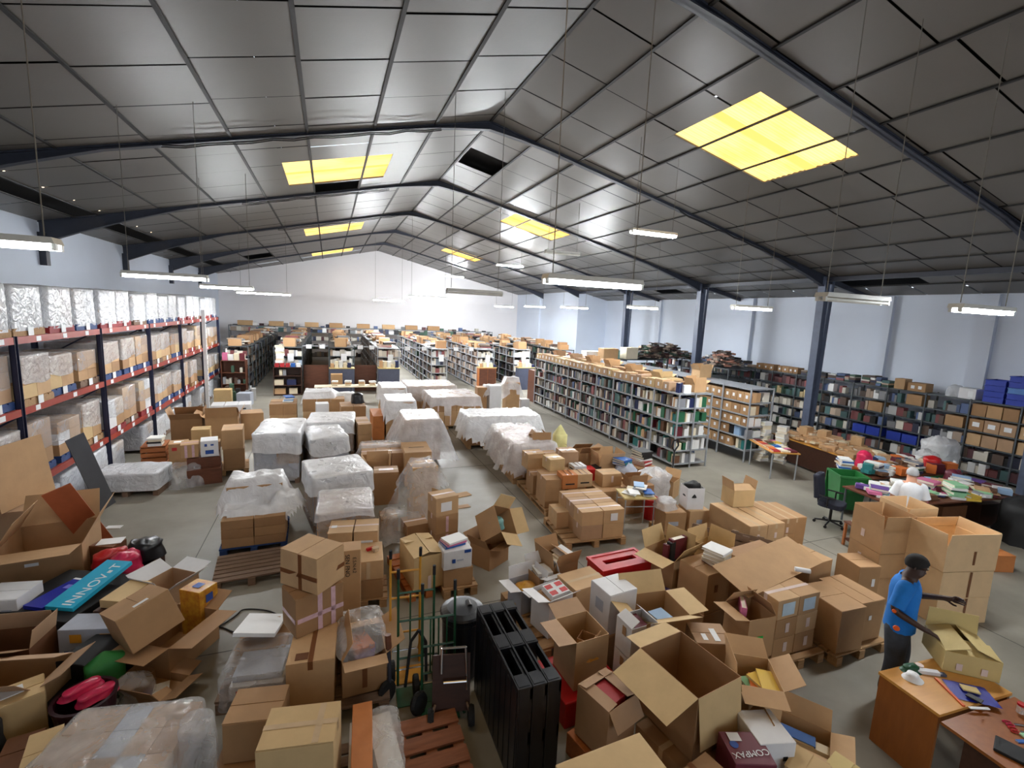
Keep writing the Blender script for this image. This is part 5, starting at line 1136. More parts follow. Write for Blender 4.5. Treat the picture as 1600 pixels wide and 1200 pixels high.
def run(x, y0, y1, z, hmax, face, depth=.24, pal=MUTED, lo=.03, hi=.16, gap=.1):
    """a run of books along y with their spines to face (-1 left, 1 right)"""
    y = y0
    while y < y1:
        w = rnd.uniform(lo, hi)
        if rnd.random() > gap:
            h = min(hmax-.03, rnd.uniform(.19, .31)); d = depth*rnd.uniform(.75, 1); c = mut(pal)
            lots.blk(x-face*d/2-face*rnd.uniform(0, .04), y+w/2, z, d, w-.004, h, 0, c)
        y += w
LV = [.14, .52, .92, 1.32, 1.73, 2.13]
A0, A1, AY0, AY1 = 8.94, 10.08, 10.25, 20.0
shelving('long double row of grey steel bookshelves with box files on top', A0, A1, AY0, AY1, LV, 1.08, mid=True)
gap_ = [LV[i+1]-LV[i] if i < 5 else .35 for i in range(6)]
RANK = ['lowest', 'second', 'third', 'fourth', 'fifth']
for k in range(5):
    # nearest two bays book by book, the rest as stuff
    for b in range(2):
        y = AY0+1.08*b+.05; y1 = AY0+1.08*(b+1)-.06; i = 0
        while y < y1-.03 and i < 13:
            w = rnd.choice([.045, .06, .08, .11, .14]); h = rnd.uniform(.2, min(.31, gap_[k]-.05)); c = rnd.choice(['grey', 'brown', 'tan', 'cream', 'navy', 'green', 'black', 'white', 'cream', 'grey', 'teal', 'maroon', 'white'])
            if rnd.random() < .12: y += w; continue
            if y+w > y1: break
            o = book('%s book, %s shelf, %s bay of the long steel bookshelf, %s along' % (c, RANK[k], ORD[b], ORD[i]), A0+.14+rnd.uniform(0, .05), y+w/2, LV[k]+.001, w, rnd.uniform(.17, .23), h, -90, c, 'upright', group='books on the long steel bookshelf'); i += 1; y += w+.001
    run(A0+.03, AY0+2.2, AY1-.1, LV[k]+.001, gap_[k], -1)
    run(A1-.03, AY0+.4, AY1-.1, LV[k]+.001, gap_[k], 1)
    # books shown at the end of the row
    i = 0; x = A0+.32
    while x < A1-.16:
        w = rnd.choice([.05, .08, .1, .16]); c = rnd.choice(['white', 'white', 'white', 'white', 'white', 'cream', 'navy', 'green', 'grey'])
        if rnd.random() < .2: x += w; continue
        book('%s book at the near end of the long bookshelf, %s shelf, %s from left' % (c, RANK[k], ORD[i]), x+w/2, AY0+.14, LV[k]+.001, w-.002, .2, rnd.uniform(.2, .31), 0, c, 'upright', group='books at the near end of the long bookshelf'); i += 1; x += w
# box files along the top
y = AY0+.5; i = 0
while y < AY1-.2:
    w = rnd.choice([.26, .3, .34]); h = rnd.uniform(.22, .28)
    carton('kraft box file on top of the long bookshelf, %s from the near end' % ORD[i], A0+.2, y+w/2, 2.132, .34, w-.01, h, rnd.uniform(-2, 2), rnd.choice(['kraft_a', 'kraft_c', 'kraft_f', 'kraft_e']), tape=None, flaps=False, labs=[('l', .5, .5, .07, .11, 'paper_white')], group='box files on the long bookshelf', name='box_file', cat='box file')
    y += w+rnd.choice([0, 0, .03]); i += 1
y = AY0+.15; i = 0
while y < AY1-.6:
    w = rnd.choice([.34, .42, .5])
    carton('open kraft carton on the far side of the long bookshelf top, %s along' % ORD[i], A1-.3, y+w/2, 2.132, .4, w-.02, rnd.uniform(.2, .3), 0, rnd.choice(KRAFT), open=(120, 150, 90, 90) if i % 3 == 0 else None, tape=None, flaps=False, group='cartons on the far side of the long bookshelf top'); y += w+.06; i += 1
book('dark blue binder at the near end on top of the long bookshelf', A0+.2, AY0+.28, 2.132, .1, .24, .27, -60, 'navy', 'upright', name='binder', cat='binder')
book('white carton like book leaning at the near end of the bookshelf top', A0+.36, AY0+.16, 2.132, .2, .16, .22, -20, 'white', 'upright')
m = MB(); m.path([(0, 0, 0), (0, 0, .62)], .02, 10); m.path([(0, 0, .6), (-.1, 0, .74), (-.06, 0, .9), (.08, 0, .92), (.12, 0, .76), (0, 0, .6)], .022, 8); m.lathe([(.14, 0), (.14, .02), (.03, .03)], 20)
tag(m.build('black_stand', 'black_plastic', loc=(8.72, 10.0, 0)), 'black stand with a looped top at the corner of the long bookshelf', 'stand')
m = MB(); m.box(-.3, .3, -.45, .45, 0, 1.5); o = m.build('wooden_cabinet', 'wood_brown', loc=(9.3, 20.5, 0)); tag(o, 'narrow brown cabinet at the far end of the long bookshelf', 'cabinet')
for z in (.5, 1.0): m = MB(); m.box(-.305, -.3, -.43, .43, z-.45, z-.03); m.build('door', 'wood_brown', o)

# second row: cartons
B0, B1, BY0, BY1 = 11.55, 12.45, 10.25, 18.8
LB_ = [.36, .74, 1.08, 1.42, 1.8, 2.22]
shelving('second steel shelving row full of brown cartons, right of the long bookshelf', B0, B1, BY0, BY1, LB_, 1.08)
for k in range(5):
    for b in range(2):
        n = 3 if k % 2 else 4
        for i in range(n):
            if (k, b) in ((0, 0), (1, 0)) and i < 2: continue
            w = 1.0/n; y = BY0+1.08*b+.04+w*(i+.5)
            carton('brown carton, %s shelf, %s bay of the second shelving row, %s along' % (RANK[k], ORD[b], ORD[i]), B0+.24, y, LB_[k]+.001, .42, w-.015, min(.29, LB_[k+1]-LB_[k]-.06), rnd.uniform(-2, 2), rnd.choice(['kraft_b', 'kraft_d', 'kraft_b', 'kraft_a']), tape=None, flaps=False, labs=[('l', .5, .55, .08, .1, 'paper_white')], group='cartons in the second shelving row')
    y = BY0+2.3
    while y < BY1-.3: lots.blk(B0+.24, y+.16, LB_[k]+.001, .4, .3, .27, 0, mut(['tan', 'brown', 'tan'])); y += .34
    run(B1-.03, BY0+.1, BY1-.1, LB_[k]+.001, .34, 1)
for j, (k, c) in enumerate(((0, 'teal'), (1, 'pale blue'), (1, 'black'), (0, 'cream'))):
    book('%s bound set on the %s shelf at the near end of the second row' % (c, RANK[k]), B0+.2, BY0+.2+.22*(j % 3)+(.1 if j > 2 else 0), LB_[k]+.001, .2, .3, .28, -90, c, 'upright')
carton('orange lit open carton on the rail top of the second shelving row', B0+.5, BY0+2.6, 2.222, .5, .4, .26, 0, 'kraft_c', open=(120, 120, 90, 90))
for i, (x, z, w, h, c) in enumerate(((11.72, 1.8, .14, .3, 'tan'), (11.72, 1.42, .2, .26, 'cream'), (11.7, 1.08, .2, .28, 'white'), (11.98, 1.08, .2, .24, 'white'), (11.68, .74, .2, .24, 'grey'), (12.0, .74, .24, .2, 'white'))):
    book('%s box file at the near end of the second shelving row, %s from the top' % (c, ORD[i]), x, BY0+.06, z+.001, w, .1, h, 0, c, 'upright', name='box_file', cat='box file')
# odd cartons and heaps on the far shelf tops
for i, (x, y, w, h, mm, lb) in enumerate(((12.3, 19.2, .8, .5, 'kraft_a', 'yellowish carton on the far shelf top below the right aisle corner'), (12.9, 19.6, .3, .4, 'teal_paper', 'teal carton on the far shelf top'), (13.6, 19.4, .7, .55, 'paper_cream', 'cream papers block on the far shelf top'), (11.9, 20.0, .9, .3, 'carton_white', 'low white carton on the far shelf top'))):
    carton(lb, x, y, 2.2, w, .5, h, rnd.uniform(-4, 4), mm, tape=None, flaps=False)
shelving('far steel shelving in the right aisle carrying a heap of bound papers', 11.3, 15.6, 19.0, 20.6, [.2, .7, 1.2, 1.7, 2.195], 1.6, 'shelf_dark')
for k, z in enumerate([.2, .7, 1.2, 1.7]):
    x = 11.4
    while x < 15.5: w = rnd.uniform(.05, .25); lots.blk(x+w/2, 19.14, z+.001, w-.004, .24, rnd.uniform(.2, .36), 0, mut()); x += w
def paper_heap(name, label, cx, cy, z, w, d, h, n, seed, pal):
    q = random.Random(seed); L = Lots()
    for i in range(n):
        u, v = q.uniform(-1, 1), q.uniform(-1, 1); top = max(0, 1-abs(u)**2.2)*(1-.5*v*v)
        L.blk(cx+u*w/2, cy+v*d/2, z+q.random()*h*top*.85+.02*(i % 3), q.uniform(.16, .34), q.uniform(.14, .26), q.uniform(.03, .09), q.uniform(0, 180), mut(pal), q.uniform(-14, 14))
    o = L.m.build(name, 'books_print'); return tag(o, label, 'paper heap', kind='stuff')
paper_heap('bound_papers', 'great heap of brown bound papers on the far right shelf tops', 15.7, 19.8, 2.2, 3.4, .9, .95, 520, 3, ['brown', 'brown', 'tan', 'maroon', 'black', 'grey', 'brown', 'green'])
shelving('steel shelving beyond the middle column carrying a second paper heap', 15.7, 17.2, 15.2, 17.2, [.2, .7, 1.2, 1.7, 2.195], 1.1, 'shelf_dark')
paper_heap('bound_papers', 'smaller heap of grey brown papers right of the middle steel column', 16.5, 16.3, 2.2, 1.1, 1.2, .8, 200, 5, ['brown', 'tan', 'grey', 'black', 'orange'])

# wall shelving on the right
D0, D1, DY0, DY1 = 17.35, 17.95, 5.6, 22.2
LD = [.12, .52, .92, 1.35, 1.78, 2.22]
shelving('long dark steel shelving of mixed stock along the right wall', D0, D1, DY0, DY1, LD, 1.1, 'shelf_dark')
NB = 15; ncar = 0; bw = (DY1-DY0)/NB
for b in range(NB):
    y0, y1 = DY0+b*bw+.03, DY0+(b+1)*bw-.03
    for k in range(5):
        hm = LD[k+1]-LD[k]-.05
        if b in (0, 1) and k in (2, 3, 4):
            for i in range(3):
                w = (y1-y0)/3; carton('kraft carton, %s shelf, %s bay of the right wall shelving, %s along' % (RANK[k], ORD[b], ORD[i]), D0+.22, y0+w*(i+.5), LD[k]+.001, .42, w-.02, hm*.88, 0, rnd.choice(KRAFT[:5]), tape=None, flaps=False, labs=[('l', .5, .55, .16, .13, 'paper_white')] if k == 3 else [], group='cartons in the right wall shelving')
        elif b in (6, 7) and k in (2, 3, 4): run(D0+.03, y0, y1, LD[k]+.001, hm, -1, .3, [['cream', 'tan'], ['green', 'yellow', 'teal'], ['maroon', 'maroon', 'red']][k-2], .08, .2, .02)
        elif b in (2, 4) and k == 3 or (b == 3 and k == 4):
            carton('brown carton on the %s shelf, %s bay of the right wall shelving' % (RANK[k], ORD[b]), D0+.24, y0+.3, LD[k]+.001, .42, .44, hm*.85, 0, 'kraft_b', tape=None, flaps=False); run(D0+.03, y0+.55, y1, LD[k]+.001, hm, -1)
        elif b in (3, 4) and k == 1:
            for i in range(2): carton('blue plastic box on the second shelf, %s bay of the right wall shelving, %s' % (ORD[b], ['near', 'far'][i]), D0+.22, y0+.25+i*.46, LD[k]+.001, .4, .42, .28, 0, 'blue_crate', tape=None, flaps=False)
        else:
            run(D0+.03, y0, y1, LD[k]+.001, hm, -1, pal=MUTED+['white', 'white'], lo=.05, hi=.26, gap=.12)
    if b > 3:
        y = y0
        while y < y1-.2:
            w = rnd.uniform(.16, .34)
            if b in (7, 8):
                carton('small brown carton on the right wall shelving top, %s from the near end' % ORD[ncar], D0+.24, y+w/2, 2.222, .36, w-.02, .24, 0, rnd.choice(['kraft_b', 'kraft_d']), tape=None, flaps=False, labs=[('l', .5, .5, .07, .08, 'paper_white')], group='cartons on the right wall shelving'); ncar += 1
            else:
                z = 2.222
                for q in range(rnd.randint(2, 5)): hh = rnd.uniform(.03, .09); lots.blk(D0+.25, y+w/2, z, .3, w-.02, hh, rnd.uniform(-8, 8), mut()); z += hh+.001
            y += w
for i, (y, n, cols) in enumerate(((7.35, 4, 'bbbb'), (6.85, 5, 'bblbb'), (6.35, 5, 'bbllb'))):
    for k in range(n):
        t = thing('stacking_crate', 'blue stacking crate on the right wall shelving, %s stack, %s from the bottom' % (['left', 'middle', 'right'][i], ORD[k]), 'crate', (D0+.28, y, 2.223+k*.16), 0, 'blue crates on the wall shelving'); mm = 'blue_crate_light' if cols[k] == 'l' else 'blue_crate'
        m = MB(); m.box(-.28, .28, -.22, .22, 0, .012); m.box(-.28, -.265, -.22, .22, .012, .15); m.box(.265, .28, -.22, .22, .012, .15); m.box(-.265, .265, -.22, -.205, .012, .15); m.box(-.265, .265, .205, .22, .012, .15); m.build('crate_body', mm, t)
        m = MB(); m.box(-.292, -.28, -.232, .232, .125, .152); m.box(.28, .292, -.232, .232, .125, .152); m.box(-.28, .28, -.232, -.22, .125, .152); m.box(-.28, .28, .22, .232, .125, .152); m.build('rim', mm, t)
carton('white box with papers beside the blue crates on the wall shelving', D0+.24, 7.95, 2.222, .4, .4, .3, 0, 'carton_white', tape=None, labs=[('l', .3, .5, .12, .18, 'paper_white')])
heap('plastic_bag', 'pale plastic bag standing left of the blue crates on the shelving', 'bag', D0+.25, 8.35, 2.222, .3, .3, .28, 'film_wrap', 0, 61, .04)
carton('kraft carton at the middle of the right wall shelving top', D0+.25, 9.25, 2.222, .4, .5, .26, 0, 'kraft_b', tape=None, labs=[('l', .3, .5, .1, .1, 'paper_white'), ('l', .7, .5, .1, .1, 'paper_white')])
carton('pale lit carton on top of the right wall shelving beside the brown one', D0+.25, 9.75, 2.222, .36, .3, .34, 0, 'kraft_c', tape=None, flaps=False)

# far rows of shelves running to the gable wall
ROWS = [(-4.35, -3.40, 'dark', 24.0), (-2.36, -1.18, 'dark', 24.0), (-.02, 1.13, 'dark', 24.2), (2.21, 3.25, 'light', 24.0), (4.92, 5.74, 'light', 24.2), (7.40, 8.33, 'light', 24.2), (9.65, 10.6, 'light', 24.6), (12.4, 13.4, 'dark', 24.6)]
LF = [.1, .5, .9, 1.32, 1.74, 2.16]
RN = ['far left', 'first', 'second', 'third', 'fourth', 'fifth', 'sixth', 'seventh']
for r, (x0, x1, tone, ys) in enumerate(ROWS):
    mm = 'shelf_steel' if tone == 'light' else 'shelf_dark'; ye = 37.0
    shelving('%s row of far bookshelves counted from the racking' % RN[r], x0, x1, ys, ye, LF, 1.2, mm)
    for k in range(5):
        hm = LF[k+1]-LF[k]-.04
        for f, x in ((-1, x0+.03), (1, x1-.03)): run(x, ys+.3, ye-.1, LF[k]+.001, hm, f, .26, ['brown', 'black', 'grey', 'brown', 'tan', 'navy', 'green'] if r not in (3, 5) else ['tan', 'brown', 'tan', 'brown', 'grey'], .06, .3, .05)
        x = x0+.06; i = 0
        while x < x1-.1:    # what shows at the near end
            w = rnd.choice([.07, .11, .16, .22]); c = rnd.choice(['cream', 'white', 'navy', 'grey', 'tan', 'cream', 'red', 'pale blue'])
            if k >= (3 if r in (1, 2, 3) else 0): hh = min(hm, rnd.uniform(.2, .32)); lots.blk(x+w/2, ys+.14, LF[k]+.001, w-.004, .22, hh, 0, mut([c, 'cream', 'white']))
            x += w
    y = ys+.1; i = 0
    while y < ye-.5:
        w = rnd.uniform(.3, .6)
        if rnd.random() < .45:
            z = 2.165
            for q in range(rnd.randint(2, 6)): hh = rnd.uniform(.03, .08); lots.blk((x0+x1)/2+rnd.uniform(-.2, .2), y+w/2, z, .6, w*.8, hh, rnd.uniform(-10, 10), mut(['cream', 'white', 'brown', 'black', 'grey', 'tan', 'red'])); z += hh+.001
        elif i < 99: lots.blk((x0+x1)/2+rnd.uniform(-.15, .15), y+w/2, 2.165, .5, w-.05, rnd.uniform(.2, .42), rnd.uniform(-6, 6), lin(rnd.choice([(170, 130, 90), (150, 112, 76), (190, 152, 110)])))
        y += w
    m = MB(); m.box(-.13, .13, -.002, .002, 0, .36); tag(m.build('paper_sign', 'paper_white', loc=((x0+x1)/2+.1, ys-.03, 1.5)), 'white paper sign on the near end of the %s far row' % RN[r], 'sign')
for i, x in enumerate((-5.6, -3.6, -1.2, .5, 2.5, 4.4, 6.2, 8.0)):
    carton('carton on the highest shelf against the gable wall, %s from the left' % ORD[i], x, 38.8, 2.5, .95, .4, .34, 0, rnd.choice(['kraft_d', 'kraft_b', 'kraft_c']), tape=None, flaps=False, group='cartons along the gable wall')
shelving('wide dark shelving against the gable wall', -6.6, 13.0, 38.5, 39.2, [.3, .9, 1.5, 2.1, 2.495], 1.4, 'shelf_dark')
for k, z in enumerate([.3, .9, 1.5, 2.1]):
    x = -6.5
    while x < 12.9: w = rnd.uniform(.1, .4); lots.blk(x+w/2, 38.65, z+.001, w-.004, .3, rnd.uniform(.2, .36), 0, mut()); x += w
x = -6.4
while x < 12.8: lots.blk(x+.15, 38.9, 2.497, .28, .3, rnd.uniform(.05, .3), 0, mut()); x += rnd.uniform(.3, .8)
# steel rails tying the rows together, hung with white cards
for i, (a, b, z) in enumerate(((-1.18, -.02, 2.2), (1.13, 2.21, 2.2), (3.25, 4.92, 2.18), (5.74, 7.40, 2.18))):
    m = MB(); m.box(a+.02, b-.02, 24.02, 24.05, z, z+.05); o = m.build('tie_rail', 'shelf_steel'); tag(o, 'light steel rail bridging the aisle after the %s far row' % RN[i+1], 'rail')
    for q in (.25, .75): m = MB(); m.box(a+(b-a)*q-.12, a+(b-a)*q+.12, 24.012, 24.016, z-.1, z+.09); m.build('card', 'paper_white', o)
# cupboards and boards in front of the rows
def bookcase(label, x, y, w, h, d, m, shelves):
    t = thing('bookcase', label, 'bookcase', (x, y, 0)); b = MB(); b.box(-w/2, w/2, d/2-.02, d/2, 0, h); b.build('back_panel', m, t)
    for s in (-1, 1): b = MB(); b.box(min(s*w/2, s*(w/2-.025)), max(s*w/2, s*(w/2-.025)), -d/2, d/2-.02, 0, h); b.build('side_panel', m, t)
    for z in shelves: b = MB(); b.box(-w/2+.025, w/2-.025, -d/2, d/2-.02, z, z+.025); b.build('shelf', m, t)
    return t
bookcase('dark wooden bookcase at the near end of the first far row', -1.77, 23.6, 1.15, 1.3, .5, 'wood_dark', [.02, .45, .88, 1.275])
for i, (x, z, w, c) in enumerate(((-2.15, .46, .4, 'cream'), (-1.62, .46, .38, 'navy'), (-2.05, .9, .12, 'cream'), (-1.9, .9, .14, 'grey'), (-2.12, .05, .5, 'tan'), (-1.55, .05, .35, 'cream'))):
    book('%s stack of binders in the dark wooden bookcase, %s' % (c, ORD[i]), x, 23.55, z+.016, w, .26, .26, 0, c, 'upright', name='binder', cat='binder')
for i, c in enumerate(('red', 'red', 'red', 'blue', 'white')):
    book('%s carton like pack on top of the dark wooden bookcase, %s from left' % (c, ORD[i]), -2.2+i*.22, 23.5, 1.301, .18, .24, .16, 0, c, 'flat', name='pack', cat='pack')
pile('stacked white in front of the first far row', -2.1, 23.75, 1.47, 8, 0, ['white', 'cream', 'white'], .34, .26, .10)
bookcase('dark red cabinet with shelves at the end of the far left row', -3.88, 23.5, .95, 1.6, .5, 'wood_brown', [.02, .55, 1.05, 1.575])
for i in range(8): lots.blk(-4.25+i*.11, 23.4, [.577, .577, .577, 1.076, .577, .577, 1.076, .577][i], .1, .24, rnd.uniform(.15, .3), 0, mut())
for i in range(4): book('%s pack on top of the dark red cabinet, %s from left' % (['pink', 'white', 'cream', 'maroon'][i], ORD[i]), -4.2+i*.22, 23.45, 1.601, .2, .24, rnd.uniform(.18, .34), 0, ['pink', 'white', 'cream', 'maroon'][i], 'flat', name='pack', cat='pack')
for i, (x0, x1) in enumerate(((-1.15, -.05), (1.16, 2.18))):
    m = MB(); m.box(x0, x1, 24.4, 24.44, 0, 1.28); o = m.build('brown_board', 'wood_brown'); tag(o, 'brown board closing the aisle after the %s far row' % RN[i+1], 'board')
for i, (x, w, r) in enumerate(((.55, 1.1, 'second'), (2.72, 1.0, 'third'), (7.86, .95, 'fifth'), (10.1, .95, 'sixth'))):
    y = 23.75 if i < 2 else 24.0
    o = carton('%s cupboard before the near end of the %s far row' % (['grey blue', 'grey blue', 'dark', 'grey blue'][i], r), x, y, 0, w, .45, 1.2, 0, mat('cupboard_slate', (84, 90, 112), .5) if i != 2 else 'wood_orange', tape=None, flaps=False, name='cupboard', cat='cupboard')
    m = MB(); m.box(-w/2-.02, w/2+.02, -.25, .25, 1.2, 1.235); m.build('worktop', 'card_yellow', o)
    for s in (-1, 1): m = MB(); m.box(min(s*.01, s*(w/2-.02)), max(s*.01, s*(w/2-.02)), -.232, -.226, .05, 1.15); m.build('door', 'cupboard_slate' if i != 2 else 'wood_brown', o)
    for q in range(5): book('%s pack on the cupboard before the %s far row, %s from left' % (['tan', 'cream', 'white', 'cream', 'navy'][q], r, ORD[q]), x-w/2+.12+q*.19, y-.02, 1.237, .16, .24, rnd.uniform(.1, .34), 0, ['tan', 'cream', 'white', 'cream', 'navy'][q], 'flat', name='pack', cat='pack')
carton('kraft carton on a low table before the second far row', .3, 22.9, .55, .5, .4, .5, 0, 'kraft_a', tape=None, flaps=False)
def plain_table(label, x, y, w, d, h, yaw=0, top='desk_top', leg='shelf_steel', name='table', skirt=None):
    t = thing(name, label, 'table', (x, y, 0), yaw); m = MB(); m.box(-w/2, w/2, -d/2, d/2, h-.03, h); m.build('table_top', top, t)
    for sx in (-1, 1):
        for sy in (-1, 1): m = MB(); m.tube((sx*(w/2-.05), sy*(d/2-.05), 0), (sx*(w/2-.05), sy*(d/2-.05), h-.03), .02, n=8); m.build('leg', leg, t)
    if skirt: m = MB(); m.box(-w/2+.02, w/2-.02, -d/2+.03, -d/2+.05, .08, h-.04); m.build('front_panel', skirt, t)
    return t
plain_table('low dark table before the second far row', .5, 22.9, 1.0, .6, .548, top='wood_dark', leg='shelf_dark')
plain_table('long pale table of cups and papers before the far rows', .9, 21.3, 3.0, .7, .75, top='paper_cream', leg='shelf_dark')
for i, x in enumerate((.2, .75, 1.3, 1.75)):
    pile('in the %s small pile on the long pale table' % ORD[i], x, 21.3, .751, 3, 0, ['cream', 'tan', 'white'], .24, .24, .07)
carton('pale carton beside the far left shelves behind the white box row', -4.0, 21.6, 0, .6, .5, .62, 4, 'kraft_f', tape=None)
carton('grey carton beside the aisle behind the white box row', -3.2, 21.4, 0, .5, .5, .5, -6, 'carton_grey', tape=None)
for i in range(10): lots.blk(-4.1+.12*i, 22.4+.1*(i % 3), .0+.001, .16, .3, rnd.uniform(.2, .7), rnd.uniform(-10, 10), mut())
# ================================================================== TABLES ON THE RIGHT
plain_table('narrow table of flat colourful books by the second shelving row', 11.62, 9.35, .75, 1.35, .75, -24, 'desk_top')
TB = ['red', 'cream', 'maroon', 'orange', 'white', 'pink', 'tan', 'blue', 'cream', 'red', 'green', 'white', 'orange', 'brown', 'yellow', 'maroon', 'cream', 'pink']
for i, c in enumerate(TB):
    u, v = (i % 3-1)*.22, (i//3-2.5)*.21; a = math.radians(-24)
    book('%s book lying on the narrow book table, row %s, %s' % (c, ORD[i//3], ['left', 'middle', 'right'][i % 3]), 11.62+u*math.cos(a)-v*math.sin(a), 9.35+u*math.sin(a)+v*math.cos(a), .751, .19, .2, rnd.uniform(.02, .05), -24+rnd.uniform(-6, 6), c)
pile('in the white tower behind the narrow table', 12.35, 10.35, .0, 12, 10, ['white', 'cream', 'white'], .3, .3, .10, .02)
pile('in the shorter white tower by the narrow table', 12.72, 10.0, .0, 10, 20, ['white', 'white', 'cream'], .28, .28, .105, .02)
plain_table('long table strewn with brown paper parcels before the right column', 13.55, 9.15, 1.5, 2.7, .75, -8, 'desk_top', skirt=None)
m = MB(); m.box(-.72, -.70, -1.3, 1.3, .06, .71); q_ = m.build('front_panel', 'wood_dark', [o for o in bpy.data.objects if o.get('label', '').startswith('long table strewn')][0])
q = random.Random(11); a = math.radians(-8); k = 0
for i in range(46):
    u, v = q.uniform(-.62, .62), q.uniform(-1.2, 1.2); z = .751 if i < 30 else .83
    if i >= 30: u, v = q.uniform(-.2, .5), q.uniform(-.3, 1.1)
    o = book('brown paper parcel on the long parcel table', 13.55+u*math.cos(a)-v*math.sin(a), 9.15+u*math.sin(a)+v*math.cos(a), z+.002*(i % 7), q.uniform(.16, .3), q.uniform(.14, .24), q.uniform(.05, .11), q.uniform(0, 90), 'tan', name='paper_parcel', cat='parcel', group='parcels on the long table')
for i, (u, v) in enumerate(((.1, .8), (.2, .3), (.45, -.5))):
    carton('kraft parcel box standing on the long parcel table, %s one' % ['farthest', 'middle', 'nearest'][i], 13.55+u, 9.15+v, .84, .3, .26, .24, 10*i, 'kraft_c', tape=None, flaps=False)
# office chair
t = thing('office_chair', 'dark blue swivel office chair beside the green wheeled bin', 'chair', (9.78, 6.35, 0), 200)
for i in range(5):
    b = 2*math.pi*i/5; m = MB(); m.tube((0, 0, .1), (.27*math.cos(b), .27*math.sin(b), .07), .022, .016, 8); m.build('leg', 'black_plastic', t)
    m = MB(); m.tube((.27*math.cos(b)-.015, .27*math.sin(b), .03), (.27*math.cos(b)+.015, .27*math.sin(b), .03), .029, n=12); m.build('caster', 'rubber', t)
m = MB(); m.tube((0, 0, .1), (0, 0, .42), .028, n=12); m.build('gas_column', 'black_plastic', t)
o = shell('seat', .46, .44, .09, 'navy_fabric', t, (0, 0, .42), amp=.004, r=.12, dome=.015); 
o = shell('backrest', .42, .10, .48, 'navy_fabric', t, (0, -.24, .56), amp=.004, r=.049, dome=.02); o.rotation_euler = (math.radians(8), 0, 0)
m = MB(); m.path([(0, -.05, .42), (0, -.25, .42), (0, -.28, .62)], .018, 8); m.build('back_stem', 'black_plastic', t)
for s in (-1, 1): m = MB(); m.path([(s*.2, -.02, .44), (s*.27, -.02, .46), (s*.27, -.02, .64), (s*.27, .12, .66), (s*.27, -.18, .66)], .016, 8); m.build('armrest', 'black_plastic', t)
# wheeled bin
t = thing('wheeled_bin', 'green wheeled bin standing open beside the office chair', 'bin', (10.95, 6.85, 0), -30)
def taper(w0, d0, w1, d1, z0, z1, th=.012):
    m = MB(); o0 = [(-w0/2, -d0/2), (w0/2, -d0/2), (w0/2, d0/2), (-w0/2, d0/2)]; o1 = [(-w1/2, -d1/2), (w1/2, -d1/2), (w1/2, d1/2), (-w1/2, d1/2)]
    i0 = [(x*(1-2*th/w0), y*(1-2*th/d0)) for x, y in o0]; i1 = [(x*(1-2*th/w1), y*(1-2*th/d1)) for x, y in o1]
    vs = [p+(z0,) for p in o0]+[p+(z1,) for p in o1]+[p+(z0+th,) for p in i0]+[p+(z1,) for p in i1]; fs = [(3, 2, 1, 0), (8, 9, 10, 11)]
    for i in range(4): j = (i+1) % 4; fs += [(i, j, 4+j, 4+i), (8+j, 8+i, 12+i, 12+j), (4+i, 4+j, 12+j, 12+i)]
    return m.add(vs, fs)
taper(.46, .44, .58, .56, .08, .86).build('bin_body', 'green_plastic', t)
m = MB(); m.box(-.31, .31, -.30, -.27, .82, .87); m.box(-.31, .31, .27, .30, .82, .87); m.box(-.31, -.28, -.27, .27, .82, .87); m.box(.28, .31, -.27, .27, .82, .87); m.build('rim', 'green_plastic', t)
for s in (-.2, .2): m = MB(); m.tube((s-.02, .2, .1), (s+.02, .2, .1), .1, n=18); m.build('wheel', 'rubber', t)
m = MB(); m.box(-.3, .3, .31, .33, .1, .84); m.build('lid', 'green_plastic', t)
m = MB(); m.tube((-.25, .36, .8), (.25, .36, .8), .014, n=8); m.build('handle', 'green_plastic', t)

# the crowded tables
plain_table('front work table buried under books, papers and bags', 12.0, 5.75, 3.6, 1.1, .75, -7, 'wood_brown', 'shelf_dark')
plain_table('rear work table under piles of books behind the front one', 13.1, 7.0, 3.0, 1.0, .75, -6, 'wood_brown', 'shelf_dark')
MS = [  # x, y, n, colours, place words
 (10.55, 5.95, 3, ['blue', 'mint', 'purple'], 'spread on the left end of the front table'), (10.75, 5.55, 3, ['yellow', 'purple', 'cream'], 'nearest the left front table end'),
 (11.25, 6.0, 5, ['grey', 'white', 'tan'], 'in a pile left of the white tower'), (11.9, 5.85, 5, ['cream', 'pink', 'white'], 'in the broad pile behind the mint booklets'),
 (12.0, 5.4, 6, ['white', 'mint', 'mint', 'green'], 'in the mint pile on the front table'), (12.25, 5.28, 2, ['yellow', 'yellow'], 'hanging over the front edge of the work table'),
 (12.55, 5.8, 4, ['tan', 'cream', 'white'], 'in the tan pile at mid table'), (12.95, 5.45, 2, ['orange', 'brown'], 'at the front right of the work table'), (13.2, 5.85, 4, ['white', 'pale blue'], 'beside the maroon bag'),
 (13.65, 5.5, 2, ['red', 'maroon'], 'at the right end of the front work table'),
 (11.95, 6.95, 6, ['navy', 'white', 'white', 'grey'], 'on the rear table beside the pink bag'), (12.45, 6.9, 4, ['white', 'blue', 'white'], 'under the tilted white brochure'), (12.75, 7.2, 4, ['cream', 'tan'], 'in the cream pile on the rear table'),
 (13.1, 6.75, 6, ['navy', 'grey', 'green', 'white'], 'in the mixed pile beside the red bag'), (13.6, 7.25, 5, ['grey', 'white', 'navy'], 'in the tallest grey pile of the rear table'), (14.3, 6.8, 4, ['orange', 'grey', 'green'], 'at the right end of the rear table'),
 (11.55, 7.35, 7, ['white', 'blue', 'white', 'tan'], 'in the pile beside the long parcel table')]
for (x, y, n, cs, wh) in MS: pile(wh, x, y, .751, n, rnd.uniform(-40, 40), cs, .26, .33, .045, .03)
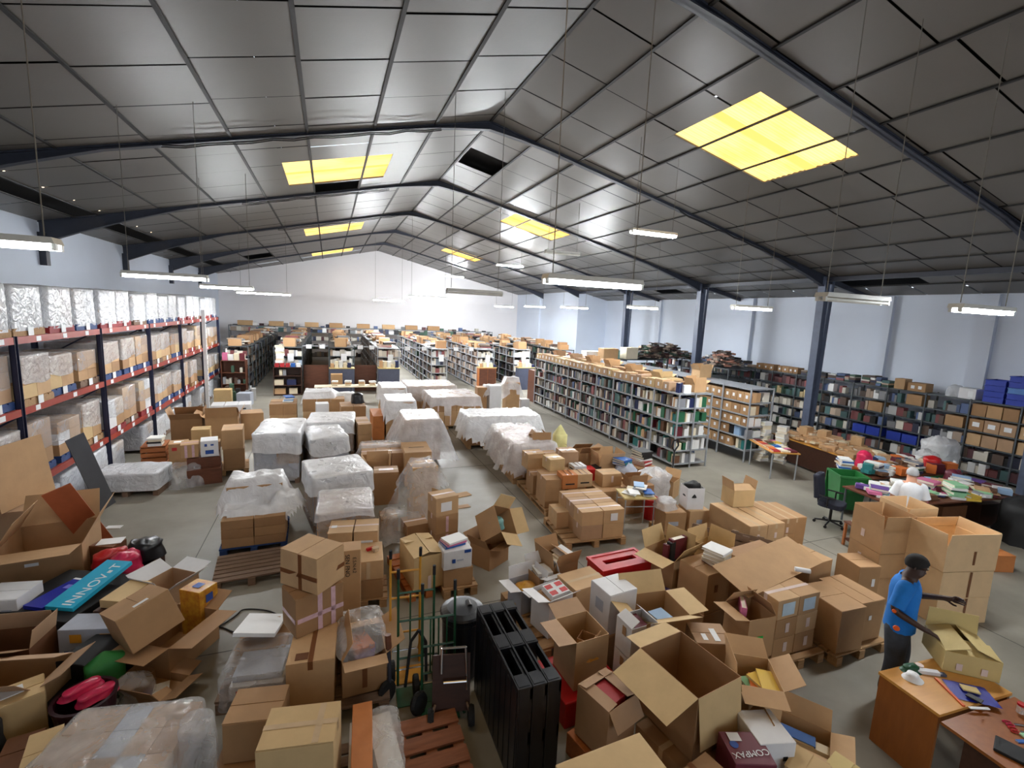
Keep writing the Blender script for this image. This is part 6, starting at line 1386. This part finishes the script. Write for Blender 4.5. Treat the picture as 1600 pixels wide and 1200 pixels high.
heap('plastic_bag', 'bright red bag on the rear work table', 'bag', 13.75, 6.72, .751, .34, .3, .3, 'red_plastic', 20, 71, .05)
heap('plastic_bag', 'pink bag at the left end of the rear work table', 'bag', 12.15, 7.3, .751, .26, .26, .34, 'bag_pink', -20, 72, .05)
heap('plastic_bag', 'maroon bag on the right half of the front work table', 'bag', 13.4, 6.1, .751, .3, .22, .2, 'maroon_card', 10, 73, .04)
heap('plastic_bag', 'silver grey crumpled bag at the right end of the rear table', 'bag', 14.35, 7.15, .751, .4, .34, .26, 'film_wrap', 0, 74, .07)
heap('plastic_bag', 'large white bag with green print on a low carton by the wall shelving', 'bag', 15.6, 7.5, .6, .8, .6, .55, 'film_milky', 0, 75, .08)
carton('low carton under the large white bag with green print', 15.6, 7.5, 0, .8, .6, .595, 0, 'kraft_d', tape=None, flaps=False)
carton('green tray beside the large white bag by the wall shelving', 15.0, 7.2, 0, .5, .4, .62, 0, 'green_print', tape=None, flaps=False)
m = MB(); m.lathe([(.05, 0), (.05, .16), (.03, .19), (.03, .22)], 16); tag(m.build('bottle', 'paper_white', loc=(14.5, 6.62, .751)), 'white bottle at the right end of the rear table', 'bottle')
# the loose sheets, magazines and leaflets lying among the piles
loose = Lots(); q = random.Random(23)
def litter(n, cx, cy, w, d, yaw, z, pal, hi=.1):
    a = math.radians(yaw)
    for i in range(n):
        u, v = q.uniform(-w/2, w/2), q.uniform(-d/2, d/2); c = lin(BC[q.choice(pal)])
        loose.blk(cx+u*math.cos(a)-v*math.sin(a), cy+u*math.sin(a)+v*math.cos(a), z+.0004*i, q.uniform(.18, .32), q.uniform(.14, .24), q.uniform(.008, hi), q.uniform(0, 180), c)
litter(120, 12.0, 5.75, 3.3, .85, -7, .751, ['white', 'cream', 'white', 'grey', 'pale blue', 'tan', 'white', 'mint', 'navy', 'pink', 'maroon', 'brown', 'purple'])
litter(110, 13.1, 7.0, 2.8, .8, -6, .751, ['white', 'cream', 'grey', 'grey', 'pale blue', 'tan', 'white', 'navy', 'teal', 'maroon', 'brown', 'orange'], .22)
o = loose.m.build('loose_papers', 'books_print'); tag(o, 'loose magazines, leaflets and sheets covering the two work tables', 'papers', kind='stuff')
loose = Lots(); litter(120, 13.55, 9.15, 1.3, 2.5, -8, .751, ['tan', 'tan', 'tan', 'tan', 'cream'], .12)
o = loose.m.build('small_parcels', 'books_print'); tag(o, 'small brown paper packets strewn between the parcels on the long table', 'packets', kind='stuff')
# low stand with magazines, left of the cream stack
t = thing('low_bench', 'low wooden bench with magazines left of the cream box stack', 'bench', (9.35, 5.35, 0), -20)
m = MB(); m.box(-.3, .3, -.24, .24, .44, .47); m.build('bench_top', 'wood_brown', t); m = MB(); m.box(-.28, .28, -.22, .22, .12, .14); m.build('shelf', 'wood_brown', t)
for sx in (-.27, .27):
    for sy in (-.21, .21): m = MB(); m.box(sx-.02, sx+.02, sy-.02, sy+.02, 0, .44); m.build('leg', 'wood_orange', t)
book('white magazine lying on the low wooden bench', 9.3, 5.4, .471, .28, .34, .02, -30, 'white', name='magazine', cat='magazine'); book('pink magazine on the low wooden bench, nearest the big cream box', 9.5, 5.25, .471, .2, .26, .03, 10, 'pink', name='magazine', cat='magazine'); book('cream magazine on the lower shelf of the wooden bench', 9.3, 5.3, .141, .24, .3, .04, 0, 'cream', name='magazine', cat='magazine')
heap('plastic_bag', 'dark grey bag behind the low wooden bench', 'bag', 9.95, 5.7, 0, .4, .4, .5, mat('bag_grey', (70, 68, 72), .6), 0, 77, .06)
carton('small orange brown carton alone on the floor right of the cream stack', 11.0, 4.25, 0, .42, .38, .3, -20, 'card_orange', tape=None)
heap('clothes_heap', 'dark heap of cloth at the right edge in front of the tables', 'cloth', 13.3, 4.55, 0, 1.3, .9, .75, 'black_soft', 0, 78, .12)
carton('dark brown carton under the front work table', 12.3, 5.7, 0, .7, .5, .5, -7, 'kraft_dark', tape=None, flaps=False)
carton('dark carton under the right half of the front work table', 13.3, 5.55, 0, .6, .5, .5, -7, 'wood_dark', tape=None, flaps=False)
carton('flat kraft tray behind the cream stack', 9.6, 4.3, 0, .8, .5, .5, -15, 'kraft_d', open=(100, 100, 100, 100))

# ================================================================== CREAM BOX STACK BESIDE THE MAN
mat('kraft_cream', (224, 190, 146), .75, var=.06)
for k in range(3):
    carton('big cream kraft box in the right stack beside the man, %s' % ['bottom', 'middle', 'top'][k], 8.42, 3.72, .0+k*.40, .84, .60, .398, -14, 'kraft_cream', tape=None, flaps=False, open=None if k < 2 else (92, 92, 94, 78), flap_len=.16, labs=[('f', .55, .5, .035, .38 if k < 2 else .2, 'tape_brown', 'packing_tape')])
    carton('kraft box in the left stack beside the man, %s' % ['bottom', 'middle', 'top'][k], 7.98, 4.38, .0+k*.39, .52, .56, .388, -14, 'kraft_a', tape=None, flaps=False, open=None if k < 2 else (92, 92, 92, 92), flap_len=.2, labs=[('l', .6, .5, .06, .12, 'tape_white', 'packing_tape')])
carton('tall open kraft box rising behind the cream stack', 8.62, 4.42, .0, .52, .5, 1.2, -14, 'kraft_cream', tape=None, open=(92, 92, 92, 92), flap_len=.2)
carton('brown box with a white label left of the kraft stack, behind the man', 7.50, 4.35, 0, .36, .42, .62, -14, 'kraft_b', tape=None, labs=[('f', .7, .6, .05, .12, 'paper_white')])
lots.m.build('shelf_stock', 'books_print')
o = bpy.data.objects['shelf_stock']; tag(o, 'masses of books and papers filling the shelving rows of the hall', 'books', kind='stuff')

# ================================================================== DESK
t = thing('desk', 'orange brown wooden desk cluttered with tape and wrapping at the lower right', 'desk', (5.53, 2.29, 0), -4)
m = MB(); m.box(-.5, .5, -.26, .27, .722, .75); m.build('desk_top', 'desk_top', t)
m = MB(); m.box(-.49, -.46, -.25, .26, 0, .72); m.build('side_panel', 'desk_side', t); m = MB(); m.box(.46, .49, -.25, .26, 0, .72); m.build('side_panel', 'desk_side', t)
m = MB(); m.box(-.46, .46, .1, .12, .3, .72); m.build('modesty_panel', 'desk_side', t)
t = thing('desk', 'darker lower desk joined to the front of the orange brown one', 'desk', (5.48, 1.55, 0), -3)
m = MB(); m.box(-.52, .52, -.48, .46, .69, .718); m.build('desk_top', 'desk_side', t)
for s in (-.46, .5): m = MB(); m.box(s-.03, s, -.46, .3, 0, .69); m.build('side_panel', 'wood_dark', t)
o = carton('yellowish carton on the desk with one flap standing, touched by the man', 6.02, 2.42, .751, .45, .44, .21, -41, 'card_yellow', open=(18, 20, 10, 92), flap_mat='card_yellow', flap_len=.215, labs=[('f', .28, .35, .05, .07, 'tape_white', 'packing_tape'), ('f', .72, .35, .05, .07, 'tape_white', 'packing_tape')])
heap('tissue', 'crumpled white tissue at the left end of the desk', 'tissue', 5.27, 2.42, .751, .09, .07, .05, 'paper_white', 20, 81, .02)
heap('wrapping', 'dark green wrapping at the back edge of the desk', 'wrapping', 5.38, 2.50, .751, .12, .05, .05, 'green_paint', -10, 82, .015)
t = thing('tape_gun', 'white and grey tape dispenser on the desk behind the blue sheet', 'tape dispenser', (5.5, 2.42, .752), -30)
m = MB(); m.box(-.1, .1, -.025, .025, 0, .035); m.build('body', 'carton_white', t); m = MB(); m.lathe([(.018, 0), (.034, 0), (.034, .045), (.018, .045)], 18, c=(-.04, .055)); m.build('tape_roll', 'tape_white', t); m = MB(); m.box(.05, .16, -.02, .02, .0, .022); m.build('handle', 'cupboard_slate', t)
m = MB(); m.box(-.17, .17, -.012, .012, 0, .012); tag(m.build('cutter', 'flame_card', loc=(5.42, 2.2, .752), yaw=62), 'orange cutter strip beside the blue plastic sheet on the desk', 'cutter')
m = MB(); n = 10; vs = []
for i in range(n+1):
    for j in range(n+1): vs.append((-.17+.34*i/n, -.13+.26*j/n, .004+.012*abs(noise.noise(Vector((i*.5, j*.5, 2))))))
m.add(vs, [(i*(n+1)+j, (i+1)*(n+1)+j, (i+1)*(n+1)+j+1, i*(n+1)+j+1) for i in range(n) for j in range(n)])
tag(m.build('plastic_cover', 'blue_card', loc=(5.60, 2.12, .752), yaw=-38, smooth=True), 'bright blue plastic sheet spread on the desk', 'plastic sheet')
m = MB(); m.box(-.09, .09, -.012, .012, 0, .008); tag(m.build('white_strip', 'paper_white', loc=(5.45, 1.99, .752), yaw=-22), 'white strip along the front edge of the blue sheet', 'paper')  # thin plain white slab at the front edge of the desk
m = MB(); m.box(-.065, .065, -.04, .04, 0, .012); tag(m.build('notepad', 'card_yellow', loc=(5.62, 2.14, .772), yaw=-42), 'pale yellow notepad lying on the blue plastic sheet', 'notepad')
m = MB(); m.box(-.035, .035, -.055, .055, 0, .014); tag(m.build('phone', 'black_plastic', loc=(5.52, 2.06, .772), yaw=10, bevel=.004), 'black phone on the blue sheet below the notepad', 'phone')
JAR = [(5.82, 1.86, 'red_plastic', 'clear jar with a red lid on the lower desk'), (5.90, 1.80, mat('lime', (160, 200, 60), .4), 'clear jar with a lime green lid at the right edge'), (5.84, 1.73, 'paper_cream', 'clear jar with a cream lid nearest the right edge')]
for x, y, mm, lb in JAR:
    t = thing('jar', lb, 'jar', (x, y, .719)); m = MB(); m.lathe([(.028, 0), (.03, .06), (.024, .07)], 16); m.build('glass', 'film_clear', t); m = MB(); m.lathe([(.03, .07), (.03, .09)], 16); m.build('lid', mm, t)
for i, (x, y, mm) in enumerate(((5.58, 1.80, 'bag_pink'), (5.53, 1.74, 'print_red'))):
    t = thing('scissors', ['pink handled scissors behind the red handled ones on the lower desk', 'red handled scissors on the lower desk'][i], 'scissors', (x, y, .722), -30-8*i)
    m = MB(); m.box(.0, .12, -.006, .006, 0, .004); m.box(.0, .12, .002, .010, .002, .006); m.build('blades', 'chrome', t)
    for s in (-1, 1): m = MB(); pts = [(-.045+.032*math.cos(q*.628), s*.018+.015*math.sin(q*.628), .004) for q in range(11)]; m.path(pts, .005, 6); m.build('handle', mm, t)
for i, (x, y, w, d, c, lb) in enumerate(((5.55, 1.64, .2, .12, 'mint', 'mint and white paper pad on the lower desk'), (5.60, 1.58, .22, .14, 'white', 'white sheets under the mint pad on the lower desk'), (5.47, 1.66, .22, .03, 'blue', 'long blue strip on the lower desk beside the white sheets'))):
    book(lb, x, y, .719+[.012, 0, 0][i], w, d, .011, -20, c, name='paper_pad', cat='paper pad')
m = MB(); m.box(-.1, .1, -.14, .14, 0, .025); tag(m.build('keyboard', 'black_soft', loc=(5.2, 1.62, .719), yaw=20, bevel=.006), 'dark flat slab at the front of the lower desk', 'tray')

# ================================================================== THE MAN
mat('skin_dark', (66, 44, 36), .5, var=.1); mat('hair_black', (18, 15, 14), .8, var=.3, scale=60)
mat('shirt_blue', (16, 118, 206), .8, var=.12, scale=5, bump=.25, bscale=7); mat('jeans_grey', (64, 70, 80), .85, var=.2, scale=12, bump=.15, bscale=9); mat('shoe_black', (18, 18, 20), .5)
def skinned(name, V, E, root, m, parent=None, sub=2):
    keys = list(V); me = bpy.data.meshes.new(name); me.from_pydata([V[k][0] for k in keys], [(keys.index(a), keys.index(b)) for a, b in E], [])
    o = bpy.data.objects.new(name, me); COL.objects.link(o); me.materials.append(MATS[m])
    md = o.modifiers.new('skin', 'SKIN'); md.use_smooth_shade = True; md.branch_smoothing = .3
    for i, k in enumerate(keys):
        r = V[k][1]; sv = me.skin_vertices[0].data[i]; sv.radius = r if isinstance(r, tuple) else (r, r); sv.use_root = (k == root)
    s = o.modifiers.new('smooth', 'SUBSURF'); s.levels = sub; s.render_levels = sub
    if parent: o.parent = parent
    return o
def chain(*k): return list(zip(k, k[1:]))
BODY = {'pelvis': ((0, .01, .93), (.12, .09)), 'belly': ((0, 0, 1.08), (.12, .09)), 'chest': ((0, -.005, 1.27), (.155, .11)), 'collar': ((0, .0, 1.42), (.10, .07)), 'neck': ((0, -.015, 1.485), .062), 'jaw': ((0, -.058, 1.55), (.072, .076)), 'skull': ((0, -.062, 1.625), (.088, .102)), 'crown': ((0, -.055, 1.70), (.06, .072)),
 'nose': ((0, -.158, 1.585), .012), 'chin': ((0, -.125, 1.525), .024),
 'shr': ((-.165, 0, 1.405), .058), 'elr': ((-.235, .07, 1.135), .043), 'wrr': ((-.235, -.17, 1.045), .029), 'pmr': ((-.215, -.235, 1.02), (.036, .022)),
 'shl': ((.165, 0, 1.405), .058), 'ell': ((.25, -.05, 1.15), .043), 'wrl': ((.205, -.29, 1.245), .029), 'pml': ((.19, -.355, 1.27), (.036, .022)),
 'hpr': ((-.09, .01, .88), .088), 'knr': ((-.105, -.01, .49), .058), 'anr': ((-.11, .03, .09), .040), 'tor': ((-.125, -.13, .035), .034),
 'hpl': ((.09, .01, .88), .088), 'knl': ((.11, -.06, .50), .058), 'anl': ((.12, -.02, .09), .040), 'tol': ((.14, -.18, .035), .034)}
def fingers(PV, PE, side, base, fwd, across, down, pm):
    f, a, d = Vector(fwd).normalized(), Vector(across).normalized(), Vector(down).normalized(); b = Vector(base)
    for i, (off, L) in enumerate(((-.027, .068), (-.009, .078), (.009, .073), (.027, .056))):
        p0 = b+f*.03+a*off; p1 = p0+f*L*.5+d*.008; p2 = p1+f*L*.34+d*.022; p3 = p2+f*L*.12+d*.02
        ks = ['%s%d%d' % (side, i, j) for j in range(4)]
        for k, p, r in zip(ks, (p0, p1, p2, p3), (.0105, .0092, .0085, .007)): PV[k] = (tuple(p), r)
        PE.append((pm, ks[0])); PE.extend(chain(*ks))
    t0 = b-f*.015+a*(-.034); t1 = t0+f*.035-a*.022+d*.012; t2 = t1+f*.026+d*.012
    for k, p, r in zip(('%st%d' % (side, j) for j in range(3)), (t0, t1, t2), (.013, .0105, .0085)): PV[k] = (tuple(p), r)
    PE.append((pm, side+'t0')); PE.extend(chain(side+'t0', side+'t1', side+'t2'))
def build_person(label, loc, yaw, arms, hands, shirt, sleeves, hair, skin='skin_dark', scale=(1.03, 1.03, 1.0)):
    PV = dict(BODY); PV.update(arms)
    PE = chain('pelvis', 'belly', 'chest', 'collar', 'neck', 'jaw', 'skull', 'crown') + [('jaw', 'chin'), ('skull', 'nose')] + chain('collar', 'shr', 'elr', 'wrr', 'pmr') + chain('collar', 'shl', 'ell', 'wrl', 'pml') + chain('pelvis', 'hpr', 'knr', 'anr', 'tor') + chain('pelvis', 'hpl', 'knl', 'anl', 'tol')
    for h in hands: fingers(PV, PE, *h)
    man = skinned('person', PV, PE, 'pelvis', skin); man.scale = scale; man.location = loc; man.rotation_euler = (0, 0, math.radians(yaw)); tag(man, label, 'person')
    b = MB(); n = 28; rings = [(.86, .178, .140), (.95, .172, .136), (1.06, .164, .130), (1.18, .170, .132), (1.28, .186, .136), (1.35, .196, .130), (1.40, .186, .112), (1.432, .140, .092), (1.452, .088, .078), (1.468, .070, .070)]
    vs = [(rx*math.cos(2*math.pi*i/n), ry*math.sin(2*math.pi*i/n)-.004*(z > 1.4), z+.006*math.sin(i*3.1)*(z < .9)) for z, rx, ry in rings for i in range(n)]
    b.add(vs, [(k*n+i, k*n+(i+1) % n, (k+1)*n+(i+1) % n, (k+1)*n+i) for k in range(len(rings)-1) for i in range(n)])
    for sx, e in ((-1, sleeves[0]), (1, sleeves[1])):
        p0, p1 = Vector((sx*.150, 0, 1.395)), Vector(e); ax = (p1-p0).normalized(); u = ax.cross(Vector((0, 1, 0))).normalized(); w = ax.cross(u); q = 16; vs = []
        for t_, r in ((-.30, .02), (-.24, .05), (-.12, .074), (.1, .082), (.45, .078), (.8, .073), (1.12, .074)): vs += [tuple(p0+(p1-p0)*t_+u*r*math.cos(2*math.pi*i/q)+w*r*math.sin(2*math.pi*i/q)) for i in range(q)]
        b.add(vs, [(k*q+i, k*q+(i+1) % q, (k+1)*q+(i+1) % q, (k+1)*q+i) for k in range(6) for i in range(q)])
    b.build('t_shirt', shirt, man, smooth=True)
    skinned('trousers', {'waist': ((0, .01, 1.0), (.16, .125)), 'seat': ((0, .015, .90), (.178, .138)), 'hpr': ((-.095, .01, .80), .118), 'knr': ((-.106, -.01, .49), .09), 'cfr': ((-.11, .03, .07), .074),
     'hpl': ((.095, .005, .80), .118), 'knl': ((.112, -.06, .50), .09), 'cfl': ((.12, -.02, .07), .074)}, chain('waist', 'seat', 'hpr', 'knr', 'cfr') + chain('seat', 'hpl', 'knl', 'cfl'), 'seat', 'jeans_grey', man)
    for s, (x, y) in (('r', (-.11, .03)), ('l', (.12, -.02))):
        skinned('shoe', {'heel': ((x, y+.05, .048), (.042, .046)), 'mid': ((x*1.06, y-.07, .045), (.047, .043)), 'toe': ((x*1.15, y-.18, .036), (.042, .034))}, chain('heel', 'mid', 'toe'), 'mid', 'shoe_black', man)
    m = MB(); n, k = 24, 12; vs, fs = [], []
    for i in range(k+1):
        for j in range(n):
            f, q = math.pi*.62*i/k, 2*math.pi*j/n; fr = max(0, -math.cos(q)); f *= 1-.30*max(0, math.cos(q))
            vs.append((.090*math.sin(f)*math.sin(q), -.055-.104*math.sin(f)*math.cos(q), 1.628+.105*math.cos(f)))
    for i in range(k):
        for j in range(n): fs.append((i*n+j, (i+1)*n+j, (i+1)*n+(j+1) % n, i*n+(j+1) % n))
    m.add(vs, fs); m.build('hair', hair, man, smooth=True)
    for s in (-1, 1):
        m = MB(); m.lathe([(0, -.010), (.007, -.008), (.010, 0), (.007, .008), (0, .010)], 10); e = m.build('eye', 'paper_cream', man, smooth=True); e.location = (s*.031, -.143, 1.614)
        m = MB(); m.lathe([(0, -.022), (.012, -.018), (.016, 0), (.012, .016), (0, .020)], 12, sy=.5); e = m.build('ear', skin, man, smooth=True); e.location = (s*.083, -.045, 1.595); e.rotation_euler = (math.radians(12), 0, 0)
    m = MB(); m.box(-.022, .022, -.006, .006, -.004, .004); e = m.build('mouth', mat('lip_dark', (84, 46, 44), .5), man); e.location = (0, -.132, 1.548)
    return man
man = build_person('man in a bright blue t-shirt and grey jeans reaching into the box on the desk', (5.87, 2.90, 0), 27, {},
    [('r', (-.21, -.25, 1.012), (.3, -.85, -.35), (-.95, -.3, 0), (0, -.3, -1), 'pmr'), ('l', (.188, -.365, 1.275), (-.2, -.95, .25), (.3, 0, 1), (-.9, -.2, .1), 'pml')],
    'shirt_blue', ((-.222, .045, 1.20), (.232, -.035, 1.21)), 'hair_black')
m = MB(); m.lathe([(0, -.012), (.026, -.010), (.03, 0), (.026, .010), (0, .012)], 18); e = m.build('orange_tag', mat('orange_bright', (240, 100, 30), .5), man); e.location = (-.205, .02, .93); e.rotation_euler = (0, math.radians(90), 0)
m = MB(); m.lathe([(0, -.01), (.018, -.008), (.02, 0), (.018, .008), (0, .01)], 14); e = m.build('orange_cuff', 'orange_bright', man); e.location = (-.285, .06, 1.15); e.rotation_euler = (0, math.radians(90), 0)
mat('skin_light', (196, 140, 112), .5, var=.08); mat('hair_grey', (178, 178, 180), .8, var=.2, scale=60); mat('shirt_white', (226, 228, 232), .8, var=.1, bump=.25, bscale=7)
build_person('grey haired person in a white shirt standing behind the cream boxes at the work table', (9.78, 5.02, 0), 128,
    {'elr': ((-.24, -.02, 1.13), .043), 'wrr': ((-.17, -.24, 1.06), .029), 'pmr': ((-.155, -.31, 1.045), (.036, .022)), 'ell': ((.24, -.02, 1.13), .043), 'wrl': ((.17, -.24, 1.03), .029), 'pml': ((.155, -.31, 1.01), (.036, .022))},
    [('r', (-.152, -.325, 1.04), (.1, -.95, -.2), (-.95, -.1, 0), (0, -.2, -1), 'pmr'), ('l', (.152, -.325, 1.005), (-.1, -.95, -.2), (.95, -.1, 0), (0, -.2, -1), 'pml')],
    'shirt_white', ((-.225, -.01, 1.20), (.225, -.01, 1.20)), 'hair_grey', 'skin_light', (1.0, 1.0, .97))
